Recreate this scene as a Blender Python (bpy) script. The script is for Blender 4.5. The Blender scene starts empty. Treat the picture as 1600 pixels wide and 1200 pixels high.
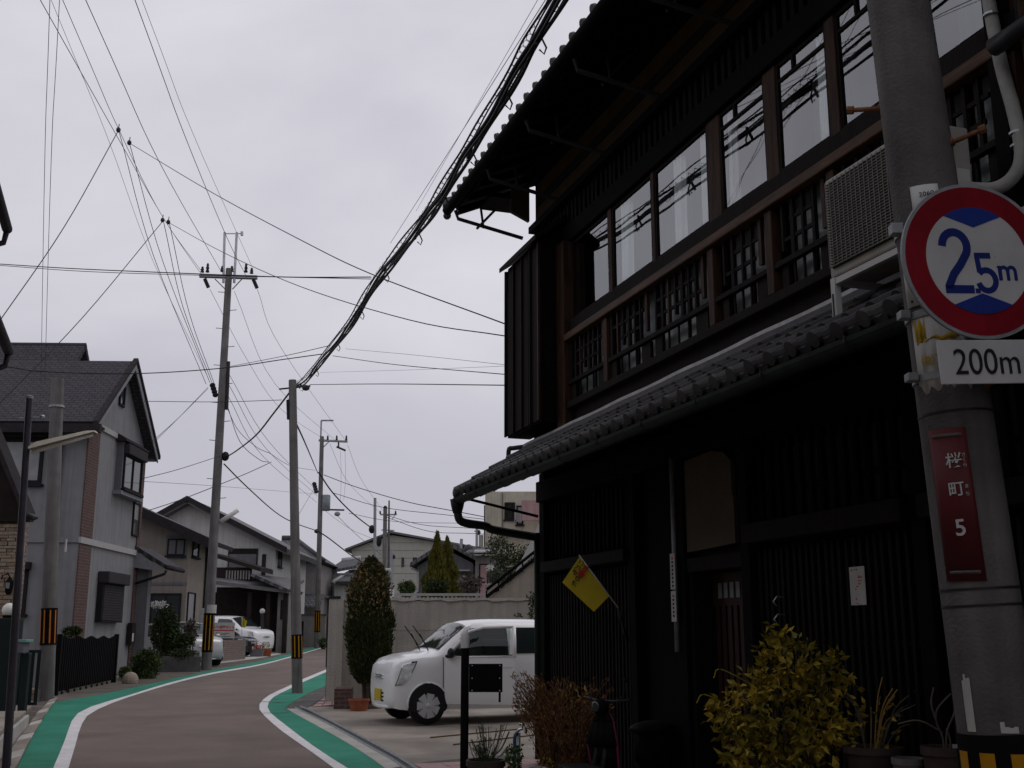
import bpy, bmesh, math, random
from mathutils import Matrix, Vector
random.seed(7)
SC = bpy.context.scene
COL = SC.collection
R = math.radians

# ---------------------------------------------------------------- camera
EYE = 1.5                       # eye height in metres
PITCH = math.atan(391 / 1750)   # camera tilted up about 12.6 degrees
SLOPE = 0.011                   # the street climbs about 1 percent away from the camera
cam_d = bpy.data.cameras.new('camera')
cam_d.sensor_width = 36
cam_d.lens = 1750 / 1600 * 36
cam_d.clip_start = 0.05
cam_d.clip_end = 6000
cam = bpy.data.objects.new('camera', cam_d)
COL.objects.link(cam)
cam.location = (0, 0, EYE)
cam.rotation_euler = (math.pi / 2 + PITCH, 0, 0)
SC.camera = cam

# ---------------------------------------------------------------- world, sun, exposure
SUN_EL, SUN_AZ = R(58), R(60)      # high sun behind cloud, to the right beyond the wooden house
w = bpy.data.worlds.new('World')
SC.world = w
w.use_nodes = True
nt = w.node_tree
nt.nodes.clear()
def wn(t, **k):
    n = nt.nodes.new(t)
    for a, b in k.items():
        setattr(n, a, b)
    return n
out = wn('ShaderNodeOutputWorld')
bg = wn('ShaderNodeBackground')
bg.inputs['Strength'].default_value = 0.1
sky = wn('ShaderNodeTexSky')
sky.sky_type = 'NISHITA'
sky.sun_disc = False
sky.sun_elevation = SUN_EL
sky.sun_rotation = SUN_AZ
sky.dust_density = 4
tc = wn('ShaderNodeTexCoord')
mp = wn('ShaderNodeMapping')
mp.inputs['Scale'].default_value = (1, 1, 2.2)
mp.inputs['Location'].default_value = (3.1, 1.7, 0.4)
n1 = wn('ShaderNodeTexNoise')
n1.inputs['Scale'].default_value = 2.0
n1.inputs['Detail'].default_value = 7
n1.inputs['Roughness'].default_value = 0.5
n1.inputs['Distortion'].default_value = 0.3
rp = wn('ShaderNodeValToRGB')
rp.color_ramp.elements[0].position = 0.33
rp.color_ramp.elements[0].color = (5.4, 5.32, 6.0, 1)
rp.color_ramp.elements[1].position = 0.67
rp.color_ramp.elements[1].color = (7.6, 7.45, 8.0, 1)
mx = wn('ShaderNodeMix', data_type='RGBA')
mx.inputs[0].default_value = 0.93
L = nt.links.new
L(tc.outputs['Generated'], mp.inputs['Vector'])
L(mp.outputs['Vector'], n1.inputs['Vector'])
L(n1.outputs['Fac'], rp.inputs['Fac'])
L(sky.outputs['Color'], mx.inputs[6])
L(rp.outputs['Color'], mx.inputs[7])
L(mx.outputs[2], bg.inputs['Color'])
L(bg.outputs['Background'], out.inputs['Surface'])
sun_d = bpy.data.lights.new('sun', 'SUN')
sun_d.energy = 0.5
sun_d.angle = R(30)
sun_d.color = (1, 0.97, 0.93)
sun = bpy.data.objects.new('sun', sun_d)
COL.objects.link(sun)
sun.rotation_euler = Vector((math.sin(SUN_AZ) * math.cos(SUN_EL), math.cos(SUN_AZ) * math.cos(SUN_EL), math.sin(SUN_EL))).to_track_quat('Z', 'Y').to_euler()
SC.view_settings.view_transform = 'Standard'
SC.view_settings.look = 'None'
SC.view_settings.gamma = 1
SC.view_settings.exposure = 0
SC.view_settings.use_curve_mapping = False

# ---------------------------------------------------------------- image coordinates: pixel + chosen depth -> point in the place
CP, SP = math.cos(PITCH), math.sin(PITCH)
def pixel_ray(x, y):
    u, v = (x - 800) / 1750, (600 - y) / 1750
    return Vector((u, CP - v * SP, SP + v * CP))
def at(x, y, Y):
    r = pixel_ray(x, y)
    return Vector((0, 0, EYE)) + r * (Y / r.y)
def gnd(x, y, up=0.0):
    r = pixel_ray(x, y)
    p = Vector((0, 0, EYE)) + r * ((EYE - up) / (SLOPE * r.y - r.z))
    return p
def gz(Y):
    return SLOPE * Y
def V(*a):
    return Vector(a)

# ---------------------------------------------------------------- materials
MATS = {}
def mat(name, col, rough=0.7, var=0.15, scale=6.0, bump=0.0, bscale=40.0, metal=0.0, spec=0.16, island=0.0, col2=None, detail=6, coat=0.0, emit=None, stain=0.0, aniso=None, wear=None, macro=None):
    """procedural surface: base colour broken up by noise, optional second colour, relief and vertical stains"""
    m = bpy.data.materials.new(name)
    m.use_nodes = True
    t = m.node_tree
    b = t.nodes['Principled BSDF']
    b.inputs['Roughness'].default_value = rough
    b.inputs['Metallic'].default_value = metal
    b.inputs['Specular IOR Level'].default_value = spec
    if coat:
        b.inputs['Coat Weight'].default_value = coat
        b.inputs['Coat Roughness'].default_value = 0.06
    co = t.nodes.new('ShaderNodeTexCoord')
    mpn = t.nodes.new('ShaderNodeMapping')
    if aniso:
        mpn.inputs['Scale'].default_value = aniso
    t.links.new(co.outputs['Object'], mpn.inputs['Vector'])
    src = mpn.outputs['Vector']
    nz = t.nodes.new('ShaderNodeTexNoise')
    nz.inputs['Scale'].default_value = scale
    nz.inputs['Detail'].default_value = detail
    nz.inputs['Roughness'].default_value = 0.6
    t.links.new(src, nz.inputs['Vector'])
    c2 = col2 or tuple(c * (1 - var) for c in col)
    c1 = col if col2 else tuple(min(1, c * (1 + var)) for c in col)
    ra = t.nodes.new('ShaderNodeValToRGB')
    ra.color_ramp.elements[0].position = 0.32
    ra.color_ramp.elements[1].position = 0.68
    ra.color_ramp.elements[0].color = (*c2, 1)
    ra.color_ramp.elements[1].color = (*c1, 1)
    t.links.new(nz.outputs['Fac'], ra.inputs['Fac'])
    colour = ra.outputs['Color']
    if stain:
        ms = t.nodes.new('ShaderNodeMapping')
        ms.inputs['Scale'].default_value = (3.5, 3.5, 0.18)
        ns = t.nodes.new('ShaderNodeTexNoise')
        ns.inputs['Scale'].default_value = 2.2
        ns.inputs['Detail'].default_value = 8
        t.links.new(co.outputs['Object'], ms.inputs['Vector'])
        t.links.new(ms.outputs['Vector'], ns.inputs['Vector'])
        rs = t.nodes.new('ShaderNodeMapRange')
        rs.inputs['From Min'].default_value = 0.45
        rs.inputs['From Max'].default_value = 0.75
        rs.inputs['To Min'].default_value = 1
        rs.inputs['To Max'].default_value = 1 - stain
        t.links.new(ns.outputs['Fac'], rs.inputs['Value'])
        hs_ = t.nodes.new('ShaderNodeHueSaturation')
        t.links.new(rs.outputs['Result'], hs_.inputs['Value'])
        t.links.new(colour, hs_.inputs['Color'])
        colour = hs_.outputs['Color']
    if macro:
        nm = t.nodes.new('ShaderNodeTexNoise')
        nm.inputs['Scale'].default_value = macro[1]
        nm.inputs['Detail'].default_value = 4
        nm.inputs['Distortion'].default_value = 0.8
        t.links.new(src, nm.inputs['Vector'])
        mm = t.nodes.new('ShaderNodeMapRange')
        mm.inputs['From Min'].default_value = 0.35
        mm.inputs['From Max'].default_value = 0.65
        mm.inputs['To Min'].default_value = 1 - macro[0]
        mm.inputs['To Max'].default_value = 1 + macro[0] * 0.6
        t.links.new(nm.outputs['Fac'], mm.inputs['Value'])
        hm = t.nodes.new('ShaderNodeHueSaturation')
        t.links.new(mm.outputs['Result'], hm.inputs['Value'])
        t.links.new(colour, hm.inputs['Color'])
        colour = hm.outputs['Color']
    if wear:
        wc, lo_w, hi_w, sc_w = wear
        nw = t.nodes.new('ShaderNodeTexNoise')
        nw.inputs['Scale'].default_value = sc_w
        nw.inputs['Detail'].default_value = 9
        nw.inputs['Roughness'].default_value = 0.72
        t.links.new(src, nw.inputs['Vector'])
        mw = t.nodes.new('ShaderNodeMapRange')
        mw.inputs['From Min'].default_value = lo_w
        mw.inputs['From Max'].default_value = hi_w
        t.links.new(nw.outputs['Fac'], mw.inputs['Value'])
        mixw = t.nodes.new('ShaderNodeMix')
        mixw.data_type = 'RGBA'
        t.links.new(mw.outputs['Result'], mixw.inputs[0])
        t.links.new(colour, mixw.inputs[6])
        mixw.inputs[7].default_value = (*wc, 1)
        colour = mixw.outputs[2]
    if island:
        ge = t.nodes.new('ShaderNodeNewGeometry')
        mr = t.nodes.new('ShaderNodeMapRange')
        mr.inputs['To Min'].default_value = 1 - island
        mr.inputs['To Max'].default_value = 1 + island
        t.links.new(ge.outputs['Random Per Island'], mr.inputs['Value'])
        hv = t.nodes.new('ShaderNodeHueSaturation')
        t.links.new(mr.outputs['Result'], hv.inputs['Value'])
        t.links.new(colour, hv.inputs['Color'])
        colour = hv.outputs['Color']
    t.links.new(colour, b.inputs['Base Color'])
    if bump:
        nb = t.nodes.new('ShaderNodeTexNoise')
        nb.inputs['Scale'].default_value = bscale
        nb.inputs['Detail'].default_value = 5
        t.links.new(src, nb.inputs['Vector'])
        bu = t.nodes.new('ShaderNodeBump')
        bu.inputs['Strength'].default_value = bump
        bu.inputs['Distance'].default_value = 0.02
        t.links.new(nb.outputs['Fac'], bu.inputs['Height'])
        t.links.new(bu.outputs['Normal'], b.inputs['Normal'])
    if emit:
        b.inputs['Emission Color'].default_value = (*emit[0], 1)
        b.inputs['Emission Strength'].default_value = emit[1]
    MATS[name] = m
    return m
def brickmat(name, c1, c2, mortar, bw, bh, mo=0.012, bump=0.6, offset=0.5, rough=0.8, axis='XZ'):
    m = bpy.data.materials.new(name)
    m.use_nodes = True
    t = m.node_tree
    b = t.nodes['Principled BSDF']
    b.inputs['Roughness'].default_value = rough
    b.inputs['Specular IOR Level'].default_value = 0.15
    co = t.nodes.new('ShaderNodeTexCoord')
    sx = t.nodes.new('ShaderNodeSeparateXYZ')
    cx = t.nodes.new('ShaderNodeCombineXYZ')
    t.links.new(co.outputs['Object'], sx.inputs[0])
    if axis == 'XZ':
        ad = t.nodes.new('ShaderNodeMath')
        ad.operation = 'ADD'
        t.links.new(sx.outputs['X'], ad.inputs[0])
        t.links.new(sx.outputs['Y'], ad.inputs[1])
        t.links.new(ad.outputs[0], cx.inputs[0])
        t.links.new(sx.outputs['Z'], cx.inputs[1])
    else:
        t.links.new(sx.outputs['X'], cx.inputs[0])
        t.links.new(sx.outputs['Y'], cx.inputs[1])
    br = t.nodes.new('ShaderNodeTexBrick')
    br.offset = offset
    br.inputs['Scale'].default_value = 1
    br.inputs['Brick Width'].default_value = bw
    br.inputs['Row Height'].default_value = bh
    br.inputs['Mortar Size'].default_value = mo
    br.inputs['Color1'].default_value = (*c1, 1)
    br.inputs['Color2'].default_value = (*c2, 1)
    br.inputs['Mortar'].default_value = (*mortar, 1)
    t.links.new(cx.outputs[0], br.inputs['Vector'])
    nz = t.nodes.new('ShaderNodeTexNoise')
    nz.inputs['Scale'].default_value = 7
    nz.inputs['Detail'].default_value = 6
    t.links.new(co.outputs['Object'], nz.inputs['Vector'])
    mr = t.nodes.new('ShaderNodeMapRange')
    mr.inputs['To Min'].default_value = 0.65
    mr.inputs['To Max'].default_value = 1.3
    t.links.new(nz.outputs['Fac'], mr.inputs['Value'])
    hv = t.nodes.new('ShaderNodeHueSaturation')
    t.links.new(mr.outputs['Result'], hv.inputs['Value'])
    t.links.new(br.outputs['Color'], hv.inputs['Color'])
    t.links.new(hv.outputs['Color'], b.inputs['Base Color'])
    bu = t.nodes.new('ShaderNodeBump')
    bu.inputs['Strength'].default_value = bump
    bu.inputs['Distance'].default_value = 0.01
    bu.invert = True
    t.links.new(br.outputs['Fac'], bu.inputs['Height'])
    t.links.new(bu.outputs['Normal'], b.inputs['Normal'])
    MATS[name] = m
    return m
def glassmat(name, tint=(0.9, 0.95, 0.95), rough=0.01, r0=0.08, wob=0.0):
    """thin window pane: sees through and mirrors the sky, more so at a glancing angle, alike from both sides"""
    m = bpy.data.materials.new(name)
    m.use_nodes = True
    t = m.node_tree
    t.nodes.remove(t.nodes['Principled BSDF'])
    o = t.nodes['Material Output']
    tr = t.nodes.new('ShaderNodeBsdfTransparent')
    tr.inputs['Color'].default_value = (*tint, 1)
    gl = t.nodes.new('ShaderNodeBsdfGlossy')
    gl.inputs['Roughness'].default_value = rough
    gl.inputs['Color'].default_value = (0.95, 0.97, 0.98, 1)
    ge = t.nodes.new('ShaderNodeNewGeometry')
    dt = t.nodes.new('ShaderNodeVectorMath')
    dt.operation = 'DOT_PRODUCT'
    t.links.new(ge.outputs['Normal'], dt.inputs[0])
    t.links.new(ge.outputs['Incoming'], dt.inputs[1])
    prev = dt.outputs['Value']
    for op, val in (('ABSOLUTE', None), ('SUBTRACT', 1.0), ('POWER', 5.0), ('MULTIPLY_ADD', None)):
        mt = t.nodes.new('ShaderNodeMath')
        mt.operation = op
        if op == 'SUBTRACT':
            mt.inputs[0].default_value = 1.0
            t.links.new(prev, mt.inputs[1])
        elif op == 'MULTIPLY_ADD':
            t.links.new(prev, mt.inputs[0])
            mt.inputs[1].default_value = 1 - r0
            mt.inputs[2].default_value = r0
        else:
            t.links.new(prev, mt.inputs[0])
            if val:
                mt.inputs[1].default_value = val
        prev = mt.outputs[0]
    mi = t.nodes.new('ShaderNodeMixShader')
    t.links.new(prev, mi.inputs[0])
    t.links.new(tr.outputs[0], mi.inputs[1])
    t.links.new(gl.outputs[0], mi.inputs[2])
    t.links.new(mi.outputs[0], o.inputs['Surface'])
    if wob:
        co = t.nodes.new('ShaderNodeTexCoord')
        nz = t.nodes.new('ShaderNodeTexNoise')
        nz.inputs['Scale'].default_value = 1.6
        nz.inputs['Detail'].default_value = 1
        bu = t.nodes.new('ShaderNodeBump')
        bu.inputs['Strength'].default_value = wob
        bu.inputs['Distance'].default_value = 0.05
        t.links.new(co.outputs['Object'], nz.inputs['Vector'])
        t.links.new(nz.outputs['Fac'], bu.inputs['Height'])
        t.links.new(bu.outputs['Normal'], gl.inputs['Normal'])
    MATS[name] = m
    return m

# ---------------------------------------------------------------- mesh building
class MB:
    def __init__(s, M=None):
        s.v, s.f, s.M = [], [], M
    def pt(s, p):
        p = Vector(p)
        s.v.append(s.M @ p if s.M else p)
        return len(s.v) - 1
    def face(s, pts):
        s.f.append([s.pt(p) for p in pts])
        return s
    def hexa(s, p):
        i = [s.pt(q) for q in p]
        for a in ((0, 3, 2, 1), (4, 5, 6, 7), (0, 1, 5, 4), (1, 2, 6, 5), (2, 3, 7, 6), (3, 0, 4, 7)):
            s.f.append([i[k] for k in a])
        return s
    def box(s, x0, x1, y0, y1, z0, z1):
        return s.hexa([(x0, y0, z0), (x1, y0, z0), (x1, y1, z0), (x0, y1, z0), (x0, y0, z1), (x1, y0, z1), (x1, y1, z1), (x0, y1, z1)])
    def cyl(s, p0, p1, r0, r1=None, n=12, cap=True):
        return s.tube([p0, p1], [r0, r0 if r1 is None else r1], n, cap)
    def tube(s, pts, r, n=8, cap=True):
        pts = [Vector(p) for p in pts]
        if not isinstance(r, (list, tuple)):
            r = [r] * len(pts)
        rings = []
        ref = None
        for k, p in enumerate(pts):
            d = (pts[min(k + 1, len(pts) - 1)] - pts[max(k - 1, 0)])
            if d.length < 1e-9:
                d = Vector((0, 0, 1))
            d.normalize()
            if ref is None:
                ref = Vector((1, 0, 0)) if abs(d.x) < 0.9 else Vector((0, 1, 0))
            a = d.cross(ref)
            if a.length < 1e-6:
                a = d.orthogonal()
            a.normalize()
            b = d.cross(a)
            ref = a.cross(d) if False else ref
            rings.append([s.pt(p + (a * math.cos(2 * math.pi * j / n) + b * math.sin(2 * math.pi * j / n)) * r[k]) for j in range(n)])
        for q in range(len(rings) - 1):
            A, B = rings[q], rings[q + 1]
            for j in range(n):
                s.f.append([A[j], A[(j + 1) % n], B[(j + 1) % n], B[j]])
        if cap:
            s.f.append(rings[0][::-1])
            s.f.append(rings[-1][:])
        return s
    def lathe(s, prof, c=(0, 0, 0), n=20, cap=True):
        c = Vector(c)
        rings = [[s.pt(c + Vector((r * math.cos(2 * math.pi * j / n), r * math.sin(2 * math.pi * j / n), z))) for j in range(n)] for r, z in prof]
        for A, B in zip(rings, rings[1:]):
            for j in range(n):
                s.f.append([A[j], A[(j + 1) % n], B[(j + 1) % n], B[j]])
        if cap:
            s.f.append(rings[0][::-1])
            s.f.append(rings[-1][:])
        return s
    def prism(s, poly, lo, hi, axis='z'):
        """extrude a 2-D polygon; axis names the extrusion direction"""
        def mk(p, h):
            return {'z': (p[0], p[1], h), 'y': (p[0], h, p[1]), 'x': (h, p[0], p[1])}[axis]
        a = [s.pt(mk(p, lo)) for p in poly]
        b = [s.pt(mk(p, hi)) for p in poly]
        n = len(poly)
        s.f.append(a[::-1])
        s.f.append(b[:])
        for j in range(n):
            s.f.append([a[j], a[(j + 1) % n], b[(j + 1) % n], b[j]])
        return s
    def ball(s, c, r, n=12, m=8):
        c = Vector(c)
        r = Vector(r) if hasattr(r, '__len__') else Vector((r, r, r))
        rings = []
        for i in range(1, m):
            th = math.pi * i / m
            rings.append([s.pt(c + Vector((r.x * math.sin(th) * math.cos(2 * math.pi * j / n), r.y * math.sin(th) * math.sin(2 * math.pi * j / n), r.z * math.cos(th)))) for j in range(n)])
        t, b = s.pt(c + Vector((0, 0, r.z))), s.pt(c - Vector((0, 0, r.z)))
        for j in range(n):
            s.f.append([t, rings[0][j], rings[0][(j + 1) % n]])
            s.f.append([b, rings[-1][(j + 1) % n], rings[-1][j]])
        for A, B in zip(rings, rings[1:]):
            for j in range(n):
                s.f.append([A[j], B[j], B[(j + 1) % n], A[(j + 1) % n]])
        return s
    def strip(s, left, right):
        a = [s.pt(p) for p in left]
        b = [s.pt(p) for p in right]
        for i in range(len(a) - 1):
            s.f.append([a[i], b[i], b[i + 1], a[i + 1]])
        return s
    def mesh(s, name, smooth=False, fix=True):
        me = bpy.data.meshes.new(name)
        me.from_pydata([tuple(p) for p in s.v], [], s.f)
        if fix:
            bm = bmesh.new()
            bm.from_mesh(me)
            bmesh.ops.recalc_face_normals(bm, faces=bm.faces)
            bm.to_mesh(me)
            bm.free()
        if smooth:
            me.polygons.foreach_set('use_smooth', [True] * len(me.polygons))
        me.update()
        return me
    def build(s, name, m, parent=None, smooth=False, bevel=0.0, fix=True, auto=None):
        me = s.mesh(name, smooth, fix)
        return link(name, me, m, parent, bevel, auto)
def link(name, me, m=None, parent=None, bevel=0.0, auto=None):
    o = bpy.data.objects.new(name, me)
    COL.objects.link(o)
    if m is not None and not me.materials:
        me.materials.append(MATS[m] if isinstance(m, str) else m)
    if parent:
        o.parent = parent
    if bevel:
        b = o.modifiers.new('bevel', 'BEVEL')
        b.width = bevel
        b.segments = 2
        b.limit_method = 'ANGLE'
        b.angle_limit = R(40)
    if auto:
        try:
            me.set_sharp_from_angle(angle=R(auto))
        except Exception:
            pass
    return o
def tag(o, label=None, cat=None, group=None, kind=None):
    if label:
        o['label'] = label
    if cat:
        o['category'] = cat
    if group:
        o['group'] = group
    if kind:
        o['kind'] = kind
    return o
def thing(name, label, cat, loc=(0, 0, 0), rz=0.0, group=None):
    o = bpy.data.objects.new(name, None)
    o.empty_display_size = 0.2
    COL.objects.link(o)
    o.location = loc
    o.rotation_euler = (0, 0, rz)
    return tag(o, label, cat, group)
def inst(o, parent, loc=None, rot=None, scale=None):
    c = o.copy()
    COL.objects.link(c)
    c.parent = parent
    if loc is not None:
        c.location = loc
    if rot is not None:
        c.rotation_euler = rot
    if scale is not None:
        c.scale = scale
    return c
def frame(origin, u, n=None):
    """matrix: local x along u, local y along n, z up"""
    u = Vector((u[0], u[1], 0)).normalized()
    nn = Vector((u.y, -u.x, 0)) if n is None else Vector((n[0], n[1], 0)).normalized()
    M = Matrix.Identity(4)
    M.col[0][:3] = u
    M.col[1][:3] = nn
    M.col[3][:3] = Vector(origin)
    return M
def text(body, size, m, parent, loc, rot, name='lettering', extrude=0.0008, align='CENTER', sx=1.0, bold=0.0):
    cu = bpy.data.curves.new(name, 'FONT')
    cu.body = body
    cu.size = size
    cu.align_x = align
    cu.align_y = 'CENTER'
    cu.extrude = extrude
    cu.offset = bold
    o = bpy.data.objects.new(name, cu)
    COL.objects.link(o)
    bpy.context.view_layer.update()
    me = bpy.data.meshes.new_from_object(o.evaluated_get(bpy.context.evaluated_depsgraph_get()))
    bpy.data.objects.remove(o)
    me.materials.clear()
    q = link(name, me, m, parent)
    q.location = loc
    q.rotation_euler = rot
    q.scale = (sx, 1, 1)
    return q
def catmull(pts, k=6):
    pts = [Vector(p) for p in pts]
    if len(pts) < 3:
        return pts
    P = [pts[0] * 2 - pts[1]] + pts + [pts[-1] * 2 - pts[-2]]
    res = []
    for i in range(1, len(P) - 2):
        a, b, c, d = P[i - 1:i + 3]
        for j in range(k):
            t = j / k
            res.append(0.5 * ((2 * b) + (c - a) * t + (2 * a - 5 * b + 4 * c - d) * t * t + (3 * b - a - 3 * c + d) * t ** 3))
    res.append(pts[-1])
    return res

# ================================================================ materials of the place
mat('asphalt', (0.212, 0.172, 0.152), 0.9, 0.14, 1.2, 0.6, 170, col2=(0.170, 0.138, 0.122), macro=(0.12, 0.45), wear=((0.105, 0.090, 0.084), 0.55, 0.68, 42.0))
mat('ground_soil', (0.12, 0.105, 0.09), 0.95, 0.3, 1.5, 0.4, 20)
mat('green_paint', (0.036, 0.255, 0.165), 0.8, 0.12, 2.5, 0.4, 160, col2=(0.028, 0.195, 0.128), macro=(0.14, 0.7), wear=((0.11, 0.13, 0.115), 0.57, 0.72, 30.0))
mat('line_paint', (0.74, 0.72, 0.73), 0.75, 0.08, 4, 0.3, 160, col2=(0.60, 0.59, 0.60), wear=((0.22, 0.20, 0.19), 0.56, 0.70, 26.0))
mat('concrete', (0.265, 0.235, 0.205), 0.9, 0.18, 1.6, 0.3, 60, macro=(0.22, 0.6), wear=((0.13, 0.115, 0.10), 0.6, 0.75, 7.0))
mat('concrete_pale', (0.40, 0.385, 0.36), 0.9, 0.16, 2.5, 0.3, 60)
mat('concrete_dark', (0.10, 0.097, 0.095), 0.9, 0.25, 3, 0.4, 60)
mat('pole_concrete', (0.165, 0.157, 0.152), 0.85, 0.16, 3, 0.25, 70, stain=0.4, macro=(0.15, 0.8))
mat('pole_near', (0.125, 0.117, 0.114), 0.85, 0.25, 3, 0.3, 70, stain=0.45, macro=(0.25, 1.2))  # pole_concrete darkened for the near pole, its shade put into the colour
mat('pink_tile', (0.36, 0.24, 0.23), 0.8, 0.15, 5, 0.2, 60)
mat('steel', (0.42, 0.44, 0.46), 0.45, 0.15, 9, metal=0.8)
mat('steel_dull', (0.30, 0.31, 0.32), 0.6, 0.2, 12, metal=0.5)
mat('grate', (0.10, 0.11, 0.115), 0.6, 0.2, 12, metal=0.6)
mat('dark_metal', (0.035, 0.033, 0.035), 0.5, 0.2, 8, metal=0.3)
mat('black_paint', (0.008, 0.008, 0.009), 0.85, 0.2, 8, spec=0.05)
mat('black_rubber', (0.014, 0.013, 0.014), 0.6, 0.2, 8)
mat('cable', (0.016, 0.015, 0.018), 0.6, 0.1, 8)
mat('cable_grey', (0.10, 0.10, 0.11), 0.6, 0.1, 8)
mat('warn_yellow', (0.42, 0.20, 0.008), 0.6, 0.12, 8)
mat('warn_orange', (0.55, 0.17, 0.015), 0.6, 0.12, 8)
mat('yellow_cloth', (0.52, 0.40, 0.03), 0.8, 0.08, 5)
mat('sign_white', (0.47, 0.47, 0.465), 0.5, 0.06, 6, macro=(0.10, 3.0), wear=((0.25, 0.235, 0.21), 0.64, 0.78, 22.0))
mat('sign_red', (0.20, 0.006, 0.014), 0.45, 0.08, 6, macro=(0.2, 3.0), wear=((0.26, 0.06, 0.06), 0.66, 0.8, 25.0))
mat('sign_blue', (0.016, 0.035, 0.22), 0.45, 0.05, 6)
mat('plate_maroon', (0.088, 0.014, 0.017), 0.55, 0.08, 6)
mat('ink_black', (0.015, 0.015, 0.017), 0.6, 0.05, 6)
mat('ink_red', (0.45, 0.02, 0.03), 0.6, 0.1, 6)
mat('ink_blue', (0.012, 0.022, 0.15), 0.5, 0.05, 6)
mat('paper', (0.46, 0.45, 0.43), 0.85, 0.08, 8)
mat('paper_mustard', (0.42, 0.28, 0.03), 0.8, 0.2, 14)
mat('plastic_white', (0.48, 0.48, 0.46), 0.5, 0.06, 6)
mat('plastic_beige', (0.33, 0.315, 0.285), 0.55, 0.1, 6, stain=0.15)
mat('rust', (0.16, 0.075, 0.04), 0.8, 0.35, 30)
mat('terracotta', (0.27, 0.085, 0.045), 0.8, 0.2, 9)
mat('pot_dark', (0.055, 0.04, 0.035), 0.7, 0.25, 9)
mat('pot_grey', (0.14, 0.13, 0.125), 0.8, 0.2, 9)
mat('soil', (0.05, 0.036, 0.026), 0.95, 0.3, 25, 0.6, 50)
# wooden house
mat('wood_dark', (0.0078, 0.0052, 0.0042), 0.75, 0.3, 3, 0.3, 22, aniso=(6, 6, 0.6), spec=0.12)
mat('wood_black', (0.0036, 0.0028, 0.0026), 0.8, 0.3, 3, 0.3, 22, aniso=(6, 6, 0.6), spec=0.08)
mat('wood_brown', (0.034, 0.0155, 0.0080), 0.6, 0.6, 4, 0.25, 22, aniso=(6, 6, 0.6), spec=0.15)
mat('wood_rail', (0.060, 0.029, 0.0135), 0.55, 0.6, 4, 0.25, 22, aniso=(0.6, 6, 6), spec=0.2)
mat('wood_door', (0.035, 0.012, 0.010), 0.6, 0.3, 4, 0.25, 22, aniso=(6, 6, 0.6), spec=0.25)
mat('roof_tile', (0.060, 0.056, 0.058), 0.55, 0.35, 7, 0.2, 40, col2=(0.028, 0.026, 0.028), spec=0.3)
mat('roof_tile_moss', (0.085, 0.082, 0.080), 0.6, 0.35, 9, 0.2, 40, col2=(0.035, 0.036, 0.033), spec=0.3)
mat('plaster_ochre', (0.075, 0.048, 0.022), 0.9, 0.15, 4, 0.2, 40)
mat('plaster_cream', (0.085, 0.070, 0.050), 0.9, 0.12, 4, 0.2, 40)
mat('copper_green', (0.014, 0.022, 0.019), 0.6, 0.35, 9, metal=0.2)
mat('flashing', (0.42, 0.415, 0.42), 0.6, 0.2, 9)
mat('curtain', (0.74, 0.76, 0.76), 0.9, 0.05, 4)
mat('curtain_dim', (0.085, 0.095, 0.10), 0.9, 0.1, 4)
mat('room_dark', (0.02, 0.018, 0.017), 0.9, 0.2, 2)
mat('insulation', (0.30, 0.30, 0.275), 0.8, 0.12, 9, 0.3, 30)
glassmat('pane', r0=0.22, wob=0.03)
glassmat('car_glass', (0.45, 0.56, 0.52), 0.01, r0=0.04)
mat('frosted', (0.20, 0.22, 0.22), 0.22, 0.12, 5)
# houses
mat('stucco_grey', (0.225, 0.226, 0.234), 0.9, 0.07, 3, 0.35, 60, stain=0.22)
mat('stucco_dark', (0.15, 0.15, 0.162), 0.9, 0.1, 3, 0.35, 60, stain=0.2)
mat('stucco_beige', (0.30, 0.262, 0.222), 0.9, 0.08, 3, 0.3, 60, stain=0.2)
mat('stucco_white', (0.46, 0.455, 0.445), 0.9, 0.06, 2, 0.2, 60, stain=0.2)
mat('stucco_cream', (0.46, 0.42, 0.34), 0.9, 0.08, 2, 0.2, 60, stain=0.3)
mat('stucco_pink', (0.38, 0.24, 0.24), 0.9, 0.08, 2, 0.2, 60, stain=0.2)
mat('siding_grey', (0.235, 0.222, 0.214), 0.85, 0.1, 3, 0.2, 40, stain=0.2)
mat('wall_panel', (0.40, 0.385, 0.345), 0.8, 0.06, 2, 0.15, 40, stain=0.15)
mat('garden_wall', (0.40, 0.37, 0.33), 0.92, 0.10, 1.3, 0.8, 45, stain=0.2, macro=(0.12, 0.9))
mat('brown_dark', (0.026, 0.020, 0.019), 0.85, 0.25, 3, spec=0.08)
mat('window_frame', (0.022, 0.020, 0.022), 0.8, 0.15, 6, spec=0.08)
mat('shutter', (0.045, 0.041, 0.045), 0.8, 0.1, 6, spec=0.08)
mat('white_trim', (0.36, 0.355, 0.35), 0.7, 0.08, 6)
mat('fascia_dark', (0.032, 0.028, 0.031), 0.8, 0.2, 6, spec=0.08)
mat('soffit', (0.22, 0.22, 0.235), 0.8, 0.1, 6)
mat('zinc', (0.20, 0.22, 0.235), 0.4, 0.2, 5, metal=0.5)
brickmat('brick', (0.120, 0.060, 0.050), (0.092, 0.048, 0.042), (0.12, 0.105, 0.10), 0.21, 0.075, 0.012)
brickmat('brick_low', (0.20, 0.145, 0.125), (0.155, 0.12, 0.105), (0.20, 0.18, 0.165), 0.22, 0.075, 0.012)
brickmat('stone_face', (0.36, 0.27, 0.19), (0.24, 0.185, 0.14), (0.16, 0.13, 0.11), 0.24, 0.085, 0.02, 1.0)
brickmat('shingle', (0.070, 0.066, 0.074), (0.055, 0.052, 0.059), (0.030, 0.028, 0.032), 0.22, 0.125, 0.014, 0.8, axis='XY')
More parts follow.
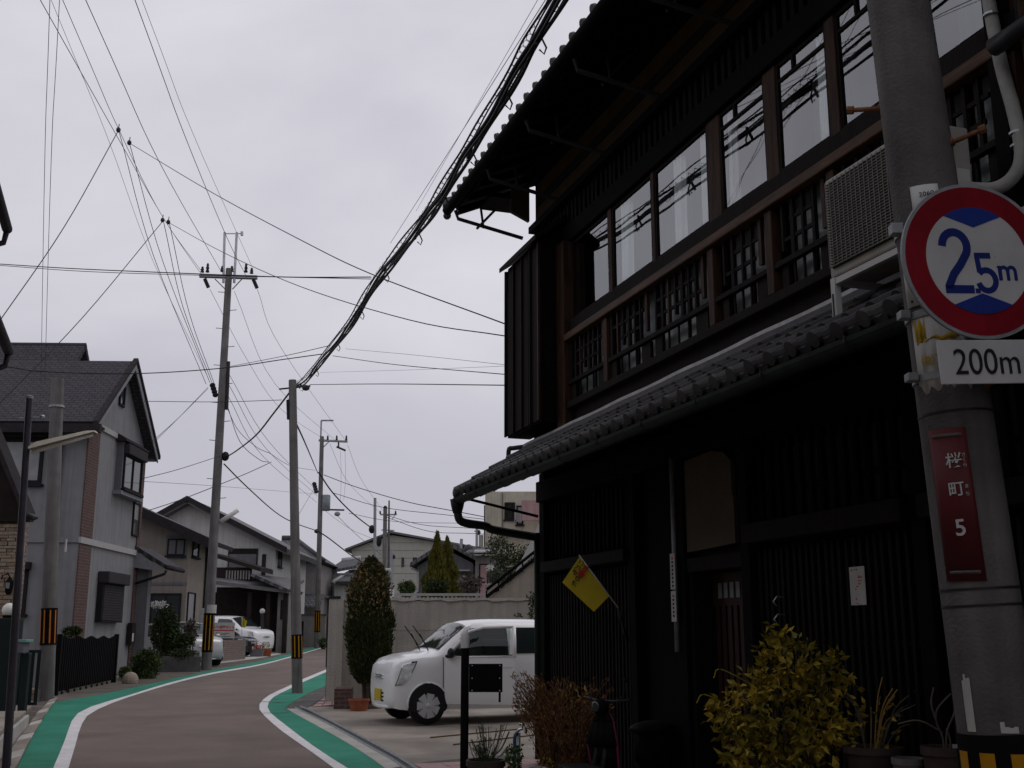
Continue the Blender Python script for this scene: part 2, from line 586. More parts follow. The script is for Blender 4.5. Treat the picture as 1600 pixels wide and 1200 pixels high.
brickmat('kawara_far', (0.15, 0.15, 0.16), (0.11, 0.11, 0.12), (0.05, 0.05, 0.055), 0.27, 0.25, 0.03, 1.0, axis='XY')
mat('roof_far', (0.14, 0.135, 0.14), 0.7, 0.2, 3, 0.2, 30)
mat('lamp_glass', (0.72, 0.70, 0.66), 0.35, 0.05, 6)
# vehicles
mat('car_white', (0.84, 0.84, 0.845), 0.3, 0.015, 2, coat=0.6, spec=0.4)
mat('car_silver', (0.38, 0.39, 0.40), 0.3, 0.03, 2, metal=0.4, coat=0.5)
mat('car_black', (0.018, 0.018, 0.021), 0.25, 0.03, 2, coat=0.6)
mat('car_trim', (0.018, 0.018, 0.019), 0.6, 0.1, 8)
mat('chrome', (0.62, 0.63, 0.64), 0.18, 0.05, 8, metal=1.0)
mat('wheel_cover', (0.52, 0.53, 0.54), 0.45, 0.08, 8, metal=0.15, spec=0.4)
mat('headlight', (0.55, 0.57, 0.58), 0.12, 0.3, 14, coat=0.8)
mat('lens_red', (0.25, 0.01, 0.015), 0.25, 0.1, 8, coat=0.6)
mat('plate_yellow', (0.50, 0.36, 0.03), 0.5, 0.05, 8)
mat('seat_dark', (0.03, 0.03, 0.033), 0.9, 0.2, 9)
# plants
mat('leaf_yellow', (0.38, 0.255, 0.022), 0.5, 0.5, 3.0, island=0.55, col2=(0.085, 0.098, 0.016))
mat('leaf_dark', (0.035, 0.050, 0.016), 0.6, 0.4, 2, island=0.45)
mat('leaf_mid', (0.055, 0.080, 0.025), 0.6, 0.4, 2, island=0.45)
mat('leaf_grey', (0.075, 0.095, 0.060), 0.6, 0.3, 2, island=0.4)
mat('thuja', (0.050, 0.060, 0.018), 0.7, 0.4, 2.2, island=0.5, col2=(0.024, 0.030, 0.011))
mat('thuja_dry', (0.30, 0.205, 0.105), 0.8, 0.4, 3, island=0.5, col2=(0.12, 0.10, 0.04))
mat('conifer_gold', (0.150, 0.128, 0.018), 0.7, 0.4, 1.2, island=0.45, col2=(0.050, 0.064, 0.018))
mat('dry_stem', (0.15, 0.072, 0.035), 0.8, 0.4, 3, island=0.5)
mat('dry_gold', (0.27, 0.17, 0.05), 0.8, 0.4, 3, island=0.4)
mat('twig', (0.10, 0.085, 0.07), 0.8, 0.3, 9)
mat('bark', (0.07, 0.055, 0.045), 0.9, 0.3, 9, 0.5, 30)
mat('white_flower', (0.62, 0.62, 0.60), 0.7, 0.1, 5, island=0.2)
mat('red_flower', (0.35, 0.04, 0.03), 0.7, 0.2, 5, island=0.4)
mat('timber', (0.12, 0.075, 0.03), 0.8, 0.3, 9)

# ================================================================ ground, road, pavement paint
def struct(o):
    o['kind'] = 'structure'
    return o
def extend(pts, back=None, fwd=None):
    pts = list(pts)
    if back:
        d = (pts[0] - pts[1]).normalized()
        pts = [pts[0] + d * back] + pts
    if fwd:
        d = (pts[-1] - pts[-2]).normalized()
        pts = pts + [pts[-1] + d * fwd]
    return pts
def resample(pts, n):
    ls = [0]
    for a, b in zip(pts, pts[1:]):
        ls.append(ls[-1] + (b - a).length)
    res = []
    j = 0
    for i in range(n):
        t = ls[-1] * i / (n - 1)
        while j < len(ls) - 2 and ls[j + 1] < t:
            j += 1
        q = (t - ls[j]) / max(1e-9, ls[j + 1] - ls[j])
        res.append(pts[j].lerp(pts[j + 1], min(1, max(0, q))))
    return res
def curve_g(px, up, back=None, fwd=None, k=6):
    return extend(catmull([gnd(x, y, up) for x, y in px], k), back, fwd)
def slab(o_name, left, right, m, n=60):
    mb = MB()
    mb.strip(resample(left, n), resample(right, n))
    return struct(mb.build(o_name, m))

g = MB()
xs = [-900, -60, -30, -12, 0, 12, 30, 60, 900]
ys = [-80, 0, 15, 30, 60, 120]
for j in range(len(ys) - 1):
    for i in range(len(xs) - 1):
        g.face([(xs[i], ys[j], gz(ys[j])), (xs[i + 1], ys[j], gz(ys[j])), (xs[i + 1], ys[j + 1], gz(ys[j + 1])), (xs[i], ys[j + 1], gz(ys[j + 1]))])
g.face([(-900, 120, gz(120)), (900, 120, gz(120)), (2500, 4000, gz(120)), (-2500, 4000, gz(120))])
struct(g.build('ground', 'ground_soil'))

LR = [(107, 1200), (117, 1167), (127, 1133), (140, 1115), (167, 1102), (200, 1089.5), (267, 1069), (333, 1053), (400, 1041), (451, 1028), (512, 1010)]   # left line, road side
LW = [(83, 1200), (100, 1160), (115, 1121), (133, 1108), (157, 1099), (200, 1086.5), (267, 1066), (333, 1050.5), (400, 1039), (451, 1026.5), (512, 1009)]  # left line, green side
LG = [(27, 1200), (43, 1167), (66, 1124), (88, 1094), (125, 1090), (160, 1085), (200, 1076), (267, 1061), (333, 1046.5), (400, 1034), (451, 1022), (512, 1005)]
RR = [(521, 1200), (510, 1191), (473, 1165), (437, 1139.5), (411, 1116), (404.5, 1105), (409, 1095), (424, 1084), (455, 1070), (473, 1061), (512, 1045)]
RW = [(543, 1200), (530, 1192), (492, 1167), (455, 1139.5), (423, 1114), (418, 1105), (420, 1097), (429, 1088), (455, 1075), (473, 1066), (512, 1049)]
RG = [(602, 1200), (590, 1191), (547, 1163), (503, 1138), (459, 1114), (444, 1106.5), (452, 1101), (473, 1088), (490, 1080), (512, 1070)]
lr = curve_g(LR, 0.004, 35, 40)
rr = curve_g(RR, 0.004, 35, 60)
me = bpy.data.meshes.new('road')
bm = bmesh.new()
vs = [bm.verts.new(p) for p in lr] + [bm.verts.new(p) for p in reversed(rr)]
f = bm.faces.new(vs)
bmesh.ops.triangulate(bm, faces=[f])
bmesh.ops.recalc_face_normals(bm, faces=bm.faces)
bm.to_mesh(me)
bm.free()
struct(link('road', me, 'asphalt'))
slab('edge_line_left', curve_g(LW, 0.008, 35, 40), curve_g(LR, 0.008, 35, 40), 'line_paint', 90)
slab('edge_line_right', curve_g(RR, 0.008, 35, 60), curve_g(RW, 0.008, 35, 60), 'line_paint', 90)
slab('green_walkway_left', curve_g(LG, 0.006, 35, 40, 1), curve_g(LW, 0.006, 35, 40, 1), 'green_paint', 90)
slab('green_walkway_right', curve_g(RW, 0.006, 35, 60, 1), curve_g(RG, 0.006, 35, 60, 1), 'green_paint', 90)
# cross joints in the green walkway at the culvert
for a, b in (((406, 1095.5), (441, 1098)), ((411, 1114), (452, 1113.5))):
    p, q = gnd(*a, 0.0105), gnd(*b, 0.0105)
    d = Vector((0, 0.035, 0.0004))
    struct(MB().face([p - d, q - d, q + d, p + d]).build('paving_joint', 'concrete_dark'))

# concrete strip, trench drain and driveway on the right
RC = [(602, 1200), (590, 1191), (547, 1163), (503, 1138), (459, 1114), (446, 1106)]
RD = [(632, 1200), (610, 1185), (575, 1166), (525, 1137.5), (476, 1113), (462, 1106)]
RE = [(650, 1200), (622, 1183), (590, 1165), (535, 1136), (484, 1110), (470, 1104)]
slab('concrete_strip', curve_g(RC, 0.0075, 20), curve_g(RD, 0.0075, 20), 'concrete_pale', 30)
slab('driveway', curve_g(RE, 0.0075, 20), [p + V(14, 0, 0) + V(0, 0, 0) for p in curve_g(RE, 0.0075, 20)], 'concrete', 30)
dl, dr = resample(curve_g(RD, 0.0075, 20), 30), resample(curve_g(RE, 0.0075, 20), 30)
slab('trench_drain', [p - V(0, 0, 0.04) for p in dl], [p - V(0, 0, 0.04) for p in dr], 'concrete_dark', 30)
td = bpy.data.objects['trench_drain']
rim = MB()
for side in (dl, dr):
    rim.tube([p + V(0, 0, 0.002) for p in side], 0.018, 4)
rim.build('drain_rim', 'steel_dull', td)
bars = MB()
dl2, dr2 = resample(dl, 500), resample(dr, 500)
for p, q in zip(dl2[::1], dr2[::1]):
    bars.tube([p - V(0, 0, 0.006), q - V(0, 0, 0.006)], 0.006, 4, False)
b_ = bars.build('drain_grating_bars', 'grate', td)
b_['kind'] = 'stuff'
# dark drain cover slab and pink paving beside the gate post
slab('drain_cover', [gnd(x, y, 0.0085) for x, y in ((446, 1107), (480, 1089), (513, 1071.5))], [gnd(x, y, 0.0085) for x, y in ((480, 1107), (500, 1093), (515, 1082))], 'concrete_dark', 6)
pp = struct(MB().face([gnd(484, 1106, 0.006), gnd(536, 1102, 0.006), gnd(526, 1084, 0.006), gnd(513, 1084, 0.006)]).build('pink_paving', 'concrete_dark'))
A_, B_, C_, D_ = gnd(486, 1106, 0.006), gnd(534, 1102, 0.006), gnd(524, 1085, 0.006), gnd(514, 1085, 0.006)
for i in range(3):
    for j in range(5):
        def bl(u, v):
            return A_.lerp(B_, u).lerp(D_.lerp(C_, u), v)
        e = 0.02
        p = [bl(i / 3 + e, j / 5 + e), bl((i + 1) / 3 - e, j / 5 + e), bl((i + 1) / 3 - e, (j + 1) / 5 - e), bl(i / 3 + e, (j + 1) / 5 - e)]
        MB().hexa(p + [q + V(0, 0, 0.014) for q in p]).build('paving_tile', 'pink_tile', pp)
# pink pavers in front of the wooden house, near edge of the driveway
o0 = gnd(640, 1186, 0.010)
fr = struct(MB().face([gnd(612, 1200, 0.0095), gnd(604, 1190, 0.0095) + V(0.45, 0, 0), gnd(700, 1183, 0.0095) + V(0.3, 0, 0), gnd(800, 1178, 0.0095), V(1.6, 8.2, gz(8.2) + 0.0095), V(0.9, 7.8, gz(7.8) + 0.0095)]).build('front_paving', 'concrete_dark'))
for i in range(7):
    for j in range(11):
        u = V(0.947, 0.32, 0.0035)
        v = V(0.32, -0.947, -0.0104)
        c = V(-1.05, 12.5, gz(12.5) + 0.0097) + u * (i * 0.302) + v * (j * 0.302)
        p = [c, c + u * 0.295, c + u * 0.295 + v * 0.295, c + v * 0.295]
        MB().hexa(p + [q + V(0, 0, 0.01 + random.random() * 0.004) for q in p]).build('paver', 'pink_tile', fr)
# yellow-brown parking strips on the driveway
for a, b in (((672, 1153), (830, 1138)), ((708, 1164), (835, 1149))):
    p, q = gnd(*a, 0.010), gnd(*b, 0.010)
    d = Vector((0, 0.028, 0.0003))
    tag(MB().hexa([p - d, q - d, q + d, p + d] + [k + V(0, 0, 0.012) for k in (p - d, q - d, q + d, p + d)]).build('timber_strip', 'timber'), 'thin brown timber strip lying on the driveway, ' + ('nearer the car' if a[0] == 672 else 'nearer the flower pots'), 'timber')

# left gutter of concrete blocks
KL = [(15, 1200), (18, 1172), (37, 1147), (60, 1115), (77, 1097)]
KR = [(26, 1200), (42, 1168), (55, 1145), (75, 1112), (89, 1093)]
kl, kr = resample(curve_g(KL, 0.002, 8), 27), resample(curve_g(KR, 0.002, 8), 27)
gk = slab('gutter_bed', [p + V(0, 0, 0) for p in kl], kr, 'concrete_dark', 20)
for i in range(26):
    a, b, c, d = kl[i].lerp(kl[i + 1], 0.03), kr[i].lerp(kr[i + 1], 0.03), kr[i].lerp(kr[i + 1], 0.97), kl[i].lerp(kl[i + 1], 0.97)
    h = 0.03 + random.random() * 0.02
    MB().hexa([a, b, c, d] + [q + V(0, 0, h) for q in (a, b, c, d)]).build('gutter_block', 'concrete' if i % 3 else 'concrete_pale', gk, bevel=0.008)
mat('stone_a', (0.34, 0.26, 0.19), 0.9, 0.2, 9, 0.5, 40)
mat('stone_b', (0.25, 0.19, 0.145), 0.9, 0.2, 9, 0.5, 40)
mat('stone_c', (0.30, 0.25, 0.20), 0.9, 0.2, 9, 0.5, 40)
mat('pillar_green', (0.010, 0.018, 0.017), 0.6, 0.2, 6)
mat('mint', (0.16, 0.30, 0.25), 0.6, 0.1, 6)
mat('lamp_post', (0.055, 0.05, 0.06), 0.5, 0.15, 8, metal=0.3)
mat('lamp_cream', (0.50, 0.47, 0.38), 0.6, 0.12, 8)
mat('hose_blue', (0.06, 0.12, 0.20), 0.5, 0.1, 8)
mat('leaf_green', (0.075, 0.13, 0.03), 0.5, 0.3, 3, island=0.4)
mat('trim_pink', (0.20, 0.03, 0.06), 0.5, 0.1, 8)
mat('cap_white', (0.72, 0.71, 0.69), 0.5, 0.05, 6)
mat('grille_metal', (0.17, 0.16, 0.145), 0.6, 0.1, 6)
mat('glass_dim', (0.035, 0.04, 0.042), 0.25, 0.2, 3)
mat('stucco_l2', (0.235, 0.208, 0.182), 0.9, 0.08, 3, 0.3, 60, stain=0.2)
mat('wood_grey', (0.0100, 0.0078, 0.0070), 0.8, 0.35, 3, 0.3, 22, aniso=(6, 6, 0.6), spec=0.1)
mat('roof_dark', (0.028, 0.022, 0.021), 0.8, 0.25, 3)

# ================================================================ wooden townhouse on the right
HX, HY, HA = 0.3167, 12.4803, R(108.7015)
house = thing('wooden_house', 'old dark timber townhouse with tiled eaves and long upper window row', 'house', (HX, HY, 0), HA)
def hp(s, y, z):
    """house coordinates (along front, outward to the street, up) -> world"""
    return Vector((HX + math.cos(HA) * s - math.sin(HA) * y, HY + math.sin(HA) * s + math.cos(HA) * y, z))
X1 = -24.0                      # near end; unseen length past the camera added to hold off skylight
def hbox(name, m, x0, x1, y0, y1, z0, z1, parent=house, bevel=0.0):
    return MB().box(min(x0, x1), max(x0, x1), min(y0, y1), max(y0, y1), z0, z1).build(name, m, parent, bevel=bevel)

# core walls
w_ = MB()
w_.box(X1, 0.22, -6.0, -5.9, -0.1, 6.95)            # rear
w_.box(X1 - 0.1, X1, -6.0, -0.02, -0.1, 6.95)      # near end
w_.box(0.0, 0.1, -5.9, -0.05, -0.1, 3.3)          # far end, lower
w_.box(0.15, 0.25, -5.9, -0.05, 3.3, 6.95)         # far end, upper
w_.prism([(-6.0, 6.95), (-0.02, 6.95), (-3.0, 8.3)], 0.15, 0.25, 'x')
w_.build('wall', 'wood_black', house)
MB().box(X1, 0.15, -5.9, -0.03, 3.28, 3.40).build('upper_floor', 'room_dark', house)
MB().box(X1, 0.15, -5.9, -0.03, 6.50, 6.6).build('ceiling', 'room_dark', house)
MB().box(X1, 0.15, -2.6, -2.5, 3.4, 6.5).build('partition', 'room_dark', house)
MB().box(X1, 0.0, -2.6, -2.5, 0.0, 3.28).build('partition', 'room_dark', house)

# ---- ground floor front
gf = MB()
gf.box(-2.45, 0.0, -0.16, -0.10, 0.0, 3.3)
gf.box(-3.40, -2.45, -0.13, -0.07, 0.0, 3.3)
gf.box(X1, -4.42, -0.16, -0.10, 0.0, 3.3)
gf.box(-4.42, -3.40, -0.12, -0.06, 2.1, 3.3)
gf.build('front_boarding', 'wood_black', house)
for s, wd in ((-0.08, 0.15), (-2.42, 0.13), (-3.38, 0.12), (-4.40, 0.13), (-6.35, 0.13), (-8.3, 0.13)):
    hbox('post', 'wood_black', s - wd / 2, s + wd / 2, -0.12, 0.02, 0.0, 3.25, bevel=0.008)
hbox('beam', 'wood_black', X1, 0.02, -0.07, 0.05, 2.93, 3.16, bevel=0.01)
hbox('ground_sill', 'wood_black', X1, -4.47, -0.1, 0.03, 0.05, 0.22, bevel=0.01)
hbox('ground_sill', 'wood_black', -2.48, 0, -0.1, 0.03, 0.08, 0.26, bevel=0.01)
def lattice(x0, x1, z0, z1, pitch, wd, y0, y1, m='wood_black', rails=()):
    n = int(abs(x1 - x0) / pitch)
    me = MB().box(-wd / 2, wd / 2, y0, y1, z0, z1).mesh('slat')
    me.materials.append(MATS[m])
    me2 = me.copy()
    me2.materials[0] = MATS['wood_grey']
    for i in range(n + 1):
        o = link('slat', me if random.random() < 0.7 else me2, None, house)
        o.location = (min(x0, x1) + abs(x1 - x0) * (i + 0.5) / (n + 1) + random.uniform(-0.004, 0.004), random.uniform(-0.004, 0.003), random.uniform(-0.006, 0.004))
        o.rotation_euler = (0, random.uniform(-0.0025, 0.0025), random.uniform(-0.04, 0.04))
    for z in rails:
        hbox('lattice_rail', m, x0, x1, y0 - 0.012, y1 - 0.018, z - 0.02, z + 0.02)
lattice(-2.34, -0.17, 0.27, 2.12, 0.078, 0.032, -0.07, -0.03, 'wood_dark', (0.9, 1.5))
lattice(-2.34, -0.17, 2.30, 2.90, 0.11, 0.04, -0.08, -0.045, 'wood_black', (2.6,))
hbox('ledge', 'wood_dark', -2.35, -0.16, -0.06, 0.07, 2.15, 2.26, bevel=0.008)
lattice(-6.28, -4.48, 0.23, 2.10, 0.078, 0.032, -0.07, -0.03, 'wood_dark', (0.8, 1.45))
lattice(-8.23, -6.43, 0.23, 2.10, 0.078, 0.032, -0.07, -0.03, 'wood_dark', (0.8, 1.45))
for a, b in ((-6.28, -4.48), (-8.23, -6.43)):
    hbox('ledge', 'wood_dark', a, b, -0.06, 0.09, 2.14, 2.28, bevel=0.008)
    lattice(a, b, 2.29, 2.86, 0.13, 0.045, -0.075, -0.045, 'wood_black', (2.5,))
    hbox('transom_pane', 'glass_dim', a, b, -0.097, -0.085, 2.32, 2.80)
# entrance: plaster panel above a brown sliding door with small lights
MB().prism([(-3.45, 2.15), (-4.23, 2.17), (-4.23, 2.53), (-4.21, 2.535), (-4.21, 2.80), (-4.10, 2.88), (-3.90, 2.92), (-3.45, 2.90)], -0.04, -0.005, 'y').build('plaster_panel', 'plaster_cream', house)
door = hbox('entrance_door', 'wood_door', -4.33, -3.50, -0.26, -0.20, 0.12, 1.98)
for i in range(7):
    s = -3.60 - i * 0.094 - (0.03 if i > 3 else 0)
    MB().box(s - 0.058, s, -0.198, -0.192, 1.78, 1.90).build('door_light', 'frosted', door)
for i in range(9):
    s = -3.53 - i * 0.092
    MB().box(s - 0.006, s + 0.006, -0.199, -0.190, 0.2, 1.72).build('door_batten', 'wood_black', door)
hbox('door_lintel', 'wood_dark', -4.34, -3.44, -0.25, 0.0, 1.99, 2.1)
hbox('door_jamb', 'wood_dark', -3.60 + 0.105, -3.44, -0.25, -0.02, 0.1, 1.985)
cd = MB().tube([V(-3.30, 0.035, 2.95), V(-3.30, 0.035, 1.36)], 0.02, 8).build('conduit_pipe', 'steel_dull', house, True)
for z0, z1 in ((1.86, 2.15), (1.60, 1.845)):
    lb = MB().box(-3.355, -3.27, 0.058, 0.062, z0, z1).build('door_name_strip', 'paper', house)
    k = z1 - 0.03
    while k > z0 + 0.03:
        MB().box(-3.327, -3.298, 0.0625, 0.0632, k - 0.018, k).build('print_mark', 'ink_black' if k < z1 - 0.04 else 'ink_red', lb)
        k -= 0.032
for z in (1.72, 1.60):
    MB().tube([V(-4.86, 0.0, z + 0.03), V(-4.86, 0.05, z + 0.035), V(-4.85, 0.075, z), V(-4.85, 0.05, z - 0.03)], 0.006, 6).build('hook', 'steel', house, True)

# ---- upper floor
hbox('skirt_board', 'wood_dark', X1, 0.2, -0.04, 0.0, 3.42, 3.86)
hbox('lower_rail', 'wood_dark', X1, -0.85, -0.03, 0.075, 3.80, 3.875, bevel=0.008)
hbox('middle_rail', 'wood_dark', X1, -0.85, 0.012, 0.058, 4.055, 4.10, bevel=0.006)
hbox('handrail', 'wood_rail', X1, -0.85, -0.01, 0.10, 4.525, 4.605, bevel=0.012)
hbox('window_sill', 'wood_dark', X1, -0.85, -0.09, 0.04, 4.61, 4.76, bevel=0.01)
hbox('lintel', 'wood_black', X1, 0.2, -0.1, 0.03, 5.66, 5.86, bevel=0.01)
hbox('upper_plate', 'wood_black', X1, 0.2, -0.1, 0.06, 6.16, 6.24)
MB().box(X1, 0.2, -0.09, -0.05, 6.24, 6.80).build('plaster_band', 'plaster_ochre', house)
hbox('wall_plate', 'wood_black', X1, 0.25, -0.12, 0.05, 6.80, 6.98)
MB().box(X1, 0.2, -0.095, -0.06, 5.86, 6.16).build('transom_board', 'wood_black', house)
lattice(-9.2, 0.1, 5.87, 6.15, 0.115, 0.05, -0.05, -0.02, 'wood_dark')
POSTS = [(-2.02, .11), (-3.0, .07), (-4.14, .25), (-5.01, .20), (-5.79, .13), (-6.58, .13), (-7.42, .22), (-8.3, .13), (-9.2, .2)]
for s, wd in POSTS:
    hbox('window_post', 'wood_brown', s - wd * 0.42, s + wd * 0.42, -0.06, -0.006, 4.765, 5.655, bevel=0.006)
    if wd > 0.1:
        hbox('railing_post', 'wood_brown', s - 0.045, s + 0.045, -0.02, 0.065, 3.88, 4.515, bevel=0.006)
MB().box(-1.02, -0.80, -0.1, 0.10, 3.45, 5.66).build('end_pillar', 'wood_brown', house, bevel=0.01)
edges = [(-1.02, 0)] + POSTS
cm = MB()
def curtain(parent, s0, s1, z0, z1, y, folds):
    mb = MB()
    n = folds * 6
    a, b = [], []
    for i in range(n + 1):
        t = i / n
        x = s0 + (s1 - s0) * t
        yy = y + 0.028 * math.sin(t * folds * 2 * math.pi) + 0.01 * math.sin(t * 17)
        a.append(V(x + 0.02 * math.sin(t * 9), yy * 1.0, z0 + 0.03 * math.sin(t * 5)))
        b.append(V(x, yy, z1))
    mb.strip(a, b)
    return mb.build('curtain', 'curtain', parent, True, fix=False)
CUR = {1: [(-2.22, -2.42)], 2: [(-3.36, -3.52), (-3.86, -3.98)], 3: [(-4.33, -4.40)], 4: [(-5.58, -5.70)]}
for i in range(len(edges) - 1):
    x1 = edges[i][0] - edges[i][1] * 0.42
    x0 = edges[i + 1][0] + edges[i + 1][1] * 0.42
    M = Matrix.Translation(V((x0 + x1) / 2, -0.03, 5.21)) @ Matrix.Rotation(random.uniform(-0.012, 0.012), 4, 'Z') @ Matrix.Rotation(random.uniform(-0.006, 0.006), 4, 'X')
    hw = (x1 - x0) / 2
    fb = MB(M)
    for q in ((-hw, -hw + 0.026), (hw - 0.026, hw)):
        fb.box(q[0], q[1], -0.014, 0.014, -0.44, 0.44)
    fb.box(-hw + 0.026, hw - 0.026, -0.014, 0.014, -0.44, -0.395)
    fb.box(-hw + 0.026, hw - 0.026, -0.014, 0.014, 0.41, 0.44)
    if i >= 3:
        fb.box(-hw + 0.026, hw - 0.026, -0.012, 0.012, 0.285, 0.31)
        fb.box(-0.012 + hw * 0.3, 0.012 + hw * 0.3, -0.016, 0.016, 0.31, 0.41)
    wd_ = fb.build('window', 'wood_dark', house)
    MB(M).face([(-hw + 0.03, 0.0, -0.40), (hw - 0.03, 0.0, -0.40), (hw - 0.03, 0.0, 0.42), (-hw + 0.03, 0.0, 0.42)]).build('pane', 'pane', wd_, fix=False)
    for c0, c1 in CUR.get(i, []):
        curtain(wd_, c0, c1, 4.83, 5.62, -0.075, 3)
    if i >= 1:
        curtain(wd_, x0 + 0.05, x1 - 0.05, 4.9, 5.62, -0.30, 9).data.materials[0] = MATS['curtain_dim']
    # railing bay below: slats, short cross pieces, frosted sliding panes behind
    n = max(4, int((x1 - x0) / 0.115))
    for k in range(n):
        s = x0 + (x1 - x0) * (k + 0.5) / n + random.uniform(-0.006, 0.006)
        lw = 0.026 if (k % 3) else 0.042
        zb = 4.10 if k % 4 else 4.16
        MB().box(s - lw / 2, s + lw / 2, 0.012, 0.042, zb, 4.52).build('railing_slat', 'wood_dark' if k % 5 else 'wood_brown', house)
    for zz in (4.24, 4.38):
        k0 = x0 + (x1 - x0) * random.uniform(0.05, 0.3)
        k1 = x1 - (x1 - x0) * random.uniform(0.05, 0.3)
        MB().box(k0, k1, 0.018, 0.036, zz - 0.014, zz + 0.014).build('railing_cross_piece', 'wood_dark', house)
    MB().box(x0 + 0.02, x0 + (x1 - x0) * 0.22, 0.0, 0.03, 3.88, 4.055).build('railing_panel', 'wood_dark', house)
    MB().box(x1 - (x1 - x0) * 0.16, x1 - 0.02, 0.0, 0.03, 3.88, 4.055).build('railing_panel', 'wood_dark', house)
    for k in range(3):
        s = x0 + (x1 - x0) * (0.36 + 0.18 * k)
        MB().box(s - 0.008, s + 0.008, 0.015, 0.03, 3.88, 4.055).build('railing_slat', 'wood_dark', house)
    for k in range(2):
        a, b = x0 + (x1 - x0) * k / 2, x0 + (x1 - x0) * (k + 1) / 2
        pw = MB().box(a + 0.015, b - 0.015, -0.075, -0.068, 3.87, 4.60).build('low_window', 'wood_dark', house)
        MB().box(a + 0.04, b - 0.03, -0.0675, -0.064, 3.90, 4.56).build('pane', 'frosted', pw)

# ---- shutter box at the far end
sb = MB()
sb.box(-0.80, 0.34, 0.0, 0.27, 3.70, 5.74)
box_ = sb.build('shutter_box', 'wood_black', house)
for i in range(6):
    a = 0.335 - i * 0.19
    MB().box(a - 0.182, a, 0.272, 0.285 + random.uniform(0, 0.004), 3.72, 5.70).build('board', 'wood_dark', box_)
for a in (0.335, 0.05, -0.24, -0.52, -0.79):
    MB().box(a - 0.014, a + 0.014, 0.2895, 0.312, 3.71, 5.70).build('batten', 'wood_brown' if a < -0.7 else 'wood_dark', box_)
MB().prism([(0.0, 5.96), (0.36, 5.70), (0.36, 5.755), (0.0, 6.03)], -0.86, 0.40, 'x').build('cap_board', 'wood_dark', box_)
MB().box(0.30, 0.345, 0.286, 0.305, 5.45, 5.70).build('scroll_end', 'wood_dark', box_, bevel=0.01)

# ---- tiled roofs
def tile_mesh(W, Ln, rad, cap):
    """pan-and-roll clay tile; y runs down the slope, front edge thick; eave tiles carry a round end"""
    mb = MB()
    prof = [(0, 0.012), (W * 0.15, -0.004), (W * 0.32, -0.012), (W * 0.5, -0.004)]
    c = W * 0.5 + rad
    for k in range(0, 7):
        a = math.pi - math.pi * k / 6
        prof.append((c + rad * math.cos(a), 0.006 + rad * 1.05 * math.sin(a)))
    prof.append((W + 0.006, 0.010))
    lift = 0.022
    back = [mb.pt((x, 0, z)) for x, z in prof]
    front = [mb.pt((x, Ln, z + lift)) for x, z in prof]
    low = [mb.pt((x, Ln - 0.002, z + lift - 0.022)) for x, z in prof]
    for i in range(len(prof) - 1):
        mb.f.append([back[i], back[i + 1], front[i + 1], front[i]])
        mb.f.append([front[i], front[i + 1], low[i + 1], low[i]])
    if cap:
        n = 12
        zc = 0.012 + lift
        cr = rad * 1.12
        r0 = [mb.pt((c + cr * math.cos(2 * math.pi * k / n), Ln - 0.01, zc + cr * math.sin(2 * math.pi * k / n))) for k in range(n)]
        r1 = [mb.pt((c + cr * math.cos(2 * math.pi * k / n), Ln + 0.022, zc + cr * math.sin(2 * math.pi * k / n))) for k in range(n)]
        for k in range(n):
            mb.f.append([r0[k], r0[(k + 1) % n], r1[(k + 1) % n], r1[k]])
        mb.f.append(r1)
        # hanging lip of the pan
        for i in range(3):
            a, b = prof[i], prof[i + 1]
            mb.face([(a[0], Ln + 0.006, a[1] + lift), (b[0], Ln + 0.006, b[1] + lift), (b[0], Ln + 0.006, b[1] + lift - 0.045), (a[0], Ln + 0.006, a[1] + lift - 0.045)])
    return mb.mesh('roof_tile', False)
def tiled_roof(name, x0, x1, yW, zW, yE, zE, pitch, rows, rad, expo, m1, m2):
    th = math.atan2(zW - zE, yE - yW)
    Ln = math.hypot(zW - zE, yE - yW)
    d = V(0, math.cos(th), -math.sin(th))
    nrm = V(0, math.sin(th), math.cos(th))
    base = MB()
    a, b = V(0, yW, zW), V(0, yE, zE)
    base.hexa([V(x0, 0, 0) + a - nrm * 0.07, V(x1, 0, 0) + a - nrm * 0.07, V(x1, 0, 0) + b - nrm * 0.07 - d * 0.05, V(x0, 0, 0) + b - nrm * 0.07 - d * 0.05,
               V(x0, 0, 0) + a - nrm * 0.02, V(x1, 0, 0) + a - nrm * 0.02, V(x1, 0, 0) + b - nrm * 0.02 - d * 0.05, V(x0, 0, 0) + b - nrm * 0.02 - d * 0.05])
    rf = base.build(name, 'wood_black', house)
    t0, t1 = tile_mesh(pitch, expo + 0.03, rad, True), tile_mesh(pitch, expo + 0.03, rad, False)
    t0b, t1b = t0.copy(), t1.copy()
    for q, mm in ((t0, m1), (t1, m1), (t0b, m2), (t1b, m2)):
        q.materials.append(MATS[mm])
    n = int((x1 - x0) / pitch)
    for r in range(rows):
        for i in range(n):
            me = (t0 if r == 0 else t1) if random.random() < 0.6 else (t0b if r == 0 else t1b)
            o = link('roof_tile', me, None, rf)
            o.location = V(x1 - (i + 1) * pitch, 0, 0) + b - d * (expo * (r + 1) + random.uniform(-0.004, 0.004)) + nrm * random.uniform(0, 0.004)
            o.rotation_euler = (-th, random.uniform(-0.01, 0.01), random.uniform(-0.012, 0.012))
    return rf, th, Ln, d, nrm
lower, th, Ln, d, nrm = tiled_roof('lower_roof', -12.0, 0.26, 0.0, 3.56, 0.86, 3.03, 0.217, 4, 0.043, 0.238, 'roof_tile', 'roof_tile_moss')
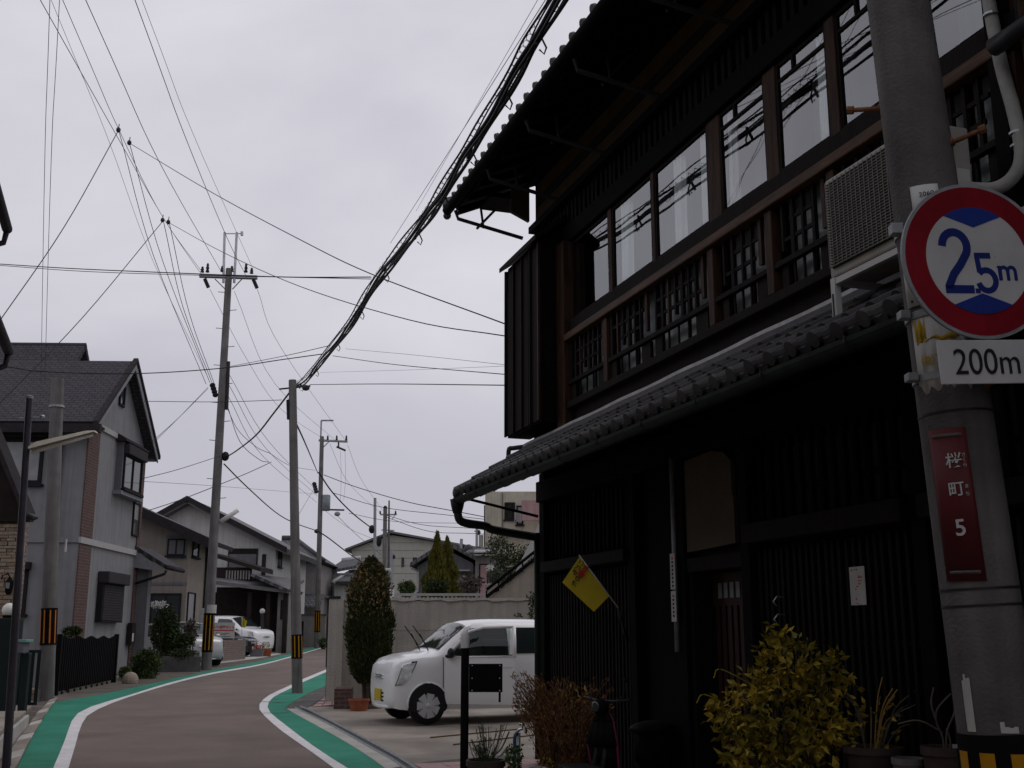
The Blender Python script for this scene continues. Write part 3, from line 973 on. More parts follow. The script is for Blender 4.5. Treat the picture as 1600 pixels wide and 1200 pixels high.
# ridge courses against the wall and pale flashing strip
for k, (yy, zz) in enumerate(((0.17, 3.50), (0.14, 3.545))):
    MB().box(-9.7, 0.22 + 0.02 * k, 0.0, yy, zz - 0.0, zz + 0.04).build('ridge_course', 'roof_tile', lower, bevel=0.006)
fl = MB()
n = 40
for i in range(n):
    a, b = 0.22 - i * 0.25, 0.22 - (i + 1) * 0.25
    z0, z1 = 3.60 + 0.004 * math.sin(i * 1.3), 3.60 + 0.004 * math.sin((i + 1) * 1.3)
    fl.hexa([(a, 0.005, z0), (b, 0.005, z1), (b, 0.13, z1 - 0.012), (a, 0.13, z0 - 0.012), (a, 0.005, z0 + 0.022), (b, 0.005, z1 + 0.022), (b, 0.13, z1 + 0.016), (a, 0.13, z0 + 0.016)])
fl.build('flashing_strip', 'flashing', lower)
# verge at the far end: stacked roll tiles down the slope
vg = MB()
for k in range(4):
    p = V(0.235, 0.90, 2.99) - d * (0.02 + 0.24 * k)
    vg.cyl(p + nrm * 0.05, p - d * 0.27 + nrm * 0.04, 0.06, 0.05, 10)
vg.build('verge_tiles', 'roof_tile', lower, True, auto=40)
eo = MB().ball(V(0.235, 0.915, 3.035), (0.06, 0.035, 0.065), 10, 6).ball(V(0.25, 0.90, 2.95), (0.05, 0.04, 0.05), 10, 6).build('end_ornament', 'roof_tile', lower, True)
def half_gutter(x0, x1, y, z, r, m, parent):
    mb = MB()
    n = 8
    rings = []
    for x in (x0, x1):
        rings.append([mb.pt((x, y + r * math.cos(math.pi + math.pi * k / n), z + r * math.sin(math.pi + math.pi * k / n))) for k in range(n + 1)] +
                     [mb.pt((x, y + (r - 0.008) * math.cos(math.pi + math.pi * k / n), z + (r - 0.008) * math.sin(math.pi + math.pi * k / n))) for k in range(n, -1, -1)])
    A, B = rings
    for k in range(len(A)):
        mb.f.append([A[k], A[(k + 1) % len(A)], B[(k + 1) % len(A)], B[k]])
    mb.f.append(A[::-1])
    mb.f.append(B)
    return mb.build('gutter', m, parent)
g1 = half_gutter(-9.7, 0.24, 0.915, 2.955, 0.06, 'copper_green', house)
for i in range(12):
    x = 0.1 - i * 0.8
    MB().tube([V(x, 0.8, 2.98), V(x, 0.85, 2.92), V(x, 0.915, 2.889), V(x, 0.98, 2.93), V(x, 0.975, 2.965)], 0.006, 5).build('gutter_hook', 'dark_metal', g1)
# rainwater elbow from the gutter back to the corner post
MB().tube(catmull([V(0.16, 0.915, 2.92), V(0.16, 0.91, 2.80), V(0.15, 0.86, 2.705), V(0.13, 0.60, 2.665), V(0.12, 0.50, 2.625), V(0.10, 0.03, 2.56)], 5), 0.047, 10).build('downpipe', 'copper_green', house, True)
MB().tube([V(0.06, 0.02, 2.6), V(0.06, 0.02, 0.2)], 0.035, 10).build('downpipe', 'copper_green', house, True)
MB().lathe([(0.05, -0.12), (0.07, -0.05), (0.085, 0.03)], V(0.16, 0.915, 2.92), 12).build('rain_hopper', 'copper_green', house, True)
MB().tube([V(0.2, 0.85, 2.98), V(0.02, 0.02, 2.78)], 0.016, 6).build('eave_brace', 'wood_black', house)
MB().tube(catmull([V(0.2, 0.04, 3.60), V(0.40, 0.18, 3.60), V(0.45, 0.22, 3.585), V(0.46, 0.22, 3.42), V(0.46, 0.22, 3.2)], 4), 0.028, 8).build('vent_pipe', 'dark_metal', house, True)
for i in range(22):
    x = 0.1 - i * 0.45
    MB().hexa([V(x - 0.03, 0.0, 3.42), V(x + 0.03, 0.0, 3.42), V(x + 0.03, 0.80, 2.93), V(x - 0.03, 0.80, 2.93), V(x - 0.03, 0.0, 3.485), V(x + 0.03, 0.0, 3.485), V(x + 0.03, 0.80, 2.99), V(x - 0.03, 0.80, 2.99)]).build('rafter', 'wood_black', lower)

upper, th2, Ln2, d2, nrm2 = tiled_roof('upper_roof', -14.0, 1.0, -3.0, 8.42, 0.80, 6.71, 0.245, 3, 0.05, 0.26, 'roof_tile_moss', 'roof_tile')
up = MB()   # plain upper slope and rear slope above the modelled eave courses
a, b = V(0, -3.0, 8.42), V(0, 0.80, 6.71) - d2 * 0.80
up.hexa([V(-24, 0, 0) + a, V(1.0, 0, 0) + a, V(1.0, 0, 0) + b, V(-24, 0, 0) + b] + [q + nrm2 * 0.05 for q in (V(-24, 0, 0) + a, V(1.0, 0, 0) + a, V(1.0, 0, 0) + b, V(-24, 0, 0) + b)])
up.hexa([V(-24, -7, 6.6), V(1.0, -7, 6.6), V(1.0, -3, 8.42), V(-24, -3, 8.42)] + [q + V(0, 0, 0.06) for q in (V(-24, -7, 6.6), V(1.0, -7, 6.6), V(1.0, -3, 8.42), V(-24, -3, 8.42))])
up.build('roof_slope', 'roof_tile', upper)
hv = MB()
for k in range(5):
    p = V(0.985, 0.83, 6.70) - d2 * (0.26 * k)
    hv.cyl(p + nrm2 * 0.06, p - d2 * 0.29 + nrm2 * 0.05, 0.068, 0.058, 10)
hv.build('verge_tiles', 'roof_tile_moss', upper, True, auto=40)
MB().ball(V(0.99, 0.86, 6.71), (0.075, 0.05, 0.08), 10, 6).ball(V(1.03, 0.84, 6.60), (0.06, 0.05, 0.05), 10, 6).build('end_ornament', 'roof_tile_moss', upper, True)
g2 = half_gutter(-14.0, 0.95, 0.86, 6.64, 0.065, 'wood_black', house)
for i in range(24):
    x = 0.80 - i * 0.44
    MB().hexa([V(x - 0.035, 0.0, 6.88), V(x + 0.035, 0.0, 6.88), V(x + 0.035, 0.76, 6.54), V(x - 0.035, 0.76, 6.54), V(x - 0.035, 0.0, 6.97), V(x + 0.035, 0.0, 6.97), V(x + 0.035, 0.76, 6.63), V(x - 0.035, 0.76, 6.63)]).build('rafter', 'wood_black', upper)
# gutter stays under the upper eave, the one at the far end shows against the sky
for i in range(6):
    x = 0.72 - i * 1.3
    gs = MB()
    gs.tube([V(x, 0.82, 6.56), V(x + 0.02, 0.78, 6.46), V(x - 0.15, 0.0, 6.24)], 0.025, 6)
    gs.tube([V(x + 0.01, 0.50, 6.68), V(x + 0.0, 0.46, 6.37)], 0.016, 6)
    gs.tube([V(x + 0.01, 0.18, 6.78), V(x + 0.02, 0.54, 6.36)], 0.016, 6)
    gs.build('gutter_stay', 'dark_metal', house)
MB().box(0.30, 0.75, 0.02, 0.5, 6.62, 6.68).build('eave_soffit', 'wood_dark', house)
MB().prism([(0.02, 6.35), (0.25, 6.45), (0.25, 6.75), (0.02, 6.85)], 0.27, 0.33, 'x').build('gable_plaster', 'plaster_cream', house)

# ---- outdoor air-conditioning unit on its rack above the lower roof
ac = thing('air_conditioner', 'beige outdoor air conditioner on white rack above the lower tiled eave', 'air conditioner', hp(-6.46, 0.42, 3.50), HA)
ab = MB().box(-0.86, 0.0, -0.14, 0.16, 0.0, 0.60).build('casing', 'plastic_beige', ac, bevel=0.012)
MB().box(-0.80, -0.035, 0.161, 0.167, 0.05, 0.565).build('grille_backing', 'dark_metal', ac)
gv, gh = MB(), MB()
for i in range(30):
    z = 0.055 + i * 0.0172
    gh.box(-0.80, -0.035, 0.168, 0.182, z, z + 0.006)
gh.build('grille_slats', 'grille_metal', ac)['kind'] = 'stuff'
for i in range(20):
    x = -0.80 + i * 0.0400
    MB().box(x, x + 0.004, 0.183, 0.187, 0.05, 0.57).build('grille_bar', 'grille_metal', ac)
MB().box(-0.875, -0.862, -0.02, 0.10, 0.42, 0.50).build('hand_recess', 'dark_metal', ac)
MB().box(-0.865, -0.862, -0.12, -0.04, 0.05, 0.36).build('valve_cover', 'plastic_white', ac)
rk = thing('mounting_rack', 'white slotted steel rack carrying the air conditioner', 'rack', hp(-6.46, 0.42, 3.12), HA)
for x in (-0.03, -0.80):
    MB().box(x - 0.02, x + 0.02, 0.13, 0.17, -0.06, 0.375).build('leg', 'plastic_white', rk)
    MB().box(x - 0.02, x + 0.02, -0.30, -0.26, 0.12, 0.375).build('leg', 'plastic_white', rk)
    MB().box(x - 0.018, x + 0.018, -0.255, 0.125, 0.335, 0.37).build('cross_bar', 'plastic_white', rk)
MB().box(-0.86, 0.10, 0.18, 0.22, -0.08, -0.04).build('foot_rail', 'plastic_white', rk)
MB().box(-0.777, -0.052, 0.135, 0.165, 0.335, 0.37).build('front_bar', 'plastic_white', rk)
MB().box(-0.035, -0.025, 0.172, 0.176, 0.08, 0.28).build('slot', 'dark_metal', rk)
hose = thing('insulated_hose', 'pale insulated refrigerant hose running up the dark wall', 'hose', hp(-7.4, 0.1, 3.7), HA)
hz = lambda s, y, z: V(s + 7.4, y - 0.1, z - 3.7)
MB().tube(catmull([hz(-7.30, 0.40, 3.76), hz(-7.40, 0.24, 3.73), hz(-7.47, 0.16, 3.78), hz(-7.50, 0.12, 3.90), hz(-7.46, 0.1, 4.15), hz(-7.40, 0.1, 4.5), hz(-7.36, 0.1, 5.0), hz(-7.36, 0.1, 5.8)], 6), 0.036, 12).build('sleeve', 'insulation', hose, True)
for z in (3.95, 4.02, 4.75):
    MB().lathe([(0.040, 0), (0.040, 0.012)], hz(-7.475 if z < 4.1 else -7.38, 0.11, z), 12).build('tie', 'steel', hose)
hbox('corner_board', 'wood_black', -7.40, -7.30, 0.0, 0.09, 3.6, 5.65)
MB().tube([V(-7.58, 0.08, 6.0), V(-7.58, 0.08, 4.55)], 0.045, 10).build('downpipe', 'dark_metal', house, True)
MB().tube([V(-7.66, 0.16, 6.0), V(-7.66, 0.16, 4.3)], 0.03, 10).build('bamboo_pipe', 'wood_rail', house, True)
MB().tube([V(-7.47, 0.2, 4.50), V(-7.75, 0.2, 4.50)], 0.05, 12).build('drain_elbow', 'dark_metal', house, True)

# ================================================================ near utility pole with the signs
PY = 4.25
pb, pt_ = at(1562, 1150, PY), at(1403, 0, PY)
axis = (pt_ - pb).normalized()
base0 = pb - axis * (pb.z + 0.15)
np_ = thing('utility_pole', 'thick near concrete utility pole carrying the height limit sign', 'utility pole', (base0.x, base0.y, 0), 0)
def ax(z):
    return base0 + axis * ((z - base0.z) / axis.z)
def axl(z):
    return ax(z) - Vector((base0.x, base0.y, 0))
def prad(z):
    return 0.152 - 0.0068 * z
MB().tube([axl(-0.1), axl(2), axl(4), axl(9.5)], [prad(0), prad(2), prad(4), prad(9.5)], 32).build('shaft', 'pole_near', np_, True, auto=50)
def band(parent, z0, z1, dr, m, name, n=32):
    return MB().tube([axl(z0), axl(z1)], [prad(z0) + dr, prad(z1) + dr], n).build(name, m, parent, True, auto=50)
band(np_, 0.25, 1.155, 0.004, 'black_paint', 'warning_sleeve')
for k in range(9):           # yellow bars on the sleeve
    a0 = R(-172 + k * 40)
    mb = MB()
    rr_ = []
    for z in (0.30, 1.09):
        rr_.append([axl(z) + V(math.cos(a0 + R(q)), math.sin(a0 + R(q)), 0) * (prad(z) + 0.0065) for q in (-10, -5, 0, 5, 10)])
    for i in range(4):
        mb.face([rr_[0][i], rr_[0][i + 1], rr_[1][i + 1], rr_[1][i]])
    mb.build('warning_stripe', 'warn_yellow', np_, True)
for z in (2.32, 1.66, 1.60, 2.98):
    band(np_, z, z + 0.009, 0.002, 'dark_metal', 'steel_strap')
for z in (2.705, 2.455):
    band(np_, z, z + 0.028, 0.006, 'steel_dull', 'sign_clamp')
    MB(Matrix.Translation(axl(z + 0.014) + V(-prad(z) - 0.02, -0.03, 0))).box(-0.025, 0.015, -0.02, 0.03, -0.016, 0.016).build('clamp_lug', 'steel_dull', np_, bevel=0.003)
band(np_, 3.055, 3.085, 0.006, 'steel_dull', 'sign_clamp')
MB(Matrix.Translation(axl(3.07) + V(-prad(3) - 0.015, -0.04, 0))).box(-0.025, 0.02, -0.02, 0.03, -0.022, 0.022).build('clamp_lug', 'steel_dull', np_, bevel=0.003)
def step_bolt(z, ang, ln=0.13):
    dirv = V(math.cos(ang), math.sin(ang), 0.18)
    p = axl(z) + dirv * (prad(z) - 0.02)
    b = MB()
    b.tube([p, p + dirv * ln], 0.010, 8)
    b.tube([p + dirv * ln, p + dirv * (ln + 0.025)], 0.018, 8)
    b.tube([p + dirv * 0.02, p + dirv * 0.03], 0.017, 8)
    b.build('step_bolt', 'rust', np_, True, auto=40)
step_bolt(2.40, R(-48))
step_bolt(3.40, R(-38))
step_bolt(3.62, R(150))
MB().cyl(axl(1.27) + V(0.085, -prad(1.2) * 0.83, 0), axl(1.27) + V(0.09, -prad(1.2) * 0.86, 0), 0.011, None, 10).build('bolt_hole', 'black_rubber', np_)
for x, z0, z1, wd in ((-0.125, 1.16, 1.36, 0.035), (-0.02, 1.16, 1.20, 0.06), (0.07, 1.16, 1.21, 0.05)):
    c0 = math.asin(max(-1, min(1, x / prad(1.2))))
    mb = MB()
    for i in range(4):
        a, b = c0 + (i - 2) * wd / 4 / prad(1.2), c0 + (i - 1) * wd / 4 / prad(1.2)
        jz = random.uniform(0, 0.03)
        mb.face([axl(z0) + V(math.sin(a), -math.cos(a), 0) * (prad(z0) + 0.0025), axl(z0) + V(math.sin(b), -math.cos(b), 0) * (prad(z0) + 0.0025), axl(z1 - jz) + V(math.sin(b), -math.cos(b), 0) * (prad(z1) + 0.0025), axl(z1 - jz) + V(math.sin(a), -math.cos(a), 0) * (prad(z1) + 0.0025)])
    mb.build('torn_paper', 'paper', np_)

def wrap(parent, name, m, z0, z1, x0, x1, dr, n=8, jag=0.0, jagtop=0.0):
    """a sheet bent round the pole: x0..x1 measured as arc length from the camera-side generator"""
    mb = MB()
    lo, hi = [], []
    for i in range(n + 1):
        a = (x0 + (x1 - x0) * i / n) / prad((z0 + z1) / 2)
        e = V(math.sin(a), -math.cos(a), 0)
        za, zb = z0 + jag * random.random(), z1 - jagtop * random.random()
        lo.append(axl(za) + e * (prad(za) + dr))
        hi.append(axl(zb) + e * (prad(zb) + dr))
    mb.strip(lo, hi)
    o = mb.build(name, m, parent, True)
    so = o.modifiers.new('thick', 'SOLIDIFY')
    so.thickness = 0.0012
    return o
# torn advertising sticker under the sign
wrap(np_, 'torn_sticker', 'paper', 2.39, 2.72, -0.185, 0.03, 0.0015, 18, 0.05)
wrap(np_, 'sticker_patch', 'paper_mustard', 2.59, 2.70, -0.170, -0.120, 0.0032, 6, 0.03, 0.05)
wrap(np_, 'sticker_patch', 'paper_mustard', 2.59, 2.625, -0.165, 0.0, 0.0034, 8, 0.02, 0.03)
wrap(np_, 'sticker_patch', 'paper_mustard', 2.64, 2.705, -0.075, 0.0, 0.0034, 6, 0.04, 0.02)
zt = 2.52
a_ = -0.10 / prad(zt)
text('㈱ア', 0.05, 'paper_mustard', np_, axl(zt) + V(math.sin(a_), -math.cos(a_), 0) * (prad(zt) + 0.0045), (math.pi / 2, R(-3), a_), 'sticker_lettering')
# maroon address plate, bent round the pole
plate = thing('address_plate', 'maroon address plate with white Japanese writing strapped to the near pole', 'sign', (base0.x, base0.y, 0))
wrap(plate, 'plate', 'plate_maroon', 1.69, 2.255, -0.168, -0.026, 0.006, 10)
wrap(plate, 'strap_slot', 'concrete_dark', 2.222, 2.234, -0.150, -0.042, 0.0085, 6)
wrap(plate, 'strap_slot', 'concrete_dark', 1.715, 1.727, -0.150, -0.042, 0.0085, 6)
def on_pole(body, size, m, x, z, parent, name, sx=1.0, dr=0.0085, bold=0.0):
    a = x / prad(z)
    return text(body, size, m, parent, axl(z) + V(math.sin(a), -math.cos(a), 0) * (prad(z) + dr), (math.pi / 2, R(-3.5), a), name, 0.0006, 'CENTER', sx, bold)
on_pole('桜', 0.060, 'sign_white', -0.080, 2.128, plate, 'lettering', 1, bold=0.0006)
on_pole('町', 0.060, 'sign_white', -0.084, 2.022, plate, 'lettering', 1, bold=0.0006)
on_pole('5', 0.085, 'sign_white', -0.088, 1.880, plate, 'lettering', 1, bold=0.001)
for i, ch in enumerate('さくら'):
    on_pole(ch, 0.017, 'sign_white', -0.045, 2.150 - i * 0.019, plate, 'small_lettering')
for i, ch in enumerate('まち'):
    on_pole(ch, 0.017, 'sign_white', -0.049, 2.033 - i * 0.028, plate, 'small_lettering')
# pole number plate
num = thing('pole_number_plate', 'small white number plate behind the round sign edge', 'sign', (base0.x, base0.y, 0))
wrap(num, 'plate', 'sign_white', 3.07, 3.225, -0.102, 0.0, 0.006, 6)
on_pole('2060', 0.026, 'ink_black', -0.045, 3.185, num, 'lettering', 1.1)
on_pole('5', 0.022, 'ink_black', -0.062, 3.145, num, 'lettering', 1.1)
long = thing('back_plate', 'white punched bracket plate showing left behind the round sign', 'bracket', (base0.x, base0.y, 0))
wrap(long, 'plate', 'plastic_white', 2.745, 3.0, -0.185, -0.09, 0.008, 5)
for z in (2.975, 2.88, 2.765):
    a = -0.155 / prad(z)
    e = V(math.sin(a), -math.cos(a), 0)
    MB().cyl(axl(z) + e * (prad(z) + 0.007), axl(z) + e * (prad(z) + 0.0105), 0.006, None, 8).build('bolt_head', 'dark_metal', long)

# round height-limit sign and the distance plate
SY = 3.96
scn = at(1527, 407, SY)
sign = thing('height_limit_sign', 'round red bordered 2.5m height limit sign with blue numerals', 'road sign', scn, 0)
sign.rotation_euler = (0, R(-2.6), R(10))
def disc(r, y, th, m, name, parent, n=64):
    mb = MB()
    a = [mb.pt((r * math.cos(2 * math.pi * k / n), y, r * math.sin(2 * math.pi * k / n))) for k in range(n)]
    b = [mb.pt((r * math.cos(2 * math.pi * k / n), y + th, r * math.sin(2 * math.pi * k / n))) for k in range(n)]
    mb.f.append(a[::-1])
    mb.f.append(b)
    for k in range(n):
        mb.f.append([a[k], a[(k + 1) % n], b[(k + 1) % n], b[k]])
    return mb.build(name, m, parent)
SR = 0.302
disc(SR, 0.0, 0.012, 'steel_dull', 'sign_rim', sign)
disc(SR * 0.955, -0.0016, 0.0015, 'sign_red', 'red_ring', sign)
disc(SR * 0.685, -0.0032, 0.0015, 'sign_white', 'white_field', sign)
for sg in (1, -1):
    mb = MB()
    ri = SR * 0.685
    a0 = math.acos(0.47)
    pts = [(0, sg * ri * 0.62)]
    for k in range(13):
        a = -math.asin(0.56) + 2 * math.asin(0.56) * k / 12
        pts.append((ri * math.sin(a) * 1.0, sg * ri * math.cos(a)))
    mb.prism(pts, -0.0048, -0.0033, 'y')
    mb.build('blue_wedge', 'sign_blue', sign)
def stroke(pts, wd, parent, m, y, name='numeral'):
    """flat pen stroke: a ribbon of constant width with mitred joins"""
    P = [Vector((p[0], 0, p[1])) for p in pts]
    L_, R_ = [], []
    for i, p in enumerate(P):
        a = (P[min(i + 1, len(P) - 1)] - p) if i < len(P) - 1 else (p - P[i - 1])
        b = (p - P[i - 1]) if i else a
        a, b = a.normalized(), b.normalized()
        t = (a + b).normalized() if (a + b).length > 1e-6 else a
        nn = Vector((-t.z, 0, t.x))
        k = wd / 2 / max(0.4, t.dot(a))
        L_.append(p + nn * k)
        R_.append(p - nn * k)
    mb = MB()
    for i in range(len(P) - 1):
        q = [L_[i], R_[i], R_[i + 1], L_[i + 1]]
        mb.hexa([v + V(0, y, 0) for v in q] + [v + V(0, y + 0.0014, 0) for v in q])
    return mb.build(name, m, parent)
def arc(cx, cz, rx, rz_, a0, a1, n=14):
    return [(cx + rx * math.cos(R(a0 + (a1 - a0) * k / n)), cz + rz_ * math.sin(R(a0 + (a1 - a0) * k / n))) for k in range(n + 1)]
two = arc(-0.088, 0.052, 0.050, 0.056, 178, -28) + [(-0.075, -0.020), (-0.105, -0.055), (-0.128, -0.098), (-0.130, -0.112)]
stroke(two, 0.031, sign, 'ink_blue', -0.0049)
stroke([(-0.1455, -0.113), (-0.030, -0.113)], 0.031, sign, 'ink_blue', -0.0049)
stroke([(-0.026, -0.119), (-0.006, -0.119)], 0.018, sign, 'ink_blue', -0.0049, 'decimal_point')
stroke([(0.052, 0.018), (-0.013, 0.018)], 0.022, sign, 'ink_blue', -0.0050)
stroke([(-0.004, 0.020), (0.000, -0.048)], 0.020, sign, 'ink_blue', -0.0049)
stroke(arc(0.026, -0.078, 0.036, 0.040, 140, -165, 18), 0.022, sign, 'ink_blue', -0.0048)
stroke([(0.084, -0.078), (0.084, -0.022)], 0.015, sign, 'ink_blue', -0.0049, 'letter_m')
stroke([(0.074, -0.026), (0.088, -0.026)], 0.010, sign, 'ink_blue', -0.0048, 'letter_m')
stroke(arc(0.100, -0.044, 0.0155, 0.018, 170, 0, 8) + [(0.1155, -0.078)], 0.013, sign, 'ink_blue', -0.0050, 'letter_m')
stroke(arc(0.131, -0.044, 0.0155, 0.018, 180, 0, 8) + [(0.1465, -0.078)], 0.013, sign, 'ink_blue', -0.0051, 'letter_m')
MB().box(-0.02, 0.02, 0.0125, 0.03, -0.26, 0.26).build('mounting_channel', 'steel_dull', sign)
MB().box(-0.015, 0.015, 0.031, 0.12, -0.02, 0.02).build('bracket_arm', 'steel_dull', sign)
MB().tube([V(-0.24, -0.006, -0.05), V(-0.22, -0.006, -0.19)], 0.002, 4).build('scratch', 'sign_white', sign) if False else None
dp = at(1547, 565, SY - 0.0)
dist = thing('distance_plate', 'white 200m plate hung under the round height limit sign', 'road sign', dp, 0)
dist.rotation_euler = (0, R(-2.6), R(8))
MB().box(-0.20, 0.20, 0, 0.006, -0.082, 0.082).build('plate', 'sign_white', dist, bevel=0.004)
text('200m', 0.136, 'ink_black', dist, (-0.012, -0.0025, -0.005), (math.pi / 2, 0, 0), 'lettering', 0.0008, 'CENTER', 0.86)
MB().box(-0.02, 0.02, 0.0065, 0.10, -0.02, 0.02).build('bracket_arm', 'steel_dull', dist)

# ================================================================ street poles
def pole(label, bx, by, tx, ty, r0, r1, m='pole_concrete', name='utility_pole', Y=None, n=16):
    b = gnd(bx, by)
    if Y:
        b = at(bx, by, Y)
        b.z = gz(Y)
    t = at(tx, ty, b.y)
    e = thing(name, label, 'utility pole', b, 0)
    MB().tube([V(0, 0, -0.1), t - b], [r0, r1], n).build('shaft', m, e, True, auto=50)
    return e, b, t
def warn(e, b, t, z0, z1, r, col='warn_yellow'):
    d_ = (t - b)
    f0, f1 = d_ * (z0 / d_.z), d_ * (z1 / d_.z)
    MB().tube([f0, f1], r + 0.006, 16).build('warning_sleeve', 'black_paint', e, True, auto=50)
    for k in range(9):
        a0 = R(20 + k * 40)
        w_ = R(10)
        g0, g1 = f0.lerp(f1, 0.05), f0.lerp(f1, 0.95)
        rr2 = r + 0.010
        mb = MB()
        q = [(math.cos(a0 + s * w_ / 2), math.sin(a0 + s * w_ / 2)) for s in (-1, 0, 1)]
        for i in range(2):
            mb.face([g0 + V(q[i][0], q[i][1], 0) * rr2, g0 + V(q[i + 1][0], q[i + 1][1], 0) * rr2, g1 + V(q[i + 1][0], q[i + 1][1], 0) * rr2, g1 + V(q[i][0], q[i][1], 0) * rr2])
        mb.build('warning_stripe', col, e)
def insulator(p, r=0.06, up=0.16):
    mb = MB()
    mb.lathe([(r * 0.4, 0), (r, 0.02), (r * 0.55, up * 0.35), (r * 0.9, up * 0.45), (r * 0.5, up * 0.7), (r * 0.7, up * 0.8), (r * 0.25, up)], p, 10)
    return mb
P1, p1b, p1t = pole('concrete pole by the black gate, its top against the slate roof', 72, 1095, 90, 592, 0.15, 0.125)
warn(P1, p1b, p1t, 1.05, 1.75, 0.15, 'warn_orange')
MB().box(0.11, 0.135, -0.02, 0.02, 2.85, 3.1).build('number_strip', 'sign_white', P1)
MB().tube([(p1t - p1b) * 0.905, (p1t - p1b) * 0.912], 0.15, 16).build('clamp', 'steel_dull', P1)
# tall power pole beside the parking place
P2, p2b, p2t = pole('tall power pole with crossarm standing beside the parking place', 322, 1047, 358, 420, 0.165, 0.11)
warn(P2, p2b, p2t, 0.55, 1.75, 0.165)
L2 = lambda x, y: at(x, y, p2b.y) - p2b
MB().tube([L2(330, 945), L2(329, 958)], 0.175, 16).build('paper_wrap', 'paper', P2)
def bar(e, a, b, r, m='steel_dull', name='crossarm', n=6):
    return MB().tube([a, b], r, n).build(name, m, e)
bar(P2, L2(312, 431), L2(402, 434), 0.075)
bar(P2, L2(314, 428) + V(0, 0.15, 0), L2(400, 430) + V(0, 0.15, 0), 0.05)
bar(P2, L2(349, 442), L2(351, 363), 0.045, 'steel', 'riser_pipe')
bar(P2, L2(366, 442), L2(370, 363), 0.045, 'steel', 'riser_pipe')
bar(P2, L2(349, 365), L2(378, 365), 0.02, 'steel', 'top_tie')
bar(P2, L2(378, 362), L2(378, 368), 0.05, 'steel', 'top_cap')
bar(P2, L2(378, 436), L2(363, 452), 0.02, 'steel_dull', 'arm_brace')
bar(P2, L2(336, 436), L2(352, 452), 0.02, 'steel_dull', 'arm_brace')
for i, (x, y) in enumerate(((324, 426), (384, 426), (347, 425), (362, 425), (393, 428), (316, 426))):
    insulator(L2(x, y), 0.07, 0.34 if i < 2 else 0.22).build('insulator', 'dark_metal', P2, True)
for x, y, x2, y2 in ((320, 436, 326, 450), (396, 437, 402, 451)):
    a, b = L2(x, y), L2(x2, y2)
    mb = MB()
    for k in range(6):
        mb.tube([a.lerp(b, k / 6), a.lerp(b, (k + 0.55) / 6)], 0.065, 8)
    mb.build('strain_insulator', 'dark_metal', P2)
for i in range(13):
    f = 0.36 + i * 0.048
    c = (p2t - p2b) * f
    sg = 1 if i % 2 else -1
    MB().tube([c, c + V(sg * 0.33, 0, 0.03)], 0.013, 5).build('step_bolt', 'steel_dull', P2)
MB().tube([L2(357, 565), L2(354, 640)], 0.06, 8).build('cable_riser', 'dark_metal', P2)
MB().ball(L2(352, 713), (0.13, 0.1, 0.16), 10, 6).build('splice_box', 'black_rubber', P2)
for k in range(4):
    MB().ball(L2(332 + 1.5 * k, 602 + 5 * k), (0.10, 0.08, 0.09), 8, 5).build('service_clamp', 'cable', P2)
# street lamp arm on the power pole
sl = thing('street_lamp', 'white fluorescent street lamp on the tall power pole', 'street lamp', p2b + L2(345, 815), 0)
a, b = V(0, 0, 0), L2(372, 797) - L2(345, 815)
MB().tube([a, b], 0.075, 8).build('lamp_tube', 'lamp_glass', sl, True)
MB().tube([a - b * 0.25, a + b * 0.05], 0.04, 8).build('lamp_arm', 'steel_dull', sl, True)
# telephone pole on the green walkway
P3, p3b, p3t = pole('telephone pole standing in the green walkway, bundled cables at its top', 465, 1083, 457, 594, 0.118, 0.088)
warn(P3, p3b, p3t, 0.72, 1.22, 0.117)
L3 = lambda x, y: at(x, y, p3b.y) - p3b
MB().tube([L3(452, 625), L3(453, 655)], 0.07, 8).build('cable_closure', 'black_rubber', P3)
bar(P3, L3(436, 608), L3(485, 603), 0.02, 'dark_metal', 'cable_arm')
MB().ball(L3(478, 606), (0.09, 0.06, 0.07), 8, 5).build('clamp', 'dark_metal', P3)
# distant transformer pole
P4, p4b, p4t = pole('distant power pole with grey transformer can and side crossarm', 495, 1013, 503, 682, 0.17, 0.12)
warn(P4, p4b, p4t, 0.9, 2.1, 0.17)
L4 = lambda x, y: at(x, y, p4b.y) - p4b
bar(P4, L4(501, 690), L4(502, 657), 0.05, 'steel_dull', 'riser_pipe')
bar(P4, L4(502, 657), L4(521, 657), 0.05, 'steel_dull', 'top_arm')
bar(P4, L4(498, 688), L4(543, 690), 0.07)
bar(P4, L4(505, 699), L4(514, 690), 0.03, 'steel_dull', 'arm_brace')
for x in (512, 526, 541):
    insulator(L4(x, 688), 0.08, 0.3).build('insulator', 'dark_metal', P4, True)
bar(P4, L4(529, 691), L4(529, 699), 0.05, 'dark_metal', 'switch_hanger')
bar(P4, L4(526, 698), L4(540, 704), 0.06, 'dark_metal', 'switch_arm')
MB().lathe([(0.22, 0), (0.25, 0.05), (0.25, 0.85), (0.22, 0.92)], L4(509, 798), 16).build('transformer', 'zinc', P4, True, auto=40)
bar(P4, L4(500, 796), L4(538, 797), 0.05, 'dark_metal', 'bracket')
MB().ball(L4(527, 803), (0.18, 0.16, 0.14), 8, 6).build('bell_fitting', 'steel_dull', P4)
for k in range(4):
    MB().ball(L4(491 + k, 756 + k * 4), (0.14, 0.1, 0.12), 8, 5).build('service_clamp', 'dark_metal', P4)
MB().ball(L4(496, 830), (0.2, 0.15, 0.14), 8, 5).build('service_clamp', 'dark_metal', P4)
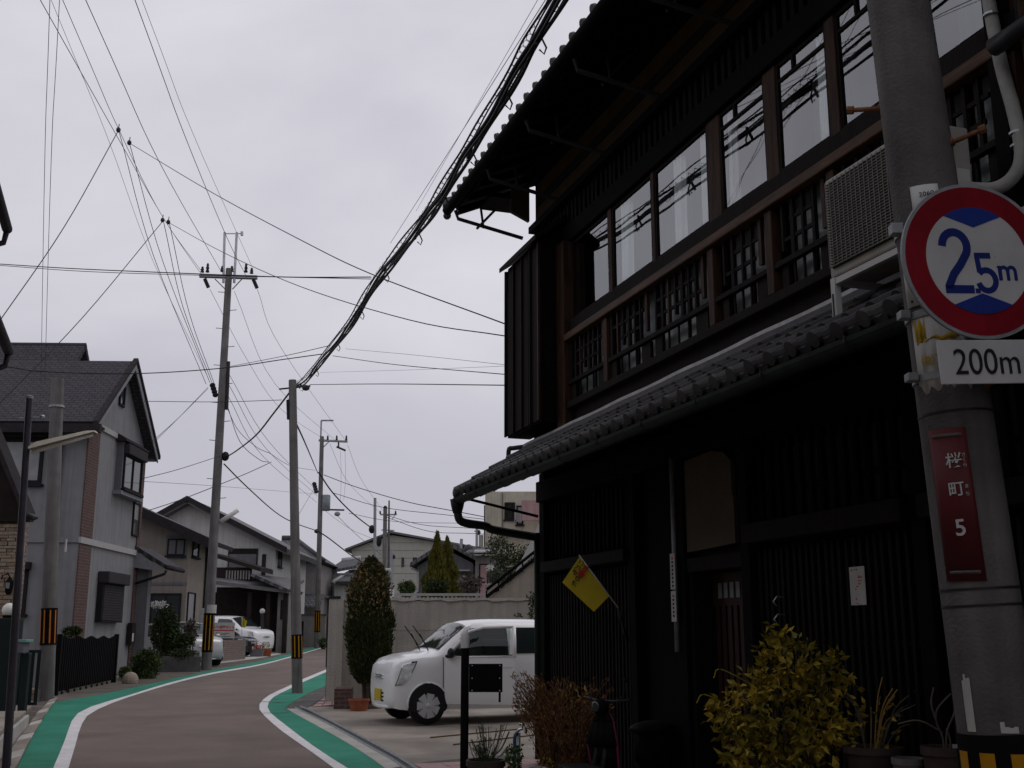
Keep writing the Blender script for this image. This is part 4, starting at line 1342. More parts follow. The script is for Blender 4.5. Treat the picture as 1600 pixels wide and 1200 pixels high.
# poles farther down the street
far = [('thin far steel pole left of the twin poles', 586, 960, 586, 778, 0.13, 0.10, 78, 'steel_dull'),
       ('pale concrete pole of the far twin poles', 600, 960, 602, 794, 0.17, 0.15, 84, 'pole_concrete'),
       ('brown far pole with crossarm, right of the twin poles', 607, 960, 608, 782, 0.15, 0.06, 86, 'concrete_dark'),
       ('low far pole half hidden by the conical tree', 612, 960, 612, 858, 0.16, 0.14, 92, 'steel_dull'),
       ('short far pale pole right of the conical tree', 631, 960, 631, 855, 0.17, 0.15, 96, 'pole_concrete'),
       ('distant thin pole above the grey tiled roof beside the apartment block', 745, 940, 745, 820, 0.13, 0.10, 85, 'steel_dull'),
       ('distant short pole over the grey tiled roofs', 721, 940, 721, 842, 0.14, 0.12, 85, 'steel_dull')]
for lab, bx, by, tx, ty, r0, r1, Y, m in far:
    e, b, t = pole(lab, bx, by, tx, ty, r0, r1, m, 'utility_pole', Y, 10)
    LF = lambda x, y: at(x, y, Y) - b
    if tx == 608:
        bar(e, LF(594, 804), LF(620, 804), 0.06)
        bar(e, LF(612, 812), LF(617, 805), 0.03, name='arm_brace')
        bar(e, LF(596, 828), LF(616, 829), 0.05)
        for x in (594, 618):
            insulator(LF(x, 803), 0.09, 0.25).build('insulator', 'dark_metal', e, True)
    if tx == 586:
        MB().ball(LF(581, 827), (0.22, 0.2, 0.3), 8, 6).build('splice_box', 'black_rubber', e)
    if tx == 602:
        MB().ball(LF(592, 846), (0.20, 0.2, 0.4), 8, 6).build('splice_box', 'black_rubber', e)
        MB().ball(LF(602, 794), (0.16, 0.16, 0.2), 8, 6).build('pole_cap', 'dark_metal', e)
    if tx == 631:
        for y in (864, 872):
            bar(e, LF(627, y), LF(634, y), 0.04)
    if tx in (612, 721, 745):
        bar(e, LF(tx - 4, ty + 10), LF(tx + 5, ty + 10), 0.05)
        MB().ball(LF(tx + 3, ty + 12), (0.15, 0.12, 0.2), 8, 5).build('clamp', 'dark_metal', e)

# ================================================================ wires
def wire(label, pts, r=0.012, m='cable', ext0=0.0, ext1=0.0, name='overhead_wire', k=6):
    """pts: (image x, image y, depth or None); open depths lie in the vertical plane of the two end points"""
    A, B = at(*pts[0]), at(*pts[-1])
    dx, dy = B.x - A.x, B.y - A.y
    W = []
    for i, (x, y, Y) in enumerate(pts):
        if Y is None:
            r_ = pixel_ray(x, y)
            den = r_.x * dy - r_.y * dx
            tt = (A.x * dy - A.y * dx) / den if abs(den) > 1e-6 else 0
            W.append(Vector((0, 0, EYE)) + r_ * tt)
        else:
            W.append(at(x, y, Y))
    if ext0:
        W = [W[0] + (W[0] - W[1]).normalized() * ext0] + W
    if ext1:
        W = W + [W[-1] + (W[-1] - W[-2]).normalized() * ext1]
    c = catmull(W, k)
    o = W[0]
    mb = MB()
    mb.tube([p - o for p in c], r * (0.62 if m == 'cable_grey' else 0.78), 5)
    ob = mb.build(name, m, None, True)
    ob.location = o
    return tag(ob, label, 'wire')
D2 = p2b.y
# primary lines from upper left to the crossarm of the tall power pole
wire('thin power line from top left to the left end of the tall pole crossarm', [(63, 0, 17), (184, 215, None), (255, 340, None), (303, 412, None), (316, 430, D2)], 0.012, 'cable_grey', 22)
wire('thin power line from top left corner to the crossarm middle', [(98, 0, 18), (186, 203, None), (256, 342, None), (318, 428, D2)], 0.011, 'cable_grey', 22)
wire('power line descending left of centre to the tall pole crossarm', [(134, 0, 19), (250, 255, None), (346, 425, D2)], 0.014, 'cable_grey', 22)
wire('bold power line slanting to the right end of the tall pole crossarm', [(211, 0, 19), (290, 215, None), (355, 372, None), (384, 430, D2)], 0.014, 'cable_grey', 22)
wire('faint power line just right of the bold slanting power line', [(222, 0, 20), (300, 205, None), (393, 415, D2)], 0.009, 'cable_grey', 22)
wire('faint line crossing the upper left wires', [(80, 0, 20), (170, 220, None), (240, 410, None), (326, 592, D2)], 0.008, 'cable_grey', 20)
wire('near vertical faint wire at the far left, left one of two', [(78, 0, 14), (70, 250, None), (64, 600, 24)], 0.008, 'cable_grey', 12)
wire('near vertical faint wire at the far left, right one of two', [(93, 0, 14), (80, 250, None), (70, 600, 24)], 0.008, 'cable_grey', 12)
# service drops with ball insulators
wire('dark service wire from the upper insulator down to the left edge', [(185, 204, 26), (100, 355, None), (-10, 515, 22)], 0.014, 'cable', 0, 4)
wire('dark service wire from the upper insulator down right to the wooden house', [(203, 224, 27), (330, 300, None), (470, 375, None), (580, 428, None), (789, 506, 13.2)], 0.011, 'cable')
wire('dark service wire from the lower insulator down to the left edge', [(254, 346, 30), (130, 495, None), (-10, 640, 24)], 0.014, 'cable', 0, 4)
wire('dark service wire from the lower insulator down right to the wooden house', [(264, 348, 30), (350, 395, None), (470, 448, None), (640, 500, None), (789, 525, 13.4)], 0.010, 'cable')
for i, (x0, y0, x1, y1, xm, ym, lab) in enumerate(((186, 205, 322, 600, 240, 400, 'leftmost of the four drop lines into the tall pole clamps'), (203, 226, 328, 598, 255, 410, 'second of the four drop lines into the tall pole clamps'), (256, 348, 331, 597, 286, 480, 'third of the four drop lines into the tall pole clamps'), (265, 350, 335, 600, 296, 490, 'rightmost of the four drop lines into the tall pole clamps'))):
    wire(lab, [(x0, y0, 27), (xm, ym, None), (x1, y1, D2)], 0.012, 'cable')
for x, y, Y, lab in ((185, 203, 26, 'upper left'), (202, 223, 27, 'upper right'), (254, 344, 30, 'lower left'), (263, 347, 30, 'lower right')):
    o = MB().ball((0, 0, 0), (0.06, 0.06, 0.07), 8, 6).tube([V(0, 0, 0.05), V(0.01, 0, 0.16)], 0.012, 5).build('ball_insulator', 'dark_metal', None, True)
    o.location = at(x, y, Y)
    tag(o, 'dark ball insulator on the service wires, %s of the four' % lab, 'insulator')
# cross street lines
wire('upper twisted cable crossing from left edge toward the cable bundle', [(-10, 412, 25), (120, 420, None), (310, 428, None), (450, 433, None), (580, 433, 19.0)], 0.014, 'cable', 6)
wire('second cable just below the crossing twisted cable', [(-10, 414, 25.4), (130, 424, None), (310, 430, None), (580, 436, 19.2)], 0.010, 'cable', 6)
wire('cable running from left edge below the slate roof ridge to the bundle', [(-10, 570, 22), (60, 580, None), (200, 584, None), (340, 576, None), (440, 562, None), (505, 553, 21.5)], 0.013, 'cable', 6)
wire('slim cable rising from the tall pole to the bundle', [(352, 574, 36), (440, 557, None), (515, 540, 21.5)], 0.010, 'cable')
wire('thin level wire from the grey house to the telephone pole', [(225, 627, 27), (340, 628, None), (440, 625, 25)], 0.010, 'cable')
wire('short wire from the house gable up to the tall pole clamps', [(238, 690, 29), (280, 652, None), (325, 607, D2)], 0.010, 'cable')
wire('second short wire from the house gable to the tall pole clamps', [(240, 692, 29), (282, 650, None), (325, 605, D2 + 0.2)], 0.008, 'cable')
wire('wire from the house wall climbing right to the splice box', [(222, 748, 29), (280, 733, None), (345, 712, D2)], 0.012, 'cable')
wire('slim wire level across behind the tall pole', [(222, 752, 30), (345, 760, None), (495, 772, 60)], 0.010, 'cable_grey')
wire('wire climbing from the gable roof to a splice at right', [(225, 800, 33), (290, 778, None), (380, 742, None), (424, 722, 40)], 0.016, 'cable')
# main cable bundle from the near pole to the telephone pole, with lashing coils
BUN = [(868, 0), (800, 118), (738, 222), (690, 300), (645, 366), (590, 434), (550, 500), (510, 552), (478, 592), (458, 606)]
A2 = Vector((axl(7.0).x + base0.x, PY + 0.05, 0))
B2 = p3b
def on_plane(x, y, A, B, off=0.0):
    r_ = pixel_ray(x, y)
    dx, dy = B.x - A.x, B.y - A.y
    ln = math.hypot(dx, dy)
    ax_, ay_ = A.x + off * dy / ln, A.y - off * dx / ln
    tt = (ax_ * dy - ay_ * dx) / (r_.x * dy - r_.y * dx)
    return Vector((0, 0, EYE)) + r_ * tt
core = [on_plane(x, y, A2, B2) for x, y in BUN]
core = [core[0] + (core[0] - core[1]).normalized() * 3.0] + core
core = catmull(core, 10)
bun = thing('cable_bundle', 'thick bundle of black telephone cables slanting across the sky', 'cable', core[0], 0)
random.seed(21)
for k in range(6):
    ox, oz, r_ = ((0, 0, 0.020), (0.05, -0.05, 0.017), (-0.04, 0.05, 0.010), (0.07, 0.02, 0.013), (-0.02, -0.10, 0.014), (0.04, 0.11, 0.008))[k]
    ph = random.random() * 6
    pts = []
    for i, p in enumerate(core):
        fade = min(1, (len(core) - 1 - i) / 8)
        pts.append(p - core[0] + V(ox + 0.012 * math.sin(i * 0.5 + ph), 0, (oz + 0.016 * math.sin(i * 0.37 + ph * 2))) * (0.3 + 0.7 * fade))
    MB().tube(pts, r_, 6).build('cable', 'cable', bun, True)
coil = []
N_ = len(core)
for i in range(N_ - 1):
    for j in range(8):
        q = core[i].lerp(core[i + 1], j / 8) - core[0]
        a = (i * 8 + j) * 0.75
        coil.append(q + V(0.018 * math.cos(a), 0.0, 0.09 + 0.02 * math.sin(a)))
MB().tube(coil, 0.003, 4).build('lashing_coil', 'cable', bun)
coil2 = []
for i in range(N_ - 1):
    for j in range(6):
        q = core[i].lerp(core[i + 1], j / 6) - core[0]
        a = (i * 6 + j) * 0.8
        coil2.append(q + V(0.03 + 0.018 * math.cos(a), 0.0, -0.04 + 0.02 * math.sin(a)))
MB().tube(coil2, 0.003, 4).build('lashing_coil', 'cable', bun)
for i in range(4, N_ - 4, 9):
    q = core[i] - core[0]
    MB().tube([q + V(0.02, 0, -0.16), q + V(0.06, 0, -0.20), q + V(0.08, 0, -0.14), q + V(0.04, 0, -0.05)], 0.009, 5).build('cable_loop', 'cable', bun)
    MB().tube([q + V(-0.01, -0.02, -0.13), q + V(0.03, 0.02, 0.02)], 0.016, 5).build('cable_tie', 'cable', bun)
wire('faint steel wire running left of the cable bundle', [(852, 0, 8.2), (760, 145, None), (690, 255, None), (610, 380, 18)], 0.006, 'cable_grey', 3)
wire('second faint steel wire beside the cable bundle', [(840, 0, 8.3), (745, 165, None), (650, 330, 16.5)], 0.004, 'cable_grey', 3)
# bundle continues from telephone pole to tall pole and beyond
D3 = p3b.y
wire('thick cable from the telephone pole down to the tall pole splice box', [(458, 606, D3), (428, 645, None), (400, 680, None), (370, 704, None), (354, 714, D2)], 0.028, 'cable')
wire('twisted cable from the tall pole down right to the far pole', [(350, 725, D2), (385, 760, None), (430, 800, None), (460, 817, None), (497, 830, 64)], 0.03, 'cable')
wire('cable going on right of the far transformer pole', [(497, 830, 64), (515, 842, None), (545, 865, None), (565, 878, 80)], 0.05, 'cable')
wire('straight cable from the telephone pole to the far transformer pole', [(462, 660, D3), (478, 695, None), (497, 740, 64)], 0.028, 'cable')
wire('thick cable sagging from the transformer pole to the thin steel pole', [(498, 738, 64), (520, 770, None), (552, 803, None), (583, 827, 78)], 0.055, 'cable')
# wires right of the bundle
wire('upper wire right of the bundle toward the wooden house', [(520, 556, 21.3), (620, 570, None), (789, 585, 14)], 0.008, 'cable')
wire('faint wire right of the bundle toward the shutter box', [(540, 545, 21), (650, 555, None), (789, 570, 14)], 0.005, 'cable_grey')
wire('twisted level wire from the telephone pole to the shutter box', [(484, 601, D3), (600, 600, None), (789, 602, 14)], 0.010, 'cable')
wire('faint level wire above the twisted level wire', [(500, 582, 24), (640, 578, None), (789, 572, 14.5)], 0.004, 'cable_grey')
# lines leaving the tall pole to the right and down
for i, (x0, y0, xm, ym, x1, y1, lab) in enumerate(((358, 585, 420, 690, 497, 768, 'first'), (357, 600, 415, 700, 496, 775, 'second'), (356, 618, 410, 712, 495, 785, 'third'))):
    wire('%s of three low voltage lines from tall pole to transformer pole' % lab, [(x0, y0, D2), (xm, ym, None), (x1, y1, 64)], 0.014, 'cable_grey')
wire('high line from tall pole crossarm sloping down behind the telephone pole', [(328, 452, D2), (385, 560, None), (440, 640, None), (512, 690, 64)], 0.012, 'cable_grey')
wire('high line from crossarm middle sloping to the far crossarm', [(366, 455, D2), (430, 600, None), (526, 690, 64)], 0.012, 'cable_grey')
wire('high line from crossarm right end sloping to the far crossarm tip', [(402, 452, D2), (440, 545, None), (541, 690, 64)], 0.012, 'cable_grey')
wire('looping service wire below the tall pole', [(354, 630, D2), (375, 690, None), (405, 718, None), (420, 722, 39)], 0.014, 'cable')
wire('second looping service wire below the tall pole', [(354, 635, D2), (372, 672, None), (400, 698, None), (418, 707, 39.5)], 0.012, 'cable')
wire('slack service line crossing behind the telephone pole', [(418, 706, 40), (455, 728, None), (493, 735, 64)], 0.016, 'cable_grey')
# lines right of the transformer pole
wire('upper long line from transformer pole to the right edge of sky', [(506, 742, 64), (560, 762, None), (640, 785, None), (728, 802, 60)], 0.028, 'cable', 0, 12)
wire('second long line from transformer pole to the right', [(520, 770, 64), (600, 793, None), (728, 808, 62)], 0.022, 'cable', 0, 12)
wire('third long line sagging toward the apartment block', [(545, 802, 66), (620, 815, None), (745, 818, 70)], 0.018, 'cable', 0, 12)
wire('fourth long line low above the conifers', [(600, 804, 84), (660, 820, None), (745, 826, 80)], 0.026, 'cable', 0, 10)
wire('fifth long line lowest above the conifers', [(604, 808, 84), (670, 830, None), (745, 834, 80)], 0.026, 'cable', 0, 10)
wire('steep line from far crossarm tip down to the twin poles', [(543, 695, 64), (565, 750, None), (600, 800, 84)], 0.014, 'cable_grey')
wire('steep line from far crossarm middle down to the twin poles', [(515, 693, 64), (545, 755, None), (596, 803, 84)], 0.014, 'cable_grey')
wire('vertical jumper wire hanging under the far crossarm switch, left one', [(532, 704, 64), (533, 745, None), (532, 782, 64.4)], 0.012, 'cable_grey')
wire('vertical jumper wire hanging under the far crossarm switch, right one', [(539, 705, 64), (540, 745, None), (537, 782, 64.4)], 0.012, 'cable_grey')
wire('service line from transformer pole clamps down left', [(490, 765, 64), (475, 790, None), (455, 825, 50)], 0.016, 'cable_grey')
wire('service line from transformer pole down right over the gable building', [(527, 806, 64), (560, 838, None), (600, 870, 75)], 0.022, 'cable_grey')
wire('faint line through the sky above the gable building', [(500, 792, 64), (545, 825, None), (583, 842, 78)], 0.016, 'cable_grey')

# ================================================================ buildings along the street
mat('glass_far', (0.028, 0.032, 0.036), 0.08, 0.2, 3, spec=0.7)
mat('glass_pale', (0.20, 0.21, 0.215), 0.15, 0.25, 2, spec=0.6)
def window(parent, M, u0, u1, z0, z1, fm='window_frame', pm='glass_far', mull=1, sill=True, fw=0.05, out=0.05, name='window'):
    fb = MB(M)
    fb.box(u0, u0 + fw, 0, out, z0, z1)
    fb.box(u1 - fw, u1, 0, out, z0, z1)
    fb.box(u0 + fw, u1 - fw, 0, out, z0, z0 + fw)
    fb.box(u0 + fw, u1 - fw, 0, out, z1 - fw, z1)
    for k in range(1, mull + 1):
        c = u0 + (u1 - u0) * k / (mull + 1)
        fb.box(c - fw / 2, c + fw / 2, 0, out * 0.9, z0 + fw, z1 - fw)
    wobj = fb.build(name, fm, parent)
    for k in range(mull + 1):
        a = u0 + (u1 - u0) * k / (mull + 1) + fw * 0.6
        b = u0 + (u1 - u0) * (k + 1) / (mull + 1) - fw * 0.6
        MB(M).box(a, b, 0.004, 0.018, z0 + fw * 0.8, z1 - fw * 0.8).build('pane', pm, wobj)
    if sill:
        MB(M).box(u0 - 0.06, u1 + 0.06, 0, out + 0.06, z0 - 0.07, z0 - 0.004).build('sill', fm, wobj)
    return wobj
def roof_slab(parent, p0, ridge, down, length, slope, thick, m, name='roof'):
    """slab with its own frame: x along the ridge, y down the slope"""
    x = Vector(ridge).normalized()
    y = Vector(down).normalized()
    z = x.cross(y)
    o = MB().box(0, length, 0, slope, (-thick if z.z > 0 else 0), (0 if z.z > 0 else thick)).build(name, m, parent)
    M = Matrix.Identity(4)
    M.col[0][:3], M.col[1][:3], M.col[2][:3], M.col[3][:3] = x, y, z, Vector(p0)
    o.matrix_local = M
    return o
def gable(parent, x0, x1, xr, y0, y1, ze0, zr, ze1, wallm, roofm, oh=0.5, og=0.45, thick=0.14, base=-0.3, fas='fascia_dark'):
    """gabled block: section in x (eaves at x0, x1, ridge at xr), extruded along y"""
    MB().prism([(x0, base), (x1, base), (x1, ze1), (xr, zr), (x0, ze0)], y0, y1, 'y').build('wall', wallm, parent)
    rs = []
    for xe, ze in ((x0, ze0), (x1, ze1)):
        dv = Vector((xe - xr, 0, ze - zr))
        ln = dv.length + oh
        p = V(xr, y0 - og, zr + thick * 1.05)
        rs.append(roof_slab(parent, p, (0, 1, 0), dv, (y1 - y0) + 2 * og, ln, thick, roofm))
        dn = dv.normalized()
        e = V(xr, 0, zr + thick) + dn * ln
        for yy in (y0 - og - 0.03, y1 + og):
            q0, q1 = V(xr, yy, zr + thick * 1.12), V(e.x, yy, e.z + thick * 0.12)
            MB().hexa([q0 + V(0, 0, -0.26), q1 + V(0, 0, -0.24), q1 + V(0, 0.03, -0.24), q0 + V(0, 0.03, -0.26), q0, q1, q1 + V(0, 0.03, 0), q0 + V(0, 0.03, 0)]).build('bargeboard', fas, parent)
        MB().tube([V(e.x + dn.x * 0.05, y0 - og, e.z - 0.12), V(e.x + dn.x * 0.05, y1 + og, e.z - 0.12)], 0.06, 8).build('gutter', fas, parent, True)
    return rs

# ---- grey two-storey house with brick corners
c1 = at(112, 991, 27.6)
c2 = at(206, 991, 32.4)
ang = math.atan2(c2.y - c1.y, c2.x - c1.x)
gd = (Vector((c2.x, c2.y)) - Vector((c1.x, c1.y))).length
g0 = gz(28)
gh = thing('grey_house', 'grey stucco two storey house with brick corner columns and slate roof', 'house', (c1.x, c1.y, g0), ang)
ze = at(150, 660, 28.0).z - g0
za = at(207, 580, 30.6).z - g0
gable(gh, 0, gd, gd / 2, 0, 7.5, ze, za, ze, 'stucco_grey', 'shingle', 0.40, 0.28, 0.14, fas='soffit')
FG = Matrix(((1, 0, 0, 0), (0, -1, 0, 0), (0, 0, 1, 0), (0, 0, 0, 1)))         # gable wall: u along wall, outward toward road
FF = Matrix(((0, -1, 0, 0), (1, 0, 0, 0), (0, 0, 1, 0), (0, 0, 0, 1)))        # camera-side wall: u to the left
def ug(px, Y0=None):
    """distance along the gable wall at this image column"""
    r_ = (px - 800) / 1793.0
    dx, dy = math.cos(ang), math.sin(ang)
    # c1 + t*(dx,dy) with x/y = r_
    return (r_ * c1.y - c1.x) / (dx - r_ * dy)
def zg(px, y):
    t = ug(px)
    return at(px, y, c1.y + t * math.sin(ang)).z - g0
# dark roof edge caps along the verges
for xe in (-0.4, gd + 0.4):
    q0, q1 = V(gd / 2, -0.35, za + 0.17), V(xe, -0.35, ze + 0.14 - 0.4 * (za - ze) / (gd / 2) + 0.02)
    MB().hexa([q0 + V(0, 0, -0.05), q1 + V(0, 0, -0.05), q1 + V(0, 0.12, -0.05), q0 + V(0, 0.12, -0.05), q0 + V(0, 0, 0.06), q1 + V(0, 0, 0.06), q1 + V(0, 0.12, 0.06), q0 + V(0, 0.12, 0.06)]).build('verge_cap', 'fascia_dark', gh)
MB().box(-0.53, -0.38, -0.45, 7.9, ze - 0.42, ze - 0.2).build('eave_fascia', 'fascia_dark', gh)
MB().box(-0.36, -0.01, -0.4, 7.8, ze - 0.28, ze - 0.22).build('eave_soffit', 'fascia_dark', gh)
zb = at(118, 846, 28).z - g0
MB(FG).box(-0.06, gd + 0.02, 0.0, 0.06, zb - 0.07, zb + 0.08).build('string_course', 'white_trim', gh)
MB(FF).box(0.0, 7.5, 0.0, 0.05, zb - 0.06, zb + 0.06).build('string_course', 'stucco_grey', gh)
MB(FG).box(-0.03, gd + 0.03, 0.0, 0.05, ze - 0.12, ze + 0.02).build('gable_band', 'white_trim', gh)
qc = MB(FG).box(-0.035, ug(130), 0.0, 0.035, -0.3, zb - 0.08).box(-0.035, ug(130), 0.0, 0.035, zb + 0.085, ze - 0.13)
qc.build('brick_column', 'brick', gh)
MB(FG).box(gd - 0.25, gd + 0.035, 0.0, 0.035, -0.3, zb - 0.08).box(gd - 0.25, gd + 0.035, 0.0, 0.035, zb + 0.085, ze - 0.13).build('brick_column', 'brick', gh)
MB().tube([V(-0.08, 0.62, ze - 0.4), V(-0.08, 0.62, -0.2)], 0.045, 8).build('downpipe', 'dark_metal', gh, True)
# upper bay window
u0, u1 = ug(160), ug(193)
z1, z0 = zg(160, 690), zg(175, 772)
bay = MB(FG).box(u0, u1, 0.0, 0.18, z0, z1).build('bay_window', 'stucco_dark', gh)
MB(FG).prism([(0.0, z1 + 0.24), (0.30, z1 + 0.05), (0.30, z1 + 0.0), (0.0, z1 + 0.0)], u0 - 0.15, u1 + 0.15, 'x').build('bay_roof', 'fascia_dark', bay)
MB(FG).box(u0 - 0.1, u1 + 0.1, 0.0, 0.24, z0 - 0.1, z0).build('bay_base', 'soffit', bay)
window(gh, FG @ Matrix.Translation(V(0, 0.18, 0)), u0 + 0.08, u1 - 0.08, z0 + 0.08, z1 - 0.3, mull=1, pm='glass_far')
MB(FG).box(u0 + 0.05, u1 - 0.03, 0.18, 0.34, z1 - 0.32, z1 - 0.04).build('shutter_housing', 'shutter', bay, bevel=0.02)
# lower window with closed roller shutter
u0, u1 = ug(146), ug(180)
z1, z0 = zg(150, 893), zg(150, 972)
sh = MB(FG).box(u0, u1, 0.0, 0.16, z0, z1 - 0.3).build('shuttered_window', 'window_frame', gh)
MB(FG).box(u0 - 0.03, u1 + 0.03, 0.0, 0.30, z1 - 0.3, z1).build('shutter_housing', 'shutter', sh, bevel=0.03)
n = 14
for k in range(n):
    za_ = z0 + 0.05 + (z1 - 0.38 - z0) * k / n
    MB(FG).box(u0 + 0.07, u1 - 0.07, 0.161, 0.175, za_, za_ + (z1 - 0.38 - z0) / n * 0.8).build('shutter_slat', 'shutter', sh)
# slim window
window(gh, FG, ug(193), ug(203), zg(198, 838), zg(198, 786), pm='glass_pale', mull=0, fw=0.045, sill=False)
MB(FG).box(ug(193) + 0.05, ug(203) - 0.05, 0.02, 0.03, zg(198, 836), zg(198, 812)).build('lower_sash', 'glass_far', gh)
# louvre in the gable peak
window(gh, FG, gd / 2 - 0.32, gd / 2 + 0.12, za - 1.15, za - 0.55, pm='glass_far', mull=0, sill=False, fw=0.07)
# windows on the camera-side wall
window(gh, FF, 1.05, 3.4, at(50, 760, 28).z - g0, at(50, 690, 28).z - g0, pm='glass_pale', mull=1, fw=0.09)
MB(FF).box(0.95, 3.5, 0.0, 0.22, at(50, 690, 28).z - g0 + 0.01, at(50, 683, 28).z - g0 + 0.1).build('window_hood', 'fascia_dark', gh)
window(gh, FF, 1.15, 2.0, at(50, 960, 28).z - g0, at(50, 892, 28).z - g0, pm='glass_far', mull=0, fw=0.08)
MB(FF).box(1.1, 2.05, 0.0, 0.22, at(50, 892, 28).z - g0 + 0.01, at(50, 888, 28).z - g0 + 0.12).build('window_hood', 'fascia_dark', gh)
# taller rear roof
h2 = MB().prism([(1.2, ze - 0.5), (7.2, ze - 0.5), (4.2, za + 0.95)], 2.1, 7.4, 'y').build('rear_gable', 'stucco_grey', gh)
for sx in (-1, 1):
    dv = Vector((sx * 3.0, 0, -(za + 0.95 - ze + 0.5)))
    roof_slab(gh, V(4.2, 1.75, za + 1.12), (0, 1, 0), dv, 6.0, dv.length + 0.2, 0.13, 'shingle', 'rear_roof')
# entrance canopy at the far end
pr = MB().prism([(-0.85, zb - 0.42), (0.0, zb + 0.10), (0.0, zb + 0.22), (-0.9, zb - 0.32)], gd - 0.30, gd + 1.6, 'x').build('porch_roof', 'shingle', gh)
MB().prism([(-0.8, zb - 0.52), (0.0, zb - 0.40), (0.0, zb + 0.08), (-0.8, zb - 0.42)], gd - 0.29, gd - 0.24, 'x').build('porch_board', 'soffit', gh)
MB().tube([V(gd - 0.28, -0.92, zb - 0.40), V(gd + 1.6, -0.92, zb - 0.40)], 0.06, 8).build('porch_gutter', 'fascia_dark', gh, True)
MB().tube([V(gd - 0.2, -0.9, zb - 0.48), V(gd - 0.2, -0.86, zb - 0.58), V(gd - 0.2, -0.06, zb - 0.85)], 0.04, 8).build('porch_downpipe', 'dark_metal', gh, True)
MB().box(gd + 0.02, gd + 0.35, -0.35, 0.0, -0.3, zb - 0.05).build('porch_pillar', 'stucco_dark', gh)
MB(FG).box(gd - 0.55, gd - 0.2, 0.036, 0.16, 0.9, 1.5).build('mail_slot', 'brown_dark', gh)
MB(FG).box(gd - 0.50, gd - 0.38, 0.161, 0.168, 1.0, 1.22).build('bell_plate', 'sign_white', gh)

# ---- beige house beyond
b0 = at(287, 991, 41.0)
bz = gz(41)
bh = thing('beige_house', 'beige two storey house with single slope tiled roof behind the bushes', 'house', (b0.x, b0.y, bz), R(92))
# local x away from the camera, local y to the left
zs = lambda px, y, Y=41.0: at(px, y, Y).z - bz
MB().prism([(0.0, -0.3), (0.0, zs(310, 838)), (8.0, zs(310, 838) + 3.6), (8.0, -0.3)], 0.0, 2.7, 'x').build('wall', 'stucco_l2', bh)
dv = Vector((0, -8.9, -3.95))
roof_slab(bh, V(-0.5, 8.0, zs(310, 838) + 3.78), (1, 0, 0), dv, 3.9, dv.length, 0.16, 'kawara_far')
MB().hexa([V(-0.55, 8.0, zs(310, 838) + 3.45), V(-0.5, 8.0, zs(310, 838) + 3.45), V(-0.5, -0.95, zs(310, 838) - 0.5), V(-0.55, -0.9, zs(310, 838) - 0.5), V(-0.55, 8.0, zs(310, 838) + 3.80), V(-0.5, 8.0, zs(310, 838) + 3.80), V(-0.5, -0.95, zs(310, 838) - 0.15), V(-0.55, -0.95, zs(310, 838) - 0.15)]).build('bargeboard', 'fascia_dark', bh)
FB = Matrix(((0, -1, 0, 0), (1, 0, 0, 0), (0, 0, 1, 0), (0, 0, 0, 1)))
FB2 = Matrix(((1, 0, 0, 0.0), (0, -1, 0, 0.0), (0, 0, 1, 0), (0, 0, 0, 1)))
ux = lambda px: (287 - px) / 1793 * 41.0
window(bh, FB, ux(281), ux(253), zs(265, 868), zs(265, 842), mull=1)
MB(FB).box(ux(284), ux(250), 0.0, 0.03, zs(265, 873), zs(265, 837)).build('window_surround', 'stucco_dark', bh)
window(bh, FB2, 0.45, 1.4, zs(297, 872, 42.5), zs(297, 845, 42.5), mull=0)
window(bh, FB, ux(280), ux(232), zs(265, 985), zs(265, 927), mull=1, name='porch_opening')
window(bh, FB2, 0.2, 1.3, zs(294, 978, 42.5), zs(294, 927, 42.5), mull=0, name='tall_window')
MB().tube([V(2.6, -0.06, zs(318, 845, 43)), V(2.6, -0.06, -0.2)], 0.05, 8).build('downpipe', 'dark_metal', bh, True)
MB(FB).box(-0.02, 8.0, 0.0, 0.03, zs(280, 914), zs(280, 910)).build('string_course', 'stucco_dark', bh)
MB(FB2).box(2.35, 2.5, 0.0, 0.25, zs(315, 985, 43), zs(315, 950, 43)).build('meter_box', 'sign_white', bh)

# ---- white gabled house with dark timber carport
YW = 60.0
wz = gz(YW)
wx = lambda px, Y=YW: (px - 800) / 1793 * Y
wv = lambda y, Y=YW: at(300, y, Y).z - wz
wh = thing('white_gable_house', 'white gabled house with deep roof and dark loggia opening', 'house', (wx(285), YW, wz), 0)
XL, XR = wx(285), wx(425)
rise = (wv(783) - wv(852)) / (XR - XL)
MB().prism([(wx(215) - XL, -0.3), (XR - XL, -0.3), (XR - XL, wv(852)), (0, wv(783)), (wx(215) - XL, wv(815))], 0.0, 9.0, 'y').build('wall', 'stucco_white', wh)
dv = Vector((wx(447) - XL, 0, -(wx(447) - XL) * rise))
roof_slab(wh, V(0, -0.7, wv(779)), (0, 1, 0), dv, 10.2, dv.length, 0.28, 'roof_far')
dv2 = Vector((wx(228) - XL, 0, -1.1))
roof_slab(wh, V(0, -0.7, wv(779)), (0, 1, 0), dv2, 10.2, dv2.length, 0.28, 'roof_far')
for d_ in (dv, dv2):
    q0, q1 = V(0, -0.76, wv(777)), V(d_.x, -0.76, wv(777) + d_.z)
    MB().hexa([q0 + V(0, 0, -0.3), q1 + V(0, 0, -0.3), q1 + V(0, 0.05, -0.3), q0 + V(0, 0.05, -0.3), q0, q1, q1 + V(0, 0.05, 0), q0 + V(0, 0.05, 0)]).build('bargeboard', 'fascia_dark', wh)
FW = Matrix(((1, 0, 0, 0), (0, -1, 0, 0), (0, 0, 1, 0), (0, 0, 0, 1)))
lo = MB(FW).box(wx(350) - XL, wx(397) - XL, 0.004, 0.06, wv(888), wv(857)).build('loggia', 'room_dark', wh)
